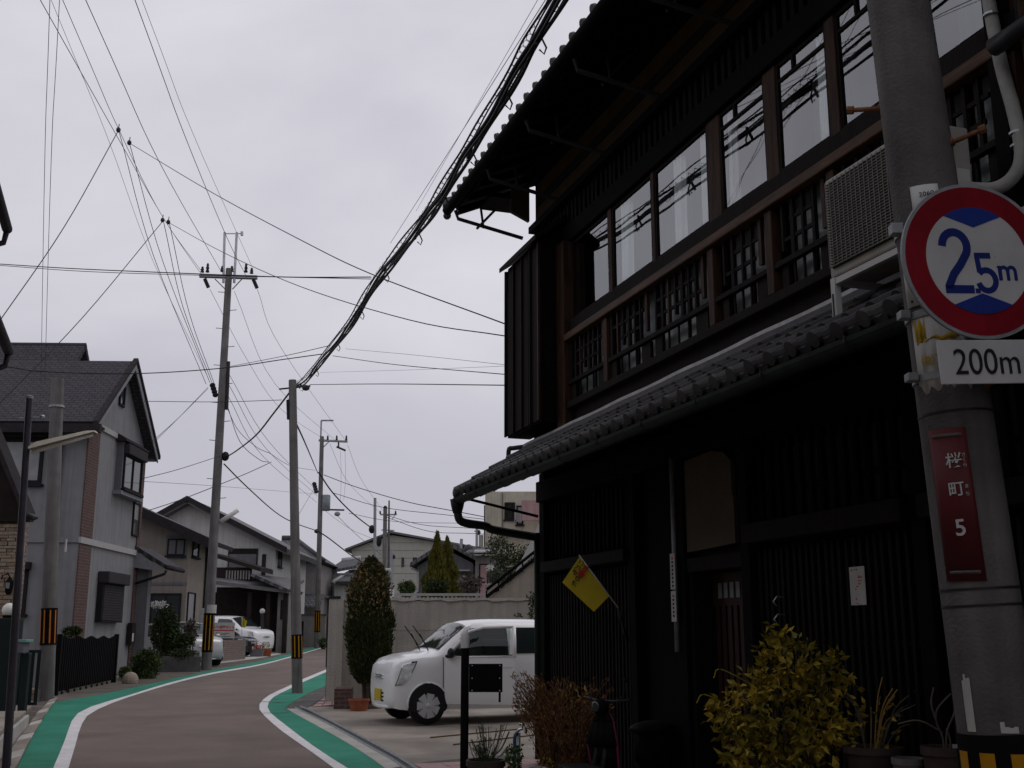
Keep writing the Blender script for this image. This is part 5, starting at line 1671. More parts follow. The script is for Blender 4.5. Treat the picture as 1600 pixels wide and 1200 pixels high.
MB(FW).box(wx(352) - XL, wx(395) - XL, 0.061, 0.075, wv(888), wv(866)).build('loggia_screen', 'stucco_dark', lo)
FWR = Matrix(((0, 1, 0, XR - XL), (1, 0, 0, 0), (0, 0, 1, 0), (0, 0, 0, 1)))
window(wh, FW, wx(404) - XL, wx(410) - XL, wv(900), wv(866), mull=0, sill=False)
window(wh, FWR, 0.6, 1.6, wv(884), wv(860), mull=1)
cp_ = thing('timber_carport', 'dark brown timber carport with slatted railing before the white house', 'carport', (wx(330, 56), 56.0, gz(56)), 0)
cx = lambda px: wx(px, 56) - wx(330, 56)
cv = lambda y: at(380, y, 56).z - gz(56)
MB().hexa([V(cx(318), 0.0, cv(868)), V(cx(402), 0.0, cv(893)), V(cx(402), 3, cv(893)), V(cx(318), 3, cv(868)), V(cx(318), 0.0, cv(862)), V(cx(402), 0, cv(887)), V(cx(402), 3, cv(885)), V(cx(318), 3, cv(860))]).build('pent_roof', 'roof_dark', cp_)
MB().box(cx(318), cx(386), 0.3, 0.4, cv(912), cv(886)).build('railing_back', 'brown_dark', cp_)
for k in range(9):
    MB().box(cx(346) + k * 0.14, cx(346) + k * 0.14 + 0.07, 0.22, 0.29, cv(905), cv(891)).build('baluster', 'siding_grey', cp_)
MB().hexa([V(cx(318), -0.9, cv(912)), V(cx(452), -0.9, cv(928)), V(cx(452), 3.4, cv(905)), V(cx(318), 3.4, cv(892)), V(cx(318), -0.9, cv(906)), V(cx(452), -0.9, cv(923)), V(cx(452), 3.4, cv(900)), V(cx(318), 3.4, cv(887))]).build('eave_roof', 'roof_far', cp_)
MB().box(cx(318), cx(432), 2.0, 2.2, -0.3, cv(915)).build('rear_screen', 'brown_dark', cp_)
for px in (335, 391, 420, 447):
    MB().box(cx(px) - 0.1, cx(px) + 0.1, -0.5, -0.3, -0.2, cv(926)).build('post', 'brown_dark', cp_)
lr_ = roof_slab(cp_, V(cx(396), -1.1, cv(897)), (0, 1, 0), (cx(454) - cx(396), 0, cv(925) - cv(900)), 4, math.hypot(cx(454) - cx(396), cv(925) - cv(900)), 0.15, 'kawara_far', 'tiled_porch_roof')
MB().box(cx(433), cx(450), -0.2, 2.5, -0.3, cv(927)).build('porch_wall', 'siding_grey', cp_)
window(cp_, Matrix.Translation(V(0, -0.2, 0)) @ FW, cx(438), cx(443), cv(968), cv(938), mull=0, sill=False)

# ---- grey house with hipped tile roof, and white storehouse beyond
YH = 72.0
gx = lambda px, Y=YH: (px - 800) / 1793 * Y
gv = lambda y, Y=YH: at(470, y, Y).z - gz(Y)
hh = thing('tiled_grey_house', 'grey walled house with hipped tile roof behind the transformer pole', 'house', (gx(430), YH, gz(YH)), 0)
o_ = gx(430)
MB().box(gx(428) - o_, gx(493) - o_, 0, 8, -0.4, gv(880)).build('wall', 'siding_grey', hh)
rp_ = [V(gx(415) - o_, -0.8, gv(878)), V(gx(505) - o_, -0.8, gv(878)), V(gx(500) - o_, 9, gv(878)), V(gx(415) - o_, 9, gv(878)), V(gx(418) - o_, 3.2, gv(836)), V(gx(440) - o_, 3.2, gv(836))]
MB().face([rp_[0], rp_[1], rp_[5], rp_[4]]).face([rp_[1], rp_[2], rp_[5]]).face([rp_[2], rp_[3], rp_[4], rp_[5]]).face([rp_[3], rp_[0], rp_[4]]).face(rp_[3::-1]).build('roof', 'kawara_far', hh)
MB().tube([rp_[4] + V(0, 0, 0.05), rp_[5] + V(0, 0, 0.05)], 0.2, 8).tube([rp_[5] + V(0, 0, 0.05), rp_[1] + V(0, 0, 0.05)], 0.14, 8).build('ridge_tiles', 'roof_tile', hh, True)
window(hh, FW, gx(448) - o_, gx(454) - o_, gv(905), gv(892), mull=0, sill=False)
MB().hexa([V(gx(455) - o_, -1.6, gv(950)), V(gx(505) - o_, -1.6, gv(952)), V(gx(505) - o_, 0, gv(932)), V(gx(455) - o_, 0, gv(932)), V(gx(455) - o_, -1.6, gv(947)), V(gx(505) - o_, -1.6, gv(949)), V(gx(505) - o_, 0, gv(928)), V(gx(455) - o_, 0, gv(928))]).build('lower_roof', 'kawara_far', hh)
window(hh, FW, gx(470) - o_, gx(486) - o_, gv(985), gv(960), mull=1, sill=False)
sw = thing('garden_wall', 'grey block garden wall at the far bend beside the transformer pole', 'wall', (gx(450, 68), 68, gz(68)), 0)
MB().box(gx(448, 68) - gx(450, 68), gx(508, 68) - gx(450, 68), 0, 0.2, -0.3, at(480, 962, 68).z - gz(68)).build('panel', 'siding_grey', sw)
MB().box(gx(447, 68) - gx(450, 68), gx(509, 68) - gx(450, 68), -0.06, 0.26, at(480, 962, 68).z - gz(68) + 0.003, at(480, 962, 68).z - gz(68) + 0.1).build('coping', 'concrete_dark', sw)
for px in (456, 470):
    MB().box(gx(px, 68) - gx(450, 68), gx(px + 4, 68) - gx(450, 68), -0.03, -0.004, 0.1, 1.5).build('gate_leaf', 'brown_dark', sw)
YK = 76.0
kx = lambda px, Y=YK: (px - 800) / 1793 * Y
kv = lambda y, Y=YK: at(530, y, Y).z - gz(Y)
kh = thing('white_storehouse', 'white plaster storehouse with stepped grey tile roofs near the gate post', 'house', (kx(505), YK, gz(YK)), 0)
k0 = kx(505)
MB().box(kx(503) - k0, kx(540) - k0, 2, 8, -0.4, kv(893)).build('wall', 'stucco_white', kh)
MB().box(kx(520) - k0, kx(600) - k0, 0, 6, -0.4, kv(915)).build('wall', 'stucco_white', kh)
for (xa, ya, xb, yb, yc, yd, Y0, Y1) in ((500, 895, 548, 886, 872, 868, 1.6, 5.0), (517, 914, 600, 912, 893, 890, -0.5, 3.5)):
    MB().hexa([V(kx(xa) - k0, Y0, kv(ya)), V(kx(xb) - k0, Y0, kv(yb)), V(kx(xb - 4) - k0, Y1, kv(yd)), V(kx(xa + 14) - k0, Y1, kv(yc)), V(kx(xa) - k0, Y0, kv(ya) + 0.2), V(kx(xb) - k0, Y0, kv(yb) + 0.2), V(kx(xb - 4) - k0, Y1, kv(yd) + 0.2), V(kx(xa + 14) - k0, Y1, kv(yc) + 0.2)]).build('roof', 'kawara_far', kh)
MB().tube([V(kx(513) - k0, 5, kv(870)), V(kx(545) - k0, 5, kv(866))], 0.25, 8).tube([V(kx(530) - k0, 3.5, kv(891)), V(kx(600) - k0, 3.5, kv(888))], 0.22, 8).tube([V(kx(519) - k0, -0.5, kv(911)), V(kx(531) - k0, 3.5, kv(891))], 0.18, 8).build('ridge_tiles', 'white_trim', kh, True)
MB().box(kx(501) - k0, kx(519) - k0, -1.2, 1.9, kv(935), kv(932)).build('awning', 'siding_grey', kh)

# ---- large pale gable hall far behind
YG = 95.0
px_ = lambda px, Y=YG: (px - 800) / 1793 * Y
pv = lambda y, Y=YG: at(640, y, Y).z - gz(Y)
hall = thing('pale_hall', 'large pale panelled hall with low gable roof on the skyline', 'building', (px_(540), YG, gz(YG)), 0)
h0 = px_(540)
MB().prism([(0.3, -0.5), (px_(780) - h0, -0.5), (px_(780) - h0, pv(862)), (px_(608) - h0, pv(836)), (0.3, pv(858))], 0, 14, 'y').build('wall', 'wall_panel', hall)
for (xa, ya, xb, yb) in ((536, 861, 608, 833.5), (608, 833.5, 790, 866)):
    MB().hexa([V(px_(xa) - h0, -0.6, pv(ya)), V(px_(xb) - h0, -0.6, pv(yb)), V(px_(xb) - h0, 14.6, pv(yb)), V(px_(xa) - h0, 14.6, pv(ya)), V(px_(xa) - h0, -0.6, pv(ya) + 0.16), V(px_(xb) - h0, -0.6, pv(yb) + 0.16), V(px_(xb) - h0, 14.6, pv(yb) + 0.16), V(px_(xa) - h0, 14.6, pv(ya) + 0.16)]).build('roof', 'roof_far', hall)
for y in (848, 860, 872, 884, 896):
    MB(FW).box(px_(545 if y > 855 else 575) - h0, px_(775 if y > 860 else 660) - h0, 0.002, 0.02, pv(y) - 0.02, pv(y) + 0.02).build('panel_joint', 'siding_grey', hall)
for a, b in ((557, 562), (567, 571), (625, 629), (643, 649)):
    window(hall, FW, px_(a) - h0, px_(b) - h0, pv(886), pv(871), mull=0, sill=False, fw=0.06)
# ---- dark grey house behind the conifers
YD = 60.0
dx_ = lambda px, Y=YD: (px - 800) / 1793 * Y
dv_ = lambda y, Y=YD: at(700, y, Y).z - gz(Y)
dh = thing('dark_grey_house', 'low dark grey house with shallow gable roof behind the golden conifers', 'house', (dx_(650), YD, gz(YD)), 0)
d0 = dx_(650)
MB().prism([(0, -0.4), (dx_(738) - d0, -0.4), (dx_(738) - d0, dv_(880)), (dx_(695) - d0, dv_(858)), (0, dv_(885))], 0, 8, 'y').build('wall', 'stucco_dark', dh)
for (xa, ya, xb, yb) in ((640, 887, 696, 852), (696, 852, 746, 878)):
    MB().hexa([V(dx_(xa) - d0, -0.6, dv_(ya)), V(dx_(xb) - d0, -0.6, dv_(yb)), V(dx_(xb) - d0, 8.6, dv_(yb)), V(dx_(xa) - d0, 8.6, dv_(ya)), V(dx_(xa) - d0, -0.6, dv_(ya) + 0.22), V(dx_(xb) - d0, -0.6, dv_(yb) + 0.22), V(dx_(xb) - d0, 8.6, dv_(yb) + 0.22), V(dx_(xa) - d0, 8.6, dv_(ya) + 0.22)]).build('roof', 'kawara_far', dh)
MB().box(dx_(706) - d0, dx_(735) - d0, -1.2, 0.0, dv_(894), dv_(892)).build('canopy', 'white_trim', dh)
MB(FW).box(dx_(708) - d0, dx_(722) - d0, 0.01, 0.04, dv_(930), dv_(893)).build('doorway', 'siding_grey', dh)
MB().tube([V(dx_(641) - d0, -0.55, dv_(888)), V(dx_(652) - d0, -0.1, dv_(893)), V(dx_(652) - d0, -0.1, dv_(925))], 0.06, 6).build('downpipe', 'concrete_pale', dh)
# ---- brownish house with corrugated canopy
YB = 52.0
ex_ = lambda px, Y=YB: (px - 800) / 1793 * Y
ev_ = lambda y, Y=YB: at(760, y, Y).z - gz(Y)
eh = thing('brown_house', 'small brown walled house with pale corrugated canopy and tiled ridge', 'house', (ex_(742), YB, gz(YB)), 0)
e0 = ex_(742)
MB().box(ex_(742) - e0, ex_(792) - e0, 0, 6, -0.4, ev_(868)).build('wall', 'siding_grey', eh)
MB().hexa([V(ex_(726) - e0, -0.8, ev_(868)), V(ex_(776) - e0, -0.8, ev_(868)), V(ex_(776) - e0, 3, ev_(850)), V(ex_(735) - e0, 3, ev_(850)), V(ex_(726) - e0, -0.8, ev_(865)), V(ex_(776) - e0, -0.8, ev_(865)), V(ex_(776) - e0, 3, ev_(847)), V(ex_(735) - e0, 3, ev_(847))]).build('roof', 'kawara_far', eh)
MB().tube([V(ex_(727) - e0, 1.5, ev_(857)), V(ex_(745) - e0, 2.6, ev_(852))], 0.16, 8).ball(V(ex_(729) - e0, 1.4, ev_(855)), (0.22, 0.2, 0.25), 8, 6).build('ridge_tiles', 'roof_tile', eh, True)
cc = MB()
for k in range(16):
    a = ex_(742) - e0 + k * 0.062
    cc.tube([V(a, -1.2, ev_(866)), V(a, 0.3, ev_(859))], 0.04, 6)
cc.build('corrugated_canopy', 'white_trim', eh, True)
dd = MB(FW).box(ex_(748) - e0, ex_(762) - e0, 0.01, 0.05, -0.2, ev_(881)).build('door', 'brown_dark', eh)
MB(FW).box(ex_(750) - e0, ex_(760) - e0, 0.051, 0.06, 0.0, ev_(883)).build('door_panel', 'stucco_pink', dd)
# ---- cream apartment block
YA = 56.0
ax_ = lambda px, Y=YA: (px - 800) / 1793 * Y
av_ = lambda y, Y=YA: at(800, y, Y).z - gz(Y)
ap = thing('apartment_block', 'cream apartment block with pink balconies seen under the eave', 'building', (ax_(757), YA, gz(YA)), 0)
a0 = ax_(757)
MB().box(ax_(757) - a0, ax_(900) - a0, 0.0, 10, -0.4, av_(768)).build('wall', 'stucco_cream', ap)
MB().box(ax_(782) - a0, ax_(900) - a0, -0.5, -0.004, av_(836), av_(833)).build('balcony_slab', 'stucco_cream', ap)
pk = MB().box(ax_(815) - a0, ax_(900) - a0, -1.2, -1.05, av_(817), av_(786)).build('balcony_panel', 'stucco_pink', ap)
MB(FW).box(ax_(784) - a0, ax_(785) - a0, 0.01, 0.1, av_(850), av_(770)).build('drain_pipe', 'concrete_dark', ap)
window(ap, FW, ax_(788) - a0, ax_(805) - a0, av_(812), av_(785), mull=1, fw=0.09, pm='brown_dark')
window(ap, FW, ax_(807) - a0, ax_(818) - a0, av_(820), av_(790), mull=0, fw=0.08, pm='glass_pale')
for k in range(6):
    MB().box(ax_(804 + k * 2.2) - a0, ax_(804 + k * 2.2) - a0 + 0.03, -0.7, -0.67, av_(817), av_(800)).build('rail_bar', 'sign_white', ap)
MB(FW).box(ax_(758) - a0, ax_(792) - a0, 0.005, 0.1, av_(851), av_(847)).build('ledge', 'stucco_beige', ap)
vt = thing('vent_stack', 'thin pale service tower left of the apartment block', 'tower', (ax_(750), YA + 1, gz(YA)), 0)
MB().box(-0.12, 0.1, 0, 0.5, 0, av_(833)).build('casing', 'concrete_pale', vt)
MB().tube([V(0.18, 0, 0), V(0.18, 0, av_(786))], 0.05, 6).build('pipe', 'dark_metal', vt)

# ================================================================ garden wall, gate post and stair on the right of the road
WY = 22.4
gw = thing('beige_garden_wall', 'rough beige rendered garden wall behind the white car', 'wall', (at(532, 991, WY).x, WY, gz(WY)), R(2))
wl = at(845, 991, WY).x - at(532, 991, WY).x + 3.0
wtop = at(700, 934, WY).z - gz(WY)
wall_o = MB().box(0, wl, 0.0, 0.18, -0.2, wtop - 0.06).build('panel', 'garden_wall', gw)
cpn = MB()
n = 46
for i in range(n):
    a, b = wl * i / n, wl * (i + 1) / n
    j0, j1 = 0.012 * math.sin(i * 2.1) + 0.008 * math.sin(i * 5.3), 0.012 * math.sin((i + 1) * 2.1) + 0.008 * math.sin((i + 1) * 5.3)
    zz0, zz1 = wtop - 0.055, wtop + 0.0
    cpn.hexa([(a, -0.035 + j0, zz0 + j0), (b, -0.035 + j1, zz0 + j1), (b, 0.21, zz0), (a, 0.21, zz0), (a, -0.03 + j0, zz1 + j1 * 0.3), (b, -0.03 + j1, zz1 + j1 * 0.3), (b, 0.2, zz1), (a, 0.2, zz1)])
cpn.build('coping', 'garden_wall', gw)
for z in (wtop * 0.36, wtop * 0.68):
    MB().box(0.2, wl, -0.006, -0.001, z - 0.006, z + 0.006).build('render_joint', 'stucco_beige', gw)
gp = thing('gate_post', 'square beige gate post with dark cap at the driveway corner', 'gate post', (at(526, 991, 22.2).x, 22.1, gz(22.1)), R(8))
MB().box(-0.15, 0.13, -0.1, 0.3, -0.15, wtop - 0.03).build('shaft', 'garden_wall', gp)
MB().box(-0.16, 0.07, -0.12, 0.2, wtop - 0.027, wtop + 0.02).build('cap', 'fascia_dark', gp)
bd = thing('narrow_board', 'narrow dark brown board on a post beside the gate post', 'board', (at(514, 991, 22.6).x, 22.6, gz(22.6)), 0)
MB().box(-0.04, 0.045, -0.03, 0.0, 0.62, at(516, 984, 22.6).z - gz(22.6)).build('board', 'brown_dark', bd)
MB().box(-0.03, 0.0, 0.002, 0.04, -0.1, at(516, 984, 22.6).z - gz(22.6) - 0.05).build('post', 'dark_metal', bd)
# outside stair with sloping wall and railing behind the garden wall
YS = 25.5
sx_ = lambda px: at(px, 991, YS).x
st = thing('outside_stair', 'beige sloping stair wall with black handrail rising behind the garden wall', 'stair', (sx_(755), YS, gz(YS)), 0)
s0 = sx_(755)
sv = lambda px, y: at(px, y, YS).z - gz(YS)
MB().prism([(sx_(764) - s0, -0.2), (sx_(930) - s0, -0.2), (sx_(930) - s0, sv(800, 802)), (sx_(764) - s0, sv(800, 935))], 0.0, 0.25, 'y').build('stair_wall', 'stucco_beige', st)
MB().prism([(sx_(805) - s0, sv(800, 890)), (sx_(850) - s0, sv(800, 848)), (sx_(870) - s0, sv(800, 790)), (sx_(850) - s0, sv(800, 800)), (sx_(828) - s0, sv(800, 845))], 1.2, 1.35, 'y').build('upper_panel', 'stucco_white', st)
for off, r in ((0, 0.035), (0.14, 0.022), (0.19, 0.016)):
    MB().tube([V(sx_(760) - s0, -0.05, sv(800, 930) - off + 0.12), V(sx_(930) - s0, -0.05, sv(800, 797) - off + 0.10)], r, 8).build('handrail', 'black_paint', st, True)
for k in range(10):
    f = k / 9
    p = V(sx_(760) - s0, -0.05, sv(800, 930) + 0.10).lerp(V(sx_(930) - s0, -0.05, sv(800, 797) + 0.10), f)
    MB().tube([p, p - V(0, 0, 0.22)], 0.02, 6).build('rail_post', 'black_paint', st)
# pale fence line seen above the wall
wf = thing('white_fence', 'low white fence just above the garden wall in front of the conifers', 'fence', (at(620, 991, 27).x, 27, gz(27)), 0)
fx = lambda px: at(px, 991, 27).x - at(620, 991, 27).x
ft = at(700, 927, 27).z - gz(27)
MB().box(fx(615), fx(765), 0, 0.05, ft - 0.06, ft).build('rail', 'white_trim', wf)
MB().box(fx(615), fx(765), 0.004, 0.046, -0.1, 0.3).build('base_board', 'white_trim', wf)
for k in range(24):
    x = fx(617) + (fx(763) - fx(617)) * k / 23
    MB().box(x - 0.02, x + 0.02, -0.012, -0.002, 0.0, ft - 0.065 + random.uniform(-0.03, 0.0)).build('picket', 'white_trim', wf)
pc = thing('planter_box', 'pale concrete planter with round hole behind the garden wall', 'planter', (at(772, 991, 26).x, 26, gz(26)), 0)
pz = at(770, 912, 26).z - gz(26)
MB().box(-0.21, 0.14, 0, 0.3, 0, pz).build('block', 'stucco_beige', pc, bevel=0.02)
MB().cyl(V(0.05, -0.012, pz - 0.14), V(0.05, -0.002, pz - 0.14), 0.055, None, 12).build('hole', 'room_dark', pc)

# ================================================================ left foreground
# opposite house, only its gutter ends reach into the picture
od = Vector((-0.3206, 0.9472))
oh_ = thing('opposite_house', 'house at the left edge of which only two gutter ends show', 'house', (-6.9, 12.6, 0.13), math.atan2(od.y, od.x))
# local x away along the street, local y to the left (away from the street)
MB().box(-30, 0, 0, 7, -0.3, 5.95).build('wall', 'stucco_beige', oh_)  # lengthened unseen behind the camera to shut skylight out of the street
MB().hexa([V(-30, -0.55, 5.85), V(0.3, -0.55, 5.85), V(0.3, 7.5, 5.85), V(-30, 7.5, 5.85), V(-30, 2.5, 7.6), V(0.3, 2.5, 7.6), V(0.3, 4.5, 7.6), V(-30, 4.5, 7.6)]).build('roof', 'roof_far', oh_)
for px, y in ((11, 362), (13, 553)):
    p = at(px, y, 12.9)
    q = Matrix.Rotation(-math.atan2(od.y, od.x), 4, 'Z') @ (p - V(-6.9, 12.6, 0.13))
    mb = MB()
    mb.tube([q + V(0.0, 0.0, 0.03), q + V(-3.5, 0.0, 0.03)], 0.06, 10)
    mb.tube([q + V(-0.05, 0, -0.02), q + V(-0.05, 0.02, -0.16), q + V(-0.3, 0.35, -0.4), q + V(-0.3, 0.62, -0.55)], 0.035, 8)
    mb.build('gutter_end', 'fascia_dark', oh_, True)
    MB().box(-4.0, q.x - 0.12, min(q.y + 0.03, -0.01), -0.005 if q.z < 4.5 else 0.3, q.z + 0.095, q.z + 0.15).build('eave_board', 'fascia_dark', oh_)
# stone-faced porch
YP = 20.0
lx = lambda px, Y=YP: at(px, 991, Y).x
lz = lambda y, Y=YP: at(20, y, Y).z - gz(Y)
so_ = thing('stone_porch', 'porch with rough tan stone facing and dark sloped roof at left edge', 'porch', (lx(25), YP, gz(YP)), 0)
o1 = lx(25)
core_ = MB().box(-5, -0.05, 0.05, 0.22, -0.3, lz(815)).build('core_wall', 'stone_face', so_)
# individual facing stones in courses
random.seed(5)
z = 0.62
while z < lz(822):
    h = random.uniform(0.05, 0.09)
    x = -1.25
    while x < -0.02:
        l = random.uniform(0.10, 0.26)
        x2 = min(x + l, 0.0)
        d0_ = random.uniform(0.0, 0.03)
        mb = MB()
        mb.box(x + 0.006, x2 - 0.006, -0.02 - d0_, 0.055, z + 0.005, z + h - 0.005)
        mb.build('facing_stone', random.choice(['stone_a', 'stone_b', 'stone_c']) if 'stone_a' in MATS else 'stone_face', so_)
        x = x2
    z += h
rX = lambda x, y: at(x, y, 19.6).x - o1
rZ = lambda x, y: at(x, y, 19.6).z - gz(YP)
roofp = [(rX(-120, 420), rZ(-120, 420)), (rX(44, 812), rZ(44, 812)), (rX(47, 802), rZ(47, 802)), (rX(-120, 392), rZ(-120, 392))]
MB().prism(roofp, -0.55, -0.15, 'y').build('roof', 'fascia_dark', so_)
MB().prism([(rX(-120, 430), rZ(-120, 430)), (rX(36, 812), rZ(36, 812)), (rX(-120, 812), rZ(-120, 812))], -0.1, 0.045, 'y').build('gable_infill', 'brown_dark', so_)
MB().tube([V(rX(46, 806), -0.56, rZ(46, 806)), V(rX(46, 806), -0.14, rZ(46, 806))], 0.05, 8).build('gutter', 'dark_metal', so_, True)
ln_ = thing('wall_lantern', 'black carriage lantern on the stone porch at left', 'lantern', (lx(13), YP - 0.15, gz(YP) + lz(915)), 0)
MB().lathe([(0.03, -0.16), (0.055, -0.13), (0.085, 0.06), (0.06, 0.08), (0.02, 0.14)], (0, 0, 0), 6).build('housing', 'black_paint', ln_)
MB().lathe([(0.05, -0.11), (0.078, 0.045)], (0, -0.006, 0), 6).build('glass', 'glass_pale', ln_)
MB().tube([V(0, 0, 0.14), V(-0.05, 0.02, 0.2), V(-0.16, 0.06, 0.17), V(-0.2, 0.12, 0.1)], 0.012, 6).build('bracket', 'black_paint', ln_)
# dark gate pillar with globe lamp, mailbox, low stone wall, entrance slab
YL = 18.6
gl = thing('gate_pillar', 'dark green gate pillar at the left entrance', 'gate pillar', (lx(13, YL), YL, gz(YL)), 0)
MB().box(-0.17, 0.17, -0.15, 0.15, -0.1, lz(966, YL)).build('shaft', 'pillar_green' if 'pillar_green' in MATS else 'black_paint', gl, bevel=0.01)
glb = thing('globe_lamp', 'white globe lamp on the dark green gate pillar', 'lamp', (lx(11, YL), YL, gz(YL) + lz(966, YL)), 0)
MB().ball((0, 0, 0.13), 0.115, 16, 10).build('globe', 'lamp_glass', glb, True)
MB().lathe([(0.09, 0.004), (0.10, 0.03), (0.08, 0.05)], (0, 0, 0), 14).build('collar', 'black_paint', glb)
mbx = thing('mail_box', 'grey and green mail box beside the dark gate pillar', 'mail box', (lx(33, 18.4), 18.4, gz(18.4)), 0)
MB().box(-0.09, 0.09, -0.1, 0.15, lz(1020, 18.4), lz(1004, 18.4)).build('body', 'stucco_dark', mbx, bevel=0.01)
MB().box(-0.11, 0.14, -0.12, 0.17, lz(1004, 18.4) + 0.003, lz(999, 18.4)).build('lid', 'mint', mbx, bevel=0.008)
MB().box(0.05, 0.16, 0.0, 0.1, -0.05, lz(1021, 18.4)).build('post', 'pillar_green', mbx)
gp2 = thing('green_gate', 'dark green metal garden gate between pillar and concrete pole', 'gate', (lx(38, 20.5), 20.5, gz(20.5)), R(20))
MB().box(-0.25, 0.3, 0, 0.03, 0.05, 0.1).box(-0.25, 0.3, 0, 0.03, 0.95, 1.0).build('gate_rail', 'pillar_green', gp2)
for k in range(6):
    MB().box(-0.25 + k * 0.1, -0.19 + k * 0.1, -0.015, -0.002, 0.05, 1.0).build('gate_bar', 'pillar_green', gp2)
lw = thing('low_stone_wall', 'low irregular tan stone wall beside the concrete pole', 'wall', (lx(22, 21.8), 21.8, gz(21.8)), R(6))
MB().box(0, lx(62, 21.8) - lx(22, 21.8), 0.03, 0.3, -0.1, 0.24).build('core', 'concrete_dark', lw)
random.seed(11)
x = 0.0
while x < lx(62, 21.8) - lx(22, 21.8):
    l = random.uniform(0.09, 0.16)
    zc = random.uniform(0.09, 0.15)
    for za_, zb_ in ((-0.06, zc), (zc + 0.008, 0.255)):
        MB().box(x + 0.005, x + l - 0.005, -0.02 - random.random() * 0.02, 0.1, za_, zb_).build('stone', random.choice(['stone_a', 'stone_b', 'stone_c']), lw, bevel=0.012)
    x += l
es = thing('entrance_slab', 'raised pale concrete entrance slab at the lower left edge', 'step', (gnd(33, 1150).x, gnd(33, 1150).y, gnd(33, 1150).z), math.atan2(0.947, -0.32))
MB().box(-4.5, 1.15, 0.0, 4.0, -0.1, 0.20).build('slab', 'concrete_pale', es, bevel=0.01)
MB().box(-4.5, 1.10, 0.04, 4.0, 0.203, 0.26).build('upper_slab', 'concrete', es, bevel=0.01)
fp = thing('forecourt', 'sloping concrete forecourt in front of the low stone wall', 'forecourt', (gnd(45, 1112).x, gnd(45, 1112).y, gnd(45, 1112).z), math.atan2(0.947, -0.32))
MB().hexa([V(-2.6, 0, -0.1), V(2.0, 0, -0.1), V(2.0, 3, -0.1), V(-2.6, 3, -0.1), V(-2.6, 0.0, 0.05), V(2.0, 0.0, 0.06), V(2.0, 3, 0.16), V(-2.6, 3, 0.16)]).build('slab', 'concrete', fp)
# street light on the thin pole
lampb = gnd(10, 1202)
lp = thing('thin_lamp_post', 'thin dark lamp post at the left edge with long fluorescent lamp', 'lamp post', lampb, 0)
tp = at(46, 623, lampb.y) - lampb
MB().tube([V(0, 0, -0.1), tp], [0.045, 0.036], 10).build('shaft', 'lamp_post', lp, True, auto=50)
MB().lathe([(0.042, 0), (0.042, 0.03), (0.02, 0.04)], tp, 10).build('cap', 'steel_dull', lp)
la, lb_ = at(46, 705, lampb.y) - lampb, at(150, 676, lampb.y + 0.25) - lampb
q0 = la.lerp(lb_, 0.04)
hd = MB()
dv = (lb_ - q0)
sidev = Vector((0.0, 1, 0)).cross(dv).normalized()
secs = []
for k in range(9):
    t = k / 8
    wd = 0.10 * (1 - 0.45 * t) + 0.016
    h = (0.085 * (1 - 0.5 * t) + 0.006) * (1 if 0 < k < 8 else 0.5)
    c = q0 + dv * t
    up_ = Vector((-dv.normalized().z, 0, dv.normalized().x))
    secs.append([c + V(0, -wd, 0), c + V(0, -wd * 0.7, 0) + up_ * h * 0.8, c + up_ * h, c + V(0, wd * 0.7, 0) + up_ * h * 0.8, c + V(0, wd, 0)])
for A, B in zip(secs, secs[1:]):
    for j in range(4):
        hd.face([A[j], A[j + 1], B[j + 1], B[j]])
hd.face(secs[0])
hd.face(secs[-1])
hd.build('lamp_hood', 'lamp_cream', lp, True, auto=50)
MB().tube([q0 + V(0, 0, -0.02), q0 + dv * 0.95 + V(0, 0, -0.012)], 0.022, 8).build('fluorescent_tube', 'lamp_glass', lp, True)
MB().tube([at(30, 654, lampb.y) - lampb, at(68, 652, lampb.y) - lampb], 0.010, 6).build('cross_rod', 'steel', lp)
MB().ball(at(66, 651, lampb.y) - lampb, (0.03, 0.03, 0.022), 8, 6).build('sensor', 'steel', lp, True)
# black folding gate
gA, gB = gnd(86, 1087), gnd(177, 1066.5)
fg = thing('folding_gate', 'black folding driveway gate in front of the grey house', 'gate', gA, math.atan2(gB.y - gA.y, gB.x - gA.x))
gl_ = math.hypot(gB.x - gA.x, gB.y - gA.y)
nb = 32
for k in range(nb):
    x = gl_ * k / (nb - 1)
    MB().box(x - 0.034, x + 0.034, -0.018, 0.018, 0.07 + SLOPE * x, 1.17 + 0.03 * math.sin(k * 0.9)).build('upright', 'black_paint', fg)
for z in (0.16, 1.05):
    MB().box(0.0, gl_, 0.02, 0.04, z, z + 0.04).build('rail', 'black_paint', fg)
for k in range(0, nb - 3, 3):
    x0_, x1_ = gl_ * k / (nb - 1), gl_ * (k + 3) / (nb - 1)
    MB().cyl(V(x0_, -0.02, 0.03 + SLOPE * x0_), V(x0_, 0.02, 0.03 + SLOPE * x0_), 0.03, None, 10).build('caster', 'black_rubber', fg)
for x in (0, gl_):
    MB().box(x - 0.05, x + 0.05, -0.05, 0.05, 0.0, 1.24).build('end_post', 'black_paint', fg)
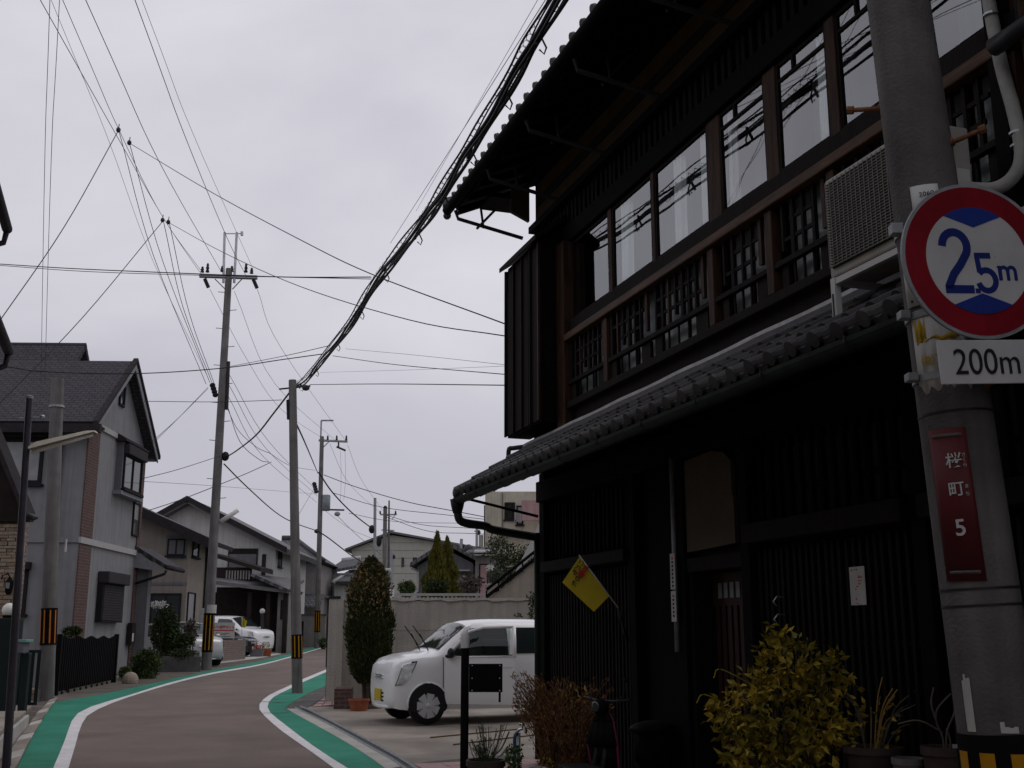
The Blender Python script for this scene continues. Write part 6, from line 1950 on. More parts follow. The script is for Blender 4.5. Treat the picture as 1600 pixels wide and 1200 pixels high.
# low brick wall and planter by the parking place
bw0 = gnd(340, 1034)
bw1 = gnd(383, 1030)
lb2 = thing('low_brick_wall', 'low brown brick wall in front of the parked cars', 'wall', bw0, math.atan2(bw1.y - bw0.y, bw1.x - bw0.x))
MB().box(-1.0, math.hypot(bw1.x - bw0.x, bw1.y - bw0.y), 0, 0.25, -0.1, at(360, 1000, bw0.y).z - bw0.z).build('panel', 'brick_low', lb2)
pk2 = struct(MB().face([gnd(300, 1042, 0.006), gnd(395, 1030, 0.006), gnd(440, 1022, 0.006), gnd(420, 1016, 0.006), gnd(300, 1030, 0.006)]).build('parking_apron', 'concrete_pale'))
for lab, px, by, w2, m in (('grey', 401, 1026, 0.5, 'stucco_dark'), ('terracotta', 412, 1025.5, 0.55, 'terracotta')):
    p = gnd(px, by)
    o = thing('flower_trough', '%s flower trough with red and yellow flowers by the parked van' % lab, 'planter', p, 0)
    MB().prism([(-w2 / 2, 0), (w2 / 2, 0), (w2 / 2 + 0.05, 0.3), (-w2 / 2 - 0.05, 0.3)], -0.15, 0.15, 'y').build('trough', m, o, bevel=0.01)
    mb = MB()
    for k in range(120):
        c = V(random.uniform(-0.3, 0.3), random.uniform(-0.15, 0.15), 0.3 + abs(random.gauss(0, 0.12)))
        s = 0.03
        e1, e2 = V(random.gauss(0, 1), random.gauss(0, 1), random.gauss(0, 1)).normalized() * s, V(random.gauss(0, 1), random.gauss(0, 1), random.gauss(0, 1)).normalized() * s
        mb.face([c - e1, c + e2, c + e1, c - e2])
    mb.build('flowers', 'red_flower' if lab == 'grey' else 'leaf_yellow', o, fix=False)['kind'] = 'stuff'
fl_ = thing('small_yellow_flag', 'small yellow flag on a rod in front of the parked van', 'flag', gnd(378, 1030), 0)
fz = lambda x, y: at(x, y, fl_.location.y) - fl_.location
MB().tube([V(0, 0, 0), fz(378, 964)], 0.012, 6).build('rod', 'steel', fl_)
ff = MB()
a, b, c, d = fz(377.5, 964), fz(386, 970), fz(383.5, 981), fz(377.5, 980)
for i in range(6):
    for j in range(4):
        def fp_(u, v):
            return a.lerp(b, u).lerp(d.lerp(c, u), v) + V(0, 0.05 * math.sin(u * 6), 0)
        ff.face([fp_(i / 6, j / 4), fp_((i + 1) / 6, j / 4), fp_((i + 1) / 6, (j + 1) / 4), fp_(i / 6, (j + 1) / 4)])
ff.build('cloth', 'yellow_cloth', fl_, True, fix=False)
gp3 = thing('globe_lamp_post', 'dark post with white globe lamp in front of the carport', 'lamp', gnd(410, 1022), 0)
gq = lambda x, y: at(x, y, gp3.location.y) - gp3.location
MB().tube([V(0, 0, 0), gq(410, 958)], 0.09, 8).build('post', 'dark_metal', gp3)
MB().ball(gq(410, 955), 0.13, 14, 8).build('globe', 'sign_white', gp3, True)

# ================================================================ vehicles
mat('glass_car', (0.022, 0.030, 0.028), 0.05, 0.2, 3, spec=0.7)
ST = [  # distance from nose, sill z, waist z, belt z, roof-edge z, roof z, half widths: low, waist, belt, roof edge
    (0.00, 0.30, 0.50, 0.70, 0.74, 0.76, 0.42, 0.49, 0.46, 0.38),
    (0.05, 0.24, 0.50, 0.81, 0.85, 0.875, 0.56, 0.625, 0.585, 0.48),
    (0.14, 0.22, 0.50, 0.885, 0.925, 0.95, 0.64, 0.69, 0.66, 0.56),
    (0.28, 0.21, 0.51, 0.925, 0.965, 0.99, 0.685, 0.72, 0.695, 0.60),
    (0.45, 0.21, 0.52, 0.945, 0.99, 1.015, 0.70, 0.735, 0.71, 0.62),
    (0.62, 0.21, 0.52, 0.955, 1.005, 1.03, 0.70, 0.737, 0.715, 0.63),
    (0.72, 0.21, 0.52, 0.96, 1.04, 1.075, 0.70, 0.737, 0.715, 0.635),
    (0.94, 0.21, 0.52, 0.96, 1.225, 1.275, 0.70, 0.737, 0.717, 0.615),
    (1.16, 0.21, 0.52, 0.96, 1.395, 1.455, 0.70, 0.737, 0.717, 0.595),
    (1.28, 0.21, 0.52, 0.965, 1.435, 1.50, 0.70, 0.737, 0.717, 0.59),
    (1.70, 0.21, 0.52, 0.965, 1.45, 1.525, 0.70, 0.737, 0.717, 0.59),
    (2.40, 0.21, 0.52, 0.97, 1.45, 1.525, 0.70, 0.737, 0.717, 0.59),
    (2.95, 0.21, 0.52, 0.975, 1.43, 1.505, 0.70, 0.735, 0.712, 0.58),
    (3.20, 0.22, 0.52, 0.975, 1.39, 1.46, 0.69, 0.73, 0.705, 0.57),
    (3.33, 0.24, 0.52, 0.97, 1.20, 1.26, 0.67, 0.71, 0.68, 0.56),
    (3.40, 0.30, 0.52, 0.93, 0.98, 1.00, 0.60, 0.66, 0.62, 0.53)]
def car_at(x):
    for a, b in zip(ST, ST[1:]):
        if a[0] <= x <= b[0]:
            t = (x - a[0]) / (b[0] - a[0])
            return [p + (q - p) * t for p, q in zip(a, b)]
    return list(ST[-1])
def car_pt(x, t):
    """t 0..1 sill to waist, 1..2 waist to belt, 2..3 belt to roof edge, 3..4 roof edge to centre line"""
    s = car_at(x)
    P = [(s[6], s[1]), (s[7], s[2]), (s[8], s[3]), (s[9], s[4]), (0.0, s[5])]
    i = min(3, int(t))
    k = t - i
    a, b = P[i], P[i + 1]
    y, z = a[0] + (b[0] - a[0]) * k, a[1] + (b[1] - a[1]) * k
    bulge = (0.012 * math.sin(math.pi * k)) if i < 3 else 0.03 * math.sin(math.pi * k) * (1 if x > 1.3 else 0.5)
    if i < 3:
        y += bulge
    else:
        z += bulge
    return Vector((1.7 - x, y, z))
def patch(x0, x1, t0, t1, nx, nt_, off, side=1, edge0=None, edge1=None):
    """piece of the body skin lifted by off; edge0(t) can move the front edge"""
    mb = MB()
    g_ = []
    for j in range(nt_ + 1):
        t = t0 + (t1 - t0) * j / nt_
        a = edge0(t) if edge0 else x0
        xe = edge1(t) if edge1 else x1
        row = []
        for i in range(nx + 1):
            p = car_pt(a + (xe - a) * i / nx, t)
            o_ = Vector((0, off * (1 if t < 3 else 0.3), off * (0.25 if t < 3 else 1)))
            p = p + o_
            row.append(Vector((p.x, p.y * side, p.z)))
        g_.append(row)
    for j in range(nt_):
        for i in range(nx):
            q = [g_[j][i], g_[j][i + 1], g_[j + 1][i + 1], g_[j + 1][i]]
            mb.face(q)
    return mb
def make_car(name, label, loc, rz, paint, scale=(1, 1, 1), door_open=False, kei=True, cat='car'):
    c = thing(name, label, cat, loc, rz)
    c.scale = scale
    mb = MB()
    xs_ = [0, 0.02, 0.05, 0.09, 0.14, 0.2, 0.28, 0.36, 0.45, 0.53, 0.62, 0.67, 0.72, 0.83, 0.94, 1.05, 1.16, 1.22, 1.28, 1.5, 1.7, 2.05, 2.4, 2.68, 2.95, 3.08, 3.2, 3.27, 3.33, 3.37, 3.4]
    ts = [0, 0.5, 1, 1.33, 1.66, 2, 2.33, 2.66, 3, 3.25, 3.5, 3.75, 4]
    idx = []
    for x in xs_:
        row = [mb.pt(car_pt(x, t)) for t in ts]
        row += [mb.pt(Vector((p.x, -p.y, p.z))) for p in (car_pt(x, t) for t in reversed(ts[:-1]))]
        idx.append(row)
    for A, B in zip(idx, idx[1:]):
        for j in range(len(A) - 1):
            mb.f.append([A[j], A[j + 1], B[j + 1], B[j]])
        mb.f.append([A[-1], A[0], B[0], B[-1]])
    mb.f.append(idx[0])
    mb.f.append(idx[-1][::-1])
    mb.build('body', paint, c, True, auto=60)
    # glazing
    patch(0.73, 1.17, 3.06, 4.0, 16, 8, 0.014, 1).build('windscreen', 'glass_car', c, True, fix=False)
    patch(0.73, 1.17, 3.06, 4.0, 16, 8, 0.014, -1).build('windscreen', 'glass_car', c, True, fix=False)
    def ws_front(t):
        return 0.82 + max(0, (t - 2.1)) * 0.38
    for sd in (1, -1):
        if not (door_open and sd == 1):
            patch(0.82, 1.76, 2.08, 2.88, 14, 5, 0.010, sd, ws_front).build('side_window', 'glass_car', c, True, fix=False)
        patch(1.93, 2.74, 2.08, 2.88, 12, 5, 0.010, sd).build('side_window', 'glass_car', c, True, fix=False)
        patch(2.90, 3.12, 2.15, 2.8, 3, 2, 0.006, sd).build('side_window', 'glass_car', c, True, fix=False)
        # panel gaps
        for x in (0.77, 1.85, 2.82):
            patch(x - 0.005, x + 0.005, 0.25, 2.0, 1, 6, 0.003, sd).build('panel_gap', 'car_trim', c, fix=False)
        patch(0.86, 2.6, 0.0, 0.22, 6, 1, 0.012, sd).build('sill', paint, c, fix=False)
        for x in (1.68, 2.66):
            patch(x - 0.07, x + 0.07, 1.66, 1.76, 2, 1, 0.022, sd).build('door_handle', paint, c, fix=False)
        # wheels
        for x in (0.54, 2.90):
            w_ = MB()
            cx_, cy_ = 1.7 - x, sd * 0.668
            yb = car_pt(x, 0.6).y
            n = 24
            mbA = MB()
            ring = [(cx_ + 0.298 * math.cos(math.pi * 2 * k / n), 0.30 + 0.298 * math.sin(math.pi * 2 * k / n)) for k in range(n)]
            ring = [(px, max(0.19, pz)) for px, pz in ring]
            mbA.prism(ring, sd * (yb - 0.2), sd * (yb + 0.017), 'y')
            mbA.build('wheel_arch', 'car_trim', c)
            MB().tube([V(cx_ + 0.312 * math.cos(R(q)), sd * (yb + 0.006), 0.285 + 0.312 * math.sin(R(q))) for q in range(-8, 189, 14)], 0.016, 6).build('arch_lip', paint, c, True)
            wo = MB().tube([V(cx_, sd * 0.56, 0.272), V(cx_, sd * 0.58, 0.272), V(cx_, sd * 0.72, 0.272), V(cx_, sd * 0.742, 0.272)], [0.235, 0.270, 0.270, 0.24], 28).build('wheel', 'black_rubber', c, True, auto=40)
            MB().tube([V(cx_, sd * 0.70, 0.272), V(cx_, sd * 0.746, 0.272), V(cx_, sd * 0.752, 0.272)], [0.182, 0.182, 0.150], 28).build('rim', 'steel_dull', wo, True, auto=40)
            for k in range(7):
                a = 2 * math.pi * k / 7
                e, f2 = V(math.cos(a), 0, math.sin(a)), V(-math.sin(a), 0, math.cos(a))
                p0, p1 = V(cx_, sd * 0.757, 0.272) + e * 0.03, V(cx_, sd * 0.753, 0.272) + e * 0.172
                q = [p0 - f2 * 0.026, p1 - f2 * 0.058, p1 + f2 * 0.058, p0 + f2 * 0.026]
                MB().hexa([v - V(0, sd * 0.006, 0) for v in q] + [v + V(0, sd * 0.006, 0) for v in q]).build('spoke', 'wheel_cover', wo)
            MB().tube([V(cx_, sd * 0.75, 0.272), V(cx_, sd * 0.770, 0.272)], [0.05, 0.035], 14).build('hub_cap', 'wheel_cover', wo, True)
        # lamps and mirrors
        patch(0.085, 0.34, 1.16, 1.93, 5, 6, 0.010, sd, lambda t: 0.055 + 0.13 * (t - 1.16), lambda t: 0.16 + 0.26 * (t - 1.16) ** 0.7).build('headlight_surround', 'chrome', c, True, fix=False)
        patch(0.10, 0.325, 1.22, 1.88, 5, 6, 0.016, sd, lambda t: 0.07 + 0.13 * (t - 1.16), lambda t: 0.145 + 0.26 * (t - 1.16) ** 0.7).build('headlight', 'headlight', c, True, fix=False)
        patch(3.26, 3.37, 1.5, 2.6, 2, 4, 0.010, sd).build('tail_lamp', 'lens_red', c, True, fix=False)
        patch(0.80, 0.83, 1.42, 1.48, 1, 1, 0.008, sd).build('side_repeater', 'warn_orange', c, fix=False)
        mi = MB().ball(V(0.85, sd * 0.84, 1.02), (0.05, 0.09, 0.075), 12, 8)
        mi.build('door_mirror', 'car_trim' if kei else paint, c, True)
        MB().tube([V(0.87, sd * 0.71, 0.97), V(0.86, sd * 0.80, 0.98)], 0.03, 8).build('mirror_arm', 'car_trim', c, True)
    # nose: grille bars, plate, bumper intakes
    for z in (0.66, 0.70):
        MB().tube([V(1.672, -0.34, z), V(1.705, -0.14, z), V(1.708, 0.0, z), V(1.705, 0.14, z), V(1.672, 0.34, z)], 0.016, 6).build('grille_bar', 'chrome', c, True)
    MB().ball(V(1.712, 0, 0.68), (0.012, 0.05, 0.03), 10, 6).build('badge', 'chrome', c, True)
    MB().box(1.70, 1.726, -0.165, 0.165, 0.33, 0.495).build('number_plate', 'plate_yellow' if kei else 'sign_white', c)
    for z in (0.33, 0.385, 0.44):
        for sd in (1, -1):
            MB().tube([V(1.708, sd * 0.18, z), V(1.68, sd * 0.30, z), V(1.63, sd * 0.44, z)], 0.014, 6).build('bumper_intake', 'car_trim', c)
    MB().tube([V(1.60, 0.50, 0.27), V(1.67, 0.36, 0.25), V(1.70, 0.0, 0.245), V(1.67, -0.36, 0.25), V(1.60, -0.50, 0.27)], 0.03, 8).build('lower_lip', paint, c, True)
    # wipers raised off the screen
    for y0 in (0.28, -0.15):
        MB().tube([V(0.98, y0, 1.06), V(0.75, y0 + 0.18, 1.24)] if not kei else [V(1.02, y0, 1.05), V(1.17, y0 + 0.02, 1.30)], 0.010, 5).build('wiper_arm', 'black_rubber', c)
        if kei:
            MB().tube([V(1.05, y0 + 0.0, 1.13), V(1.29, y0 + 0.05, 1.42)], 0.008, 5).build('wiper_blade', 'black_rubber', c)
    if door_open:
        # dark doorway with seat, and the front door swung out on its hinge
        patch(0.81, 1.83, 0.24, 2.0, 6, 6, 0.002, 1).build('doorway', 'seat_dark', c, True, fix=False)
        patch(0.84, 1.82, 2.0, 2.9, 6, 4, 0.003, 1, ws_front).build('doorway', 'seat_dark', c, True, fix=False)
        MB().box(-0.12, 0.30, 0.30, 0.745, 0.62, 1.22).build('front_seat', 'seat_dark', c, bevel=0.05)
        hinge = car_pt(0.79, 1.2)
        def rel(mb_):
            mb_.v = [v - hinge for v in mb_.v]
            return mb_
        dr_ = rel(patch(0.79, 1.85, 0.24, 2.0, 10, 12, 0.012, 1)).build('front_door', paint, c, True, fix=False)
        rel_in = patch(0.81, 1.83, 0.26, 1.98, 8, 6, -0.035, 1)
        dr_.location = hinge
        dr_.rotation_euler = (0, 0, R(-33))
        rel(rel_in).build('door_lining', 'seat_dark', dr_, True, fix=False)
        def drp(mb_, nm, m_):
            o_ = rel(mb_).build(nm, m_, dr_, True, fix=False)
            return o_
        gl2 = drp(patch(0.85, 1.76, 2.06, 2.86, 8, 3, 0.0, 1, ws_front), 'door_glass', 'car_glass')
        fr_ = MB()
        top = [car_pt(x, 2.90) + V(0, 0.006, 0) for x in (1.13, 1.35, 1.55, 1.81)]
        fr_.tube([car_pt(0.82, 2.03) + V(0, 0.006, 0)] + top, 0.026, 6)
        fr_.tube([car_pt(1.81, 2.90) + V(0, 0.006, 0), car_pt(1.83, 2.4) + V(0, 0.006, 0), car_pt(1.84, 1.98) + V(0, 0.006, 0)], 0.030, 6)
        fr_.tube([car_pt(0.82, 2.02) + V(0, 0.008, 0), car_pt(1.84, 2.02) + V(0, 0.008, 0)], 0.018, 6)
        rel(fr_).build('window_frame', paint, dr_, True)
        drp(patch(0.84, 1.83, 1.99, 2.06, 6, 1, 0.02, 1), 'weather_strip', 'car_trim')
        drp(patch(1.64, 1.78, 1.66, 1.76, 2, 1, 0.03, 1), 'door_handle', paint)
    return c
kei = make_car('white_compact_car', 'small white car with open front door parked before the beige wall', (-0.43, 18.13, gz(18.13) + 0.008), math.atan2(-0.375, -0.927), 'car_white', door_open=True)
kei.rotation_euler = (0, 0, math.atan2(-0.375, -0.927))
vw = gnd(373, 1023)
make_car('white_van', 'white minivan parked nose to the road beside the globe lamp post', (vw.x - 0.9, vw.y + 1.6, gz(vw.y) + 0.01), math.atan2(-0.42, 0.907), 'car_white', (1.28, 1.15, 1.16), kei=False, cat='van')
bk = gnd(384, 1029)
make_car('black_car', 'low black car half hidden behind the low brick wall', (at(397, 991, 50.3).x - 1.9, 50.3, gz(50.3) + 0.01), math.atan2(-0.12, 0.99), 'car_black', (1.15, 1.1, 0.84), kei=False)
sv_ = at(292, 991, 39.5)
make_car('silver_car', 'silver hatchback behind the bushes in front of the beige house', (sv_.x - 0.3, 39.8, gz(39.8) + 0.01), math.atan2(-0.75, 0.66), 'car_silver', (1.1, 1.1, 0.98), kei=False)
# estate agent's panel on the van's side of the low wall
ad = thing('letting_panel', 'white panel with red Japanese lettering standing before the parked van', 'sign', at(350, 985, 47.9), 0)
aw = (367 - 334) / 1793 * 47.9
ah = (998 - 974) / 1793 * 47.9
MB().box(-aw / 2, aw / 2, 0, 0.03, -ah / 2, ah / 2).build('panel', 'sign_white', ad)
for sx in (-0.4, 0.4):
    MB().box(sx - 0.02, sx + 0.02, 0.031, 0.06, gz(47.9) - ad.location.z, ah / 2 - 0.05).build('leg', 'steel_dull', ad)
text('いい部屋ネット', 0.135, 'ink_red', ad, (0.0, -0.004, ah * 0.20), (math.pi / 2, 0, 0), 'lettering', 0.001, 'CENTER', 0.93, 0.003)
MB().box(-aw / 2 + 0.01, aw / 2 - 0.02, -0.003, -0.001, -0.02, 0.02).build('red_rule', 'ink_red', ad)
for k, (x0, x1) in enumerate(((-0.34, -0.16), (-0.12, 0.22), (-0.38, 0.1), (-0.38, -0.18), (-0.1, 0.3))):
    z = -0.10 - 0.075 * (k // 2) - 0.02 * (k % 2)
    MB().box(x0, x1, -0.003, -0.001, z - 0.012, z + 0.010).build('print_line', 'concrete_dark', ad)

# ================================================================ plants
def rv():
    return Vector((random.gauss(0, 1), random.gauss(0, 1), random.gauss(0, 1))).normalized()
def leaf(mb, c, d, s, w=0.45, bend=0.25):
    """pointed leaf of six points, folded along the midrib"""
    d = d.normalized()
    sd = d.cross(rv())
    if sd.length < 1e-4:
        sd = d.orthogonal()
    sd.normalize()
    nn = d.cross(sd)
    a = c
    b1, b2 = c + d * s * 0.45 + sd * s * w * 0.5 + nn * s * 0.06, c + d * s * 0.45 - sd * s * w * 0.5 + nn * s * 0.06
    m_ = c + d * s * 0.5
    e = c + d * s - nn * s * bend
    i = [mb.pt(p) for p in (a, b1, m_, b2, e)]
    mb.f += [[i[0], i[1], i[2]], [i[0], i[2], i[3]], [i[1], i[4], i[2]], [i[3], i[2], i[4]]]
def chip(mb, c, d, s, w):
    d = d.normalized()
    sd = d.cross(rv()).normalized()
    i = [mb.pt(p) for p in (c - d * s * 0.5, c + sd * w * 0.5, c + d * s * 0.5, c - sd * w * 0.5)]
    mb.f.append(i)
def crown(parent, name, m, n, fn, s, w, dirf=None, kind=None):
    mb = MB()
    for _ in range(n):
        c, out = fn()
        d = dirf(out) if dirf else (out + rv() * 0.8)
        chip(mb, c, d, s * random.uniform(0.6, 1.3), w * random.uniform(0.6, 1.3))
    o = mb.build(name, m, parent, fix=False)
    o['kind'] = 'stuff'
    return o
def blob(cs, shell=0.55):
    """random point in one of several lumps, biased to their shells; cs: (centre, radii)"""
    wts = [r[0] * r[1] * r[2] for _, r in cs]
    tot = sum(wts)
    def f():
        k = random.random() * tot
        for (c, r), w_ in zip(cs, wts):
            k -= w_
            if k <= 0:
                break
        u = rv()
        q = (shell + (1 - shell) * random.random() ** 0.6) * (1 + 0.10 * random.gauss(0, 1))
        return Vector((c[0] + u.x * r[0] * q, c[1] + u.y * r[1] * q, c[2] + u.z * r[2] * q)), u
    return f
def limbs(parent, base, tips, r0=0.05, m='bark', name='branch'):
    for tpt in tips:
        b, tpt = Vector(base), Vector(tpt)
        mid = b.lerp(tpt, 0.5) + rv() * 0.08 * (tpt - b).length
        MB().tube(catmull([b, mid, tpt], 4), [r0 * (1 - 0.8 * k / 8) for k in range(9)], 6).build(name, m, parent, True)
# columnar tree by the gate post
random.seed(3)
TY = 20.4
tx = at(577, 991, TY).x
tr = thing('columnar_conifer', 'dense dark columnar conifer with dry tan top beside the gate post', 'tree', (tx, TY, gz(TY)), 0)
K = TY / 1793
prof = [(1066, 16), (1050, 30), (1030, 36), (1000, 40), (970, 39), (940, 35), (915, 30), (898, 25), (884, 17), (874, 7), (868, 2)]
def pr_r(z):
    zz = EYE - (z + gz(TY) - 0)
    y = 991 + (EYE - gz(TY) - z) / K
    for (ya, ra), (yb, rb) in zip(prof, prof[1:]):
        if yb <= y <= ya:
            return (ra + (rb - ra) * (ya - y) / (ya - yb)) * K
    return 0.0
zlo = EYE - gz(TY) - (1064 - 991) * K
zhi = EYE - gz(TY) + (991 - 870) * K
lumps = [(random.uniform(0, 6.28), random.uniform(zlo, zhi), random.uniform(-0.10, 0.15)) for _ in range(44)]
def thuja_pt(z0, z1, dens=0.62, tri=False):
    def f():
        while True:
            z = z1 - (z1 - z0) * (1 - math.sqrt(random.random())) if tri else random.uniform(z0, z1)
            r = pr_r(z)
            if random.random() < r / 0.46 + 0.03:
                break
        a = random.uniform(0, 2 * math.pi)
        bump_ = 0
        for la_, lz_, lh in lumps:
            da = abs((a - la_ + math.pi) % (2 * math.pi) - math.pi)
            bump_ += lh * math.exp(-(da / 0.5) ** 2 - ((z - lz_) / 0.22) ** 2)
        q = r * (1.0 + bump_ * 0.9 - 0.10) * (dens + (1 - dens) * random.random() ** 0.5) * (1.0 if random.random() < 0.86 else random.uniform(1.0, 1.13 if z < 1.9 else 1.30))
        return V(q * math.cos(a), q * math.sin(a), z), V(math.cos(a), math.sin(a), 0.9)
    return f
crown(tr, 'crown', 'thuja', 15000, thuja_pt(zlo, zhi), 0.075, 0.026, lambda o: V(o.x * 0.6, o.y * 0.6, 1.0) + rv() * 0.35)
crown(tr, 'dry_top', 'thuja_dry', 2200, thuja_pt(zhi - 1.15, zhi - 0.13, 0.88, True), 0.065, 0.032, lambda o: o + rv() * 0.9)
MB().tube([V(0, 0, -0.05), V(0, 0, 1.2), V(0, 0, zhi - 0.3)], [0.07, 0.06, 0.02], 8).build('trunk', 'bark', tr, True)
MB().lathe([(0.0, 0.55), (0.16, 0.6), (0.30, 0.9), (0.33, 1.3), (0.27, 1.8), (0.19, 2.15), (0.1, 2.35), (0.0, 2.5)], (0, 0, 0), 14, cap=False).build('inner_foliage', 'thuja', tr)
for k in range(5):
    a = k * 1.2
    MB().tube([V(0.05 * math.cos(a), 0.05 * math.sin(a), 0.0), V(0.1 * math.cos(a), 0.1 * math.sin(a), 0.5), V(0.22 * math.cos(a), 0.22 * math.sin(a), 0.95)], [0.03, 0.025, 0.01], 6).build('stem', 'bark', tr)
pb_ = gnd(533, 1109)
bp = thing('brick_plinth', 'small dark brick plinth with soil at the foot of the columnar conifer', 'plinth', (at(545, 991, 20.6).x, 20.35, gz(20.4)), R(6))
MB().box(-0.18, 0.12, -0.12, 0.9, -0.05, 0.34).build('block', 'brick', bp)
MB().ball((0.3, 0.05, -0.05), (0.42, 0.30, 0.16), 14, 6).build('soil_mound', 'soil', bp, True)
def flower_pot(label, loc, r0, r1, h, m, soil=True, name='flower_pot', saucer=False):
    o = thing(name, label, 'flower pot', loc, 0)
    MB().lathe([(r0, 0), (r1 * 0.97, h * 0.86), (r1 * 1.06, h * 0.86), (r1 * 1.06, h), (r1 * 0.93, h), (r1 * 0.90, h * 0.8)], (0, 0, 0), 24).build('pot', m, o, True, auto=35)
    if soil:
        MB().lathe([(0.001, h * 0.9), (r1 * 0.95, h * 0.9), (r1 * 0.95, h * 0.84)], (0, 0, 0), 20).build('soil', 'soil', o)
    return o
flower_pot('broad terracotta pot at the foot of the columnar conifer', (at(564, 991, 19.9).x, 19.9, gz(19.9)), 0.14, 0.18, 0.20, 'terracotta')
# hedge and conifers above the garden wall
random.seed(8)
for lab, px, ty, hw, Y in (('taller left one of the two golden conifers above the garden wall', 681, 832, 31, 34), ('lower right one of the two golden conifers above the garden wall', 697, 840, 31, 34.6)):
    k = Y / 1793
    o = thing('golden_conifer', lab, 'tree', (at(px, 991, Y).x, Y, gz(Y)), 0, 'golden conifers above the wall')
    H_ = EYE + (991 - ty) * k - gz(Y)
    Rm = hw * k
    def cone_pt():
        t = random.random() ** 0.75
        z = H_ * (1 - t * 0.98)
        r = Rm * min(1.0, (t * 2.0)) ** 0.9 * (0.86 + 0.14 * math.sin(z * 9 + px)) * (0.55 + 0.45 * random.random() ** 0.5)
        a = random.uniform(0, 6.283)
        r *= 1 + 0.12 * math.sin(a * 5 + z * 4)
        return V(r * math.cos(a), r * math.sin(a), z), V(math.cos(a), math.sin(a), 1.0)
    crown(o, 'crown', 'conifer_gold', 11000, cone_pt, 0.15, 0.055, lambda q: V(q.x * 0.5, q.y * 0.5, 1) + rv() * 0.3)
    MB().tube([V(0, 0, -0.1), V(0, 0, H_ * 0.9)], [0.09, 0.02], 8).build('trunk', 'bark', o)
def bush(label, px, py, hwx, hwy, Y, m='leaf_dark', n=1500, s=0.07, name='bush', cat='shrub', lump=5, hole=0.5):
    k = Y / 1793
    c = at(px, py, Y)
    o = thing(name, label, cat, (c.x, Y, gz(Y)), 0)
    zc = c.z - gz(Y)
    cs = [((0, 0, zc), (hwx * k * 0.75, hwx * k * 0.6, hwy * k * 0.75))]
    for _ in range(lump):
        u = rv()
        if _ == 0:
            cs.append(((0, 0, max(0.12, zc - hwy * k * 0.7)), (hwx * k * 0.6, hwx * k * 0.5, min(hwy * k * 0.5, zc))))
        cs.append(((u.x * hwx * k * 0.55, u.y * hwx * k * 0.4, zc + u.z * hwy * k * 0.5), (hwx * k * 0.45, hwx * k * 0.4, hwy * k * 0.42)))
    crown(o, 'foliage', m, n, blob(cs, hole), s, s * 0.55)
    limbs(o, (0, 0, -0.05), [(u[0][0] * 0.8, u[0][1] * 0.8, u[0][2]) for u in cs[1:5]], 0.03 if m != 'white_flower' else 0.006, 'bark', 'stem')
    return o
bush('clipped dark green bush above the garden wall, left of the conifers', 634, 918, 17, 14, 30, 'leaf_mid', 1700, 0.06)
bush('wide dark bush at the foot of the golden conifers', 680, 916, 24, 17, 30.5, 'leaf_dark', 2200, 0.065)
bush('loose bare brown shrub right of the golden conifers', 735, 910, 24, 18, 31, 'twig', 700, 0.10, hole=0.2)
bush('grey green shrub with white flowers in front of the brown house', 772, 898, 16, 16, 33, 'leaf_grey', 1200, 0.06)
random.seed(12)
kt = thing('loose_tree', 'loose dark green tree before the apartment block, beside the stair', 'tree', (at(800, 991, 36).x, 36, gz(36)), 0)
k = 36 / 1793
zt_ = lambda y: at(800, y, 36).z - gz(36)
cs = [((-0.35, 0, zt_(862)), (0.55, 0.5, 0.42)), ((0.05, 0, zt_(885)), (0.7, 0.6, 0.5)), ((-0.5, 0.1, zt_(845)), (0.35, 0.3, 0.25)), ((0.5, 0, zt_(865)), (0.4, 0.4, 0.35)), ((-0.1, 0, zt_(910)), (0.5, 0.5, 0.4))]
crown(kt, 'crown', 'leaf_dark', 2600, blob(cs, 0.3), 0.13, 0.045)
limbs(kt, (0, 0, -0.1), [(-0.7, 0, zt_(838)), (-0.3, 0, zt_(846)), (0.3, 0, zt_(855)), (0.6, 0, zt_(860))], 0.06)
wf_ = bush('white blossom cluster beside the loose tree', 765, 886, 10, 6, 32.7, 'white_flower', 160, 0.045)
random.seed(14)
iv = thing('ivy', 'ivy trailing over the garden wall near the house corner', 'ivy', (at(835, 991, 22.2).x, 22.25, gz(22.2)), 0)
kz = lambda y: at(830, y, 22.2).z - gz(22.2)
cs = [((0.0, 0, kz(938)), (0.16, 0.06, 0.22)), ((-0.06, 0, kz(960)), (0.08, 0.05, 0.15)), ((-0.30, 0, kz(962)), (0.12, 0.05, 0.05)), ((0.12, 0, kz(925)), (0.1, 0.06, 0.12))]
crown(iv, 'leaves', 'leaf_dark', 420, blob(cs, 0.0), 0.05, 0.04)
limbs(iv, (0.0, 0, 0.3), [(-0.05, 0, kz(925)), (-0.4, 0, kz(965)), (0.1, 0, kz(912))], 0.012, 'bark', 'vine')
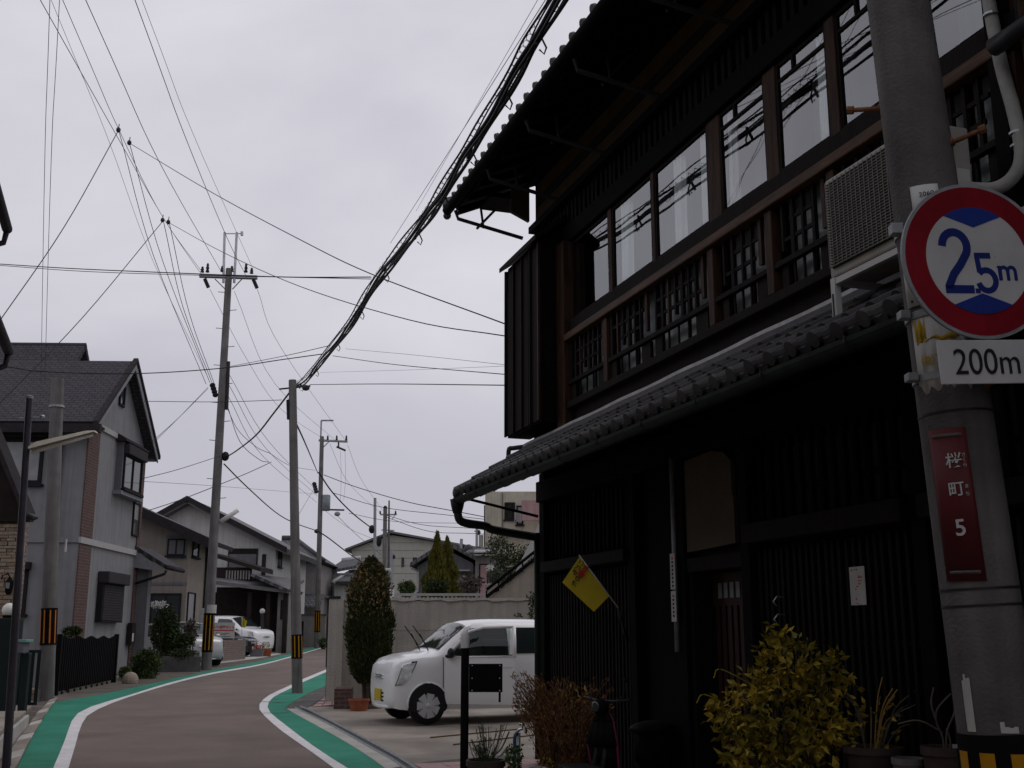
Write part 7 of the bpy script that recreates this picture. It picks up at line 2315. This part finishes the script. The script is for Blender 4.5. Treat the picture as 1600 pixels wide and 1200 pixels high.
# left side shrubs
random.seed(16)
bush('clipped rounded shrub in front of the folding gate end', 228, 1038, 34, 30, 31, 'leaf_mid', 3400, 0.075)
bush('dark tall shrub beside the porch of the grey house', 258, 982, 28, 46, 36, 'leaf_dark', 4200, 0.085)
bush('flat dark shrub left of the tall power pole', 285, 1022, 26, 11, 35.2, 'leaf_dark', 1500, 0.07)
bush('small dark shrub above the folding gate', 112, 986, 20, 9, 25.4, 'leaf_dark', 900, 0.06)
bush('reddish bare shrub over the parked silver car', 300, 985, 18, 24, 37.5, 'twig', 420, 0.12, hole=0.1)
bush('weeds at the foot of the tall power pole and planters', 505, 1004, 9, 9, 63, 'leaf_mid', 500, 0.10)
bush('broad dark hedge behind the planter wall, left of the tall power pole', 272, 1004, 36, 20, 36.6, 'leaf_dark', 3600, 0.085)
bush('low weedy shrub beside the pale rock', 196, 1052, 15, 12, 30.2, 'leaf_mid', 900, 0.06)
wbl = bush('white cover over the dark shrub by the porch', 248, 944, 22, 6, 35.6, 'white_flower', 240, 0.07)  # white flower chips standing in for a pale cover over the shrub
hw_ = thing('planter_wall', 'low grey planter wall under the flat dark shrub', 'wall', (at(285, 991, 35.2).x, 35.0, gz(35)), R(20))
MB().box(-0.75, 0.65, 0, 0.5, -0.1, 0.45).build('block', 'concrete_dark', hw_)
rp2 = thing('rock', 'pale rough rock at the foot of the clipped rounded shrub', 'rock', gnd(203, 1068), 0)
MB().ball((0, 0, 0.08), (0.2, 0.18, 0.2), 16, 10).build('stone', 'stone_c', rp2)

# ================================================================ things in front of the wooden house
# black sign post with white cap and dark panel
spx = at(727, 991, 10.3).x
sp = thing('black_sign_post', 'black post with white cap and small dark panel by the driveway', 'sign post', (spx, 10.3, gz(10.3)), 0)
ztop = EYE - gz(10.3) - 0.10
MB().tube([V(0, 0, -0.1), V(0, 0, ztop)], 0.036, 16).build('post', 'black_paint', sp, True, auto=50)
MB().lathe([(0.040, ztop - 0.02), (0.043, ztop + 0.05), (0.040, ztop + 0.10), (0.026, ztop + 0.125), (0.001, ztop + 0.132)], (0, 0, 0), 20).build('cap', 'cap_white', sp, True, auto=50)
pn = MB().box(0.037, 0.335, -0.015, 0.01, 0.885, 1.13).build('panel', 'black_paint', sp, bevel=0.004)
for x in (0.065, 0.31):
    for z in (0.90, 1.005, 1.115):
        MB().cyl(V(x, -0.019, z), V(x, -0.0155, z), 0.006, None, 8).build('rivet', 'steel', pn)
MB().box(0.30, 0.32, -0.012, 0.008, 0.80, 0.884).build('panel_tab', 'black_paint', pn)
# flag with lettering, the mascot left out
fb_ = hp(-2.35, 0.40, 1.95)
FY = fb_.y
flag = thing('yellow_flag', 'yellow flag with black and red Japanese lettering on a white rod', 'flag', at(951, 930, FY), 0)
fo = flag.location.copy()
A_, B_, C_, D_ = [at(x, y, FY) - fo for x, y in ((906, 869), (878.5, 910), (928, 956), (952, 931))]
def fpt(u, v):
    """u from the rod edge outward, v down along the rod"""
    return A_.lerp(B_, u).lerp(D_.lerp(C_, u), v) + V(0, -0.010 * math.sin(u * 3.1), 0)
fm = MB()
for i in range(8):
    for j in range(10):
        fm.face([fpt(i / 8, j / 10), fpt((i + 1) / 8, j / 10), fpt((i + 1) / 8, (j + 1) / 10), fpt(i / 8, (j + 1) / 10)])
fc = fm.build('cloth', 'yellow_cloth', flag, True, fix=False)
MB().tube([A_ + (A_ - D_) * 0.03, D_ + (D_ - A_) * 0.30], 0.006, 8).build('rod', 'plastic_white', flag, True)
MB().tube([D_ + (D_ - A_) * 0.30, D_ + (D_ - A_) * 0.30 + V(0.10, 0.25, -0.3)], 0.014, 8).build('holder', 'dark_metal', flag, True)
e_u = (B_ - A_).normalized()
ang_ = math.atan2(e_u.z, e_u.x)
def ftext(body, size, m, u, v, bold=0.0):
    p = fpt(u, v) + V(0, -0.018, 0)
    return text(body, size, m, flag, p, (math.pi / 2, -(ang_ + math.pi), 0), 'lettering', 0.0006, 'CENTER', -1.0, bold)
for ch, u in zip('こども', (0.10, 0.29, 0.48)):
    ftext(ch, 0.056, 'ink_black', u, 0.11, 0.0012)
for ch, u in zip('110番', (0.035, 0.085, 0.18, 0.345)):
    ftext(ch, 0.060, 'ink_red', u, 0.255, 0.0025)
for ch, u in zip('の家', (0.54, 0.76)):
    ftext(ch, 0.054, 'ink_black', u, 0.245, 0.0012)
# paper notice on the lattice
pn_ = thing('paper_notice', 'small white paper notice with faded red writing on the dark lattice', 'notice', hp(-5.69, -0.018, 1.795), HA)
MB().box(-0.078, 0.078, 0.0, 0.002, -0.118, 0.118).build('sheet', 'paper', pn_)
for (x, z, wx_, wz_, m) in ((0.05, 0.098, 0.012, 0.010, 'ink_black'), (0.0, 0.10, 0.012, 0.008, 'ink_black'), (0.02, 0.10, 0.010, 0.008, 'ink_red'), (-0.03, 0.052, 0.046, 0.008, 'ink_red'), (-0.02, 0.06, 0.008, 0.016, 'ink_red'), (-0.025, 0.030, 0.034, 0.006, 'ink_red'), (-0.02, 0.012, 0.028, 0.006, 'ink_red'), (0.0, -0.004, 0.026, 0.006, 'ink_red'), (0.02, -0.020, 0.012, 0.010, 'ink_red'), (0.02, -0.08, 0.010, 0.014, 'ink_red'), (0.01, -0.108, 0.012, 0.006, 'ink_black')):
    MB().box(x - wx_ / 2, x + wx_ / 2, 0.0022, 0.0028, z - wz_ / 2, z + wz_ / 2).build('faded_stroke', m, pn_)
# yellow-leaved shrub in a tub
random.seed(31)
BX, BY = at(1215, 991, 7.0).x, 7.0
ys = thing('yellow_shrub', 'bushy yellow leaved shrub in front of the dark lattice', 'shrub', (BX, BY, gz(BY)), 0)
zf = lambda y: at(1215, y, BY).z - gz(BY)
cs = [((0.0, 0, zf(1120)), (0.36, 0.28, 0.30)), ((0.02, 0, zf(1040)), (0.20, 0.18, 0.22)), ((0.03, 0, zf(1000)), (0.09, 0.09, 0.12)), ((-0.25, -0.02, zf(1110)), (0.20, 0.2, 0.13)), ((-0.22, 0, zf(1170)), (0.17, 0.2, 0.14)), ((0.28, 0, zf(1050)), (0.16, 0.16, 0.12)), ((0.25, 0.02, zf(1130)), (0.2, 0.2, 0.18)), ((0.0, -0.05, zf(1190)), (0.36, 0.25, 0.2)), ((-0.05, 0, zf(1060)), (0.14, 0.14, 0.12)), ((0.12, 0, zf(1020)), (0.12, 0.12, 0.1))]
ptf = blob(cs, 0.62)
lf = MB()
for _ in range(330):             # sprays: a twig end with a rosette of drooping leaves of mixed size
    c, out_ = ptf()
    ax_d = (out_ + V(0, 0, 0.35) + rv() * 0.5).normalized()
    big = random.uniform(0.05, 0.10)
    for k in range(random.randint(4, 8)):
        dd_ = ax_d * random.uniform(0.1, 0.7) + rv() * 0.75 + V(0, 0, -0.35)
        leaf(lf, c + ax_d * random.uniform(-0.04, 0.03) + rv() * 0.012, dd_, big * random.uniform(0.55, 1.1), random.uniform(0.36, 0.52), random.uniform(0.08, 0.3))
for _ in range(420):
    c, out_ = ptf()
    leaf(lf, c, out_ * 0.9 + rv() * 0.7 + V(0, 0, -0.45), random.uniform(0.03, 0.06), 0.44, 0.18)
fo_ = lf.build('foliage', 'leaf_yellow', ys, fix=False)
fo_['kind'] = 'stuff'
limbs(ys, (0, 0, 0.3), [(c[0][0] * 0.9, c[0][1], c[0][2]) for c in cs], 0.018, 'bark', 'stem')
for q in (((-0.10, 0, zf(1080)), (-0.35, 0, zf(1046)), (-0.26, 0, zf(1062))), ((-0.3, 0, zf(1105)), (-0.46, 0, zf(1085)), (-0.40, 0, zf(1098)))):
    MB().tube(catmull(q[:2] + (V(*q[1]) + V(-0.05, 0, -0.05),), 5), 0.004, 5).build('arching_twig', 'leaf_yellow', ys)
flower_pot('dark tub holding the yellow leaved shrub', (BX, BY, gz(BY)), 0.19, 0.25, 0.42, 'pot_dark')
# plant bench with pots at the right
bn = thing('plant_bench', 'dark low bench carrying the flower pots beside the near pole', 'bench', hp(-6.0, 0.36, 0.05), HA)
MB().box(-0.75, 0.75, -0.18, 0.18, 0.52, 0.56).build('seat', 'wood_dark', bn)
for x in (-0.68, 0.68):
    for y in (-0.14, 0.14):
        MB().box(x - 0.025, x + 0.025, y - 0.025, y + 0.025, -0.02, 0.518).build('leg', 'wood_dark', bn)
bl_ = lambda px, Y: V(at(px, 991, Y).x, Y, 0)
zb_ = 0.05 + 0.563
def potat(label, px, Y, rim_y, r, m, name='flower_pot', low=None):
    c = bl_(px, Y)
    top = at(px, rim_y, Y).z
    lo_ = zb_ if low is None else low
    return flower_pot(label, (c.x, Y, lo_), r * 0.75, r, top - lo_, m, True, name), V(c.x, Y, top)
p_a, t_a = potat('small grey pot on the bench left of the brown pot', 1405, 6.35, 1184, 0.085, 'pot_grey')
p_b, t_b = potat('brown pot with a bare forked plant next to the near pole', 1461, 6.2, 1166, 0.115, 'pot_dark')
p_c, t_c = potat('wide black pot of tall dry stems right of the yellow shrub', 1352, 6.75, 1166, 0.16, 'pot_dark')
random.seed(41)
bp2 = thing('bare_plant', 'bare forked twigs growing in the brown pot by the near pole', 'plant', t_b - V(0, 0, 0.03), 0)
for pts in ([V(0, 0, 0), V(-0.005, 0, 0.08), V(-0.03, 0, 0.15), V(-0.02, 0, 0.22), V(0.06, 0, 0.30)], [V(0.01, 0, 0), V(0.02, 0, 0.1), V(0.06, 0, 0.18), V(0.09, 0, 0.25)], [V(-0.03, 0, 0.15), V(-0.05, 0, 0.25), V(-0.03, 0, 0.33)], [V(0.03, 0, 0), V(0.035, 0, 0.06), V(0.02, 0, 0.12)], [V(0, 0, 0.1), V(-0.12, 0, 0.16), V(-0.22, 0.05, 0.14)]):
    MB().tube(catmull(pts, 4), 0.005, 6).build('twig', 'twig', bp2, True)
for x in (0.045, 0.06):
    MB().box(x, x + 0.012, 0, 0.002, -0.02, 0.04).build('plant_label', 'sign_white', bp2)
ds = thing('tall_dry_stems', 'sparse tall dry stems in the wide black pot', 'plant', t_c - V(0, 0, 0.03), 0)
for k in range(16):
    a = random.uniform(-1, 1)
    h = random.uniform(0.2, 0.5)
    tip = V(a * 0.28 + 0.05, random.uniform(-0.1, 0.1), h * (1 - 0.3 * abs(a)))
    MB().tube(catmull([V(a * 0.06, 0, 0), tip * 0.5 + V(0, 0, 0.06), tip], 4), 0.0035, 5).build('stem', 'twig' if k % 3 else 'dry_gold', ds)
lw_ = MB()
for _ in range(60):
    leaf(lw_, V(random.uniform(-0.2, 0.15), random.uniform(-0.1, 0.1), random.uniform(0.02, 0.3)), rv(), 0.05)
lw_.build('leaves', 'leaf_yellow', ds, fix=False)['kind'] = 'stuff'
gb = MB()
sg = thing('ground_cover', 'low green leaves under the bench at the lower edge', 'plant', hp(-5.6, 0.55, 0.05), HA)
for _ in range(160):
    leaf(gb, V(random.uniform(-0.3, 0.3), random.uniform(-0.15, 0.15), random.uniform(0.45, 0.66)), rv() + V(0, 0, 0.6), 0.05)
gb.build('leaves', 'leaf_dark', sg, fix=False)['kind'] = 'stuff'
limbs(sg, (0, 0, 0), [(0.1, 0, 0.6), (-0.15, 0, 0.6)], 0.01, 'bark', 'stem')
# thorny twig seen right of the pole
tw = thing('bare_branch', 'bare yellowish branch poking in right of the near pole', 'branch', at(1592, 905, 6.0), 0)
MB().tube(catmull([V(0.12, 0, -0.06), V(0.0, 0, 0.03), V(-0.02, 0, 0.12), V(0.01, 0, 0.2), V(0.0, 0, 0.28)], 4), 0.008, 6).build('branch', 'twig', tw, True)
MB().tube([V(0.0, 0, 0.15), V(0.06, 0, 0.24)], 0.006, 6).build('twig', 'twig', tw)
MB().tube([V(-0.03, 0, -0.03), V(0.15, 0, -0.03)], 0.010, 6).build('cane', 'dry_gold', tw)
# group of pots, tap and dry plant left of the door
random.seed(51)
c = V(at(760, 991, 10.0).x, 10.0, gz(10))
rp1 = flower_pot('dark plastic pot with rosemary beside the black sign post', c, 0.12, 0.16, EYE - (1178 - 991) / 1793 * 10 - gz(10), 'pot_dark')
hp1 = EYE - (1178 - 991) / 1793 * 10 - gz(10)
ro = thing('rosemary', 'spiky grey green rosemary in the dark pot', 'plant', c + V(0, 0, hp1 - 0.03), 0)
sp_ = MB()
for k in range(26):
    a = random.uniform(-1, 1)
    tip = V(a * 0.17 + 0.02, random.uniform(-0.1, 0.1), random.uniform(0.12, 0.34))
    base_ = V(a * 0.05, 0, 0)
    for j in range(34):
        t = random.random()
        q = base_.lerp(tip, t) + V(0.02 * math.sin(t * 3 + k), 0, 0)
        chip(sp_, q, (tip - base_).normalized() + rv() * 0.8, 0.035, 0.006)
    MB().tube([base_, base_.lerp(tip, 0.5) + V(0.01, 0, 0), tip], 0.003, 4).build('sprig', 'leaf_grey', ro)
sp_.build('needles', 'leaf_grey', ro, fix=False)['kind'] = 'stuff'
MB().tube(catmull([V(0.05, 0, 0.05), V(0.13, 0, 0.12), V(0.20, 0, 0.26)], 5), 0.007, 5).build('sprig', 'leaf_grey', ro)
tp_ = thing('garden_tap', 'chrome garden tap with blue hose end among the pots', 'tap', (at(810, 991, 10.3).x, 10.3, gz(10.3)), 0)
tz = lambda y: at(810, y, 10.3).z - gz(10.3)
MB().tube([V(0, 0, 0), V(0, 0, tz(1145))], 0.018, 10).build('standpipe', 'steel', tp_, True)
MB().tube(catmull([V(-0.01, 0, tz(1143)), V(0.02, 0, tz(1139)), V(0.06, 0, tz(1139)), V(0.065, 0, tz(1146))], 4), 0.013, 10).build('spout', 'chrome', tp_, True)
MB().tube([V(0.03, 0, tz(1139)), V(0.03, 0, tz(1133))], 0.008, 8).tube([V(0.005, 0, tz(1132)), V(0.055, 0, tz(1132))], 0.011, 8).build('handle', 'chrome', tp_, True)
MB().tube(catmull([V(-0.01, -0.02, tz(1144)), V(-0.03, -0.03, tz(1150)), V(-0.035, -0.03, tz(1165)), V(-0.04, -0.02, 0.02)], 4), 0.016, 8).build('hose', 'hose_blue', tp_, True)
gp5 = thing('green_succulent', 'small bright green plant below the garden tap', 'plant', (at(803, 991, 9.9).x, 9.9, gz(9.9)), 0)
gm = MB()
zz = lambda y: at(803, y, 9.9).z - gz(9.9)
for _ in range(230):
    leaf(gm, V(random.uniform(-0.06, 0.06), random.uniform(-0.05, 0.05), random.uniform(zz(1205), zz(1165))), rv(), 0.035, 0.7)
gm.build('leaves', 'leaf_green', gp5, fix=False)['kind'] = 'stuff'
limbs(gp5, (0, 0, 0), [(0.02, 0, zz(1172)), (-0.03, 0, zz(1180))], 0.006, 'bark', 'stem')
dp_ = thing('dry_shrub', 'tall rusty brown dried plant by the house corner', 'shrub', (at(872, 991, 9.6).x, 9.6, gz(9.6)), 0)
zd = lambda y: at(872, y, 9.6).z - gz(9.6)
xd = lambda px: at(px, 991, 9.6).x - at(872, 991, 9.6).x
dm, dg = MB(), MB()
for k in range(150):
    b_ = V(random.uniform(-0.14, 0.20), random.uniform(-0.12, 0.12), 0.08)
    if k % 2:
        tip = V(xd(random.uniform(802, 850)), random.uniform(-0.15, 0.15), zd(random.uniform(1050, 1120)))
    else:
        tip = V(xd(random.uniform(850, 955)), random.uniform(-0.15, 0.15), zd(random.uniform(1060, 1150)))
    mid = b_.lerp(tip, 0.55) + V((b_.x - tip.x) * 0.25, 0, 0.05)
    cv_ = catmull([b_, mid, tip], 5)
    dm.tube(cv_, 0.0028, 3, False)
    for q in cv_[3:]:
        for _ in range(7):
            chip(dm if random.random() < 0.86 else dg, q + rv() * 0.025, (tip - mid).normalized() + rv() * 0.6, 0.035, 0.008)
for k in range(60):
    q = V(xd(random.uniform(868, 925)), random.uniform(-0.1, 0.1), zd(random.uniform(1068, 1095)))
    chip(dg, q, rv() + V(0, 0, 1), 0.06, 0.018)
dm.build('stems', 'dry_stem', dp_, fix=False)['kind'] = 'stuff'
dg.build('golden_leaves', 'dry_gold', dp_, fix=False)['kind'] = 'stuff'
flower_pot('brown tub under the tall dried plant', (at(880, 991, 9.6).x, 9.6, gz(9.6)), 0.17, 0.22, 0.26, 'pot_dark')
c = V(at(838, 991, 9.4).x, 9.4, gz(9.4))
flower_pot('white ceramic pot at the lower edge among the plants', c, 0.055, 0.075, EYE - (1189 - 991) / 1793 * 9.4 - gz(9.4), 'plastic_white')
c2_ = thing('trailing_plant', 'thin yellow green plant in the white ceramic pot', 'plant', c + V(0.03, 0, EYE - (1189 - 991) / 1793 * 9.4 - gz(9.4)), 0)
lm = MB()
for _ in range(40):
    leaf(lm, V(random.uniform(-0.04, 0.10), random.uniform(-0.03, 0.03), random.uniform(-0.05, 0.07)), rv(), 0.03)
lm.build('leaves', 'leaf_yellow', c2_, fix=False)['kind'] = 'stuff'
MB().tube([V(0, 0, -0.02), V(0.02, 0, 0.06)], 0.003, 5).build('stem', 'dry_gold', c2_)
tr_ = thing('plant_tray', 'black tray with white label in front of the dried plant', 'tray', (at(905, 991, 8.9).x, 8.9, gz(8.9)), HA + math.pi)
zt2 = EYE - (1187 - 991) / 1793 * 8.9 - gz(8.9)
MB().box(-0.2, 0.22, -0.12, 0.12, zt2 - 0.09, zt2).build('tray', 'black_rubber', tr_, bevel=0.01)
for x in (-0.17, 0.19):
    for y in (-0.09, 0.09):
        MB().box(x - 0.015, x + 0.015, y - 0.015, y + 0.015, -0.01, zt2 - 0.092).build('leg', 'black_rubber', tr_)
MB().box(-0.04, 0.045, -0.123, -0.121, zt2 - 0.05, zt2 - 0.012).build('label', 'paper', tr_)
# dark scooter parked in the shade
SXp, SYp = at(945, 991, 9.3).x + 0.22, 9.35
scr = thing('scooter', 'dark scooter with pinkish leg shield parked in the shade by the wall', 'scooter', (SXp, SYp, gz(SYp)), math.atan2(-0.85, -0.85))
scr.scale = (0.80, 0.72, 0.86)
def wheel_(x, nm='wheel'):
    o = MB()
    n = 20
    A, B = [], []
    for k in range(n):
        a = 2 * math.pi * k / n
        for j in range(8):
            b = 2 * math.pi * j / 8
            A.append(o.pt(V(x + (0.18 + 0.045 * math.cos(b)) * math.cos(a), 0.045 * math.sin(b), 0.225 + (0.18 + 0.045 * math.cos(b)) * math.sin(a))))
    for k in range(n):
        for j in range(8):
            o.f.append([A[k * 8 + j], A[k * 8 + (j + 1) % 8], A[((k + 1) % n) * 8 + (j + 1) % 8], A[((k + 1) % n) * 8 + j]])
    q = o.build(nm, 'black_rubber', scr, True)
    MB().cyl(V(x, -0.035, 0.225), V(x, 0.035, 0.225), 0.14, None, 16).build('rim', 'steel_dull', q)
wheel_(0.62)
wheel_(-0.58)
MB().tube([V(0.62, 0.07, 0.225), V(0.50, 0.06, 0.60), V(0.44, 0, 0.98)], 0.025, 8).tube([V(0.62, -0.07, 0.225), V(0.50, -0.06, 0.60), V(0.44, 0, 0.98)], 0.025, 8).build('fork', 'dark_metal', scr, True)
MB().ball(V(0.62, 0, 0.40), (0.22, 0.08, 0.10), 14, 8).build('mudguard', 'black_paint', scr, True)
ls = MB()
for (z, wd, x) in ((0.30, 0.16, 0.40), (0.45, 0.20, 0.47), (0.65, 0.21, 0.50), (0.85, 0.15, 0.47)):
    pass
rows = [[V(x + 0.05 * (1 - (q / 2.0) ** 2), wd * q / 2, z) for q in (-2, -1, 0, 1, 2)] for z, wd, x in ((0.30, 0.15, 0.36), (0.45, 0.19, 0.44), (0.65, 0.21, 0.48), (0.85, 0.14, 0.46), (0.92, 0.08, 0.45))]
for A, B in zip(rows, rows[1:]):
    for j in range(4):
        ls.face([A[j], A[j + 1], B[j + 1], B[j]])
lo2 = ls.build('leg_shield', 'black_paint', scr, True)
s4 = lo2.modifiers.new('thick', 'SOLIDIFY')
s4.thickness = 0.02
for sd in (-1, 1):
    MB().tube([r_[0 if sd < 0 else 4] for r_ in rows], 0.014, 6).build('shield_trim', 'trim_pink', scr, True)
MB().ball(V(0.50, 0, 0.98), (0.08, 0.09, 0.075), 12, 8).build('headlight_cowl', 'black_paint', scr, True)
MB().ball(V(0.575, 0, 0.985), (0.02, 0.06, 0.05), 12, 8).build('headlight', 'glass_far', scr, True)
MB().tube([V(0.38, -0.32, 1.05), V(0.43, -0.12, 1.03), V(0.43, 0.12, 1.03), V(0.38, 0.32, 1.05)], 0.014, 8).build('handlebar', 'dark_metal', scr, True)
for sd in (-1, 1):
    MB().tube(catmull([V(0.42, sd * 0.2, 1.04), V(0.42, sd * 0.27, 1.13), V(0.42, sd * 0.29, 1.20)], 4), 0.006, 6).build('mirror_stalk', 'dark_metal', scr, True)
    MB().ball(V(0.42, sd * 0.29, 1.22), (0.012, 0.035, 0.025), 10, 6).build('mirror', 'black_paint', scr, True)
MB().box(-0.10, 0.42, -0.14, 0.14, 0.27, 0.33).build('footboard', 'black_paint', scr, bevel=0.02)
MB().ball(V(-0.40, 0, 0.55), (0.38, 0.15, 0.20), 14, 8).build('rear_body', 'black_paint', scr, True)
MB().ball(V(-0.30, 0, 0.76), (0.34, 0.14, 0.07), 14, 8).build('seat', 'black_rubber', scr, True)
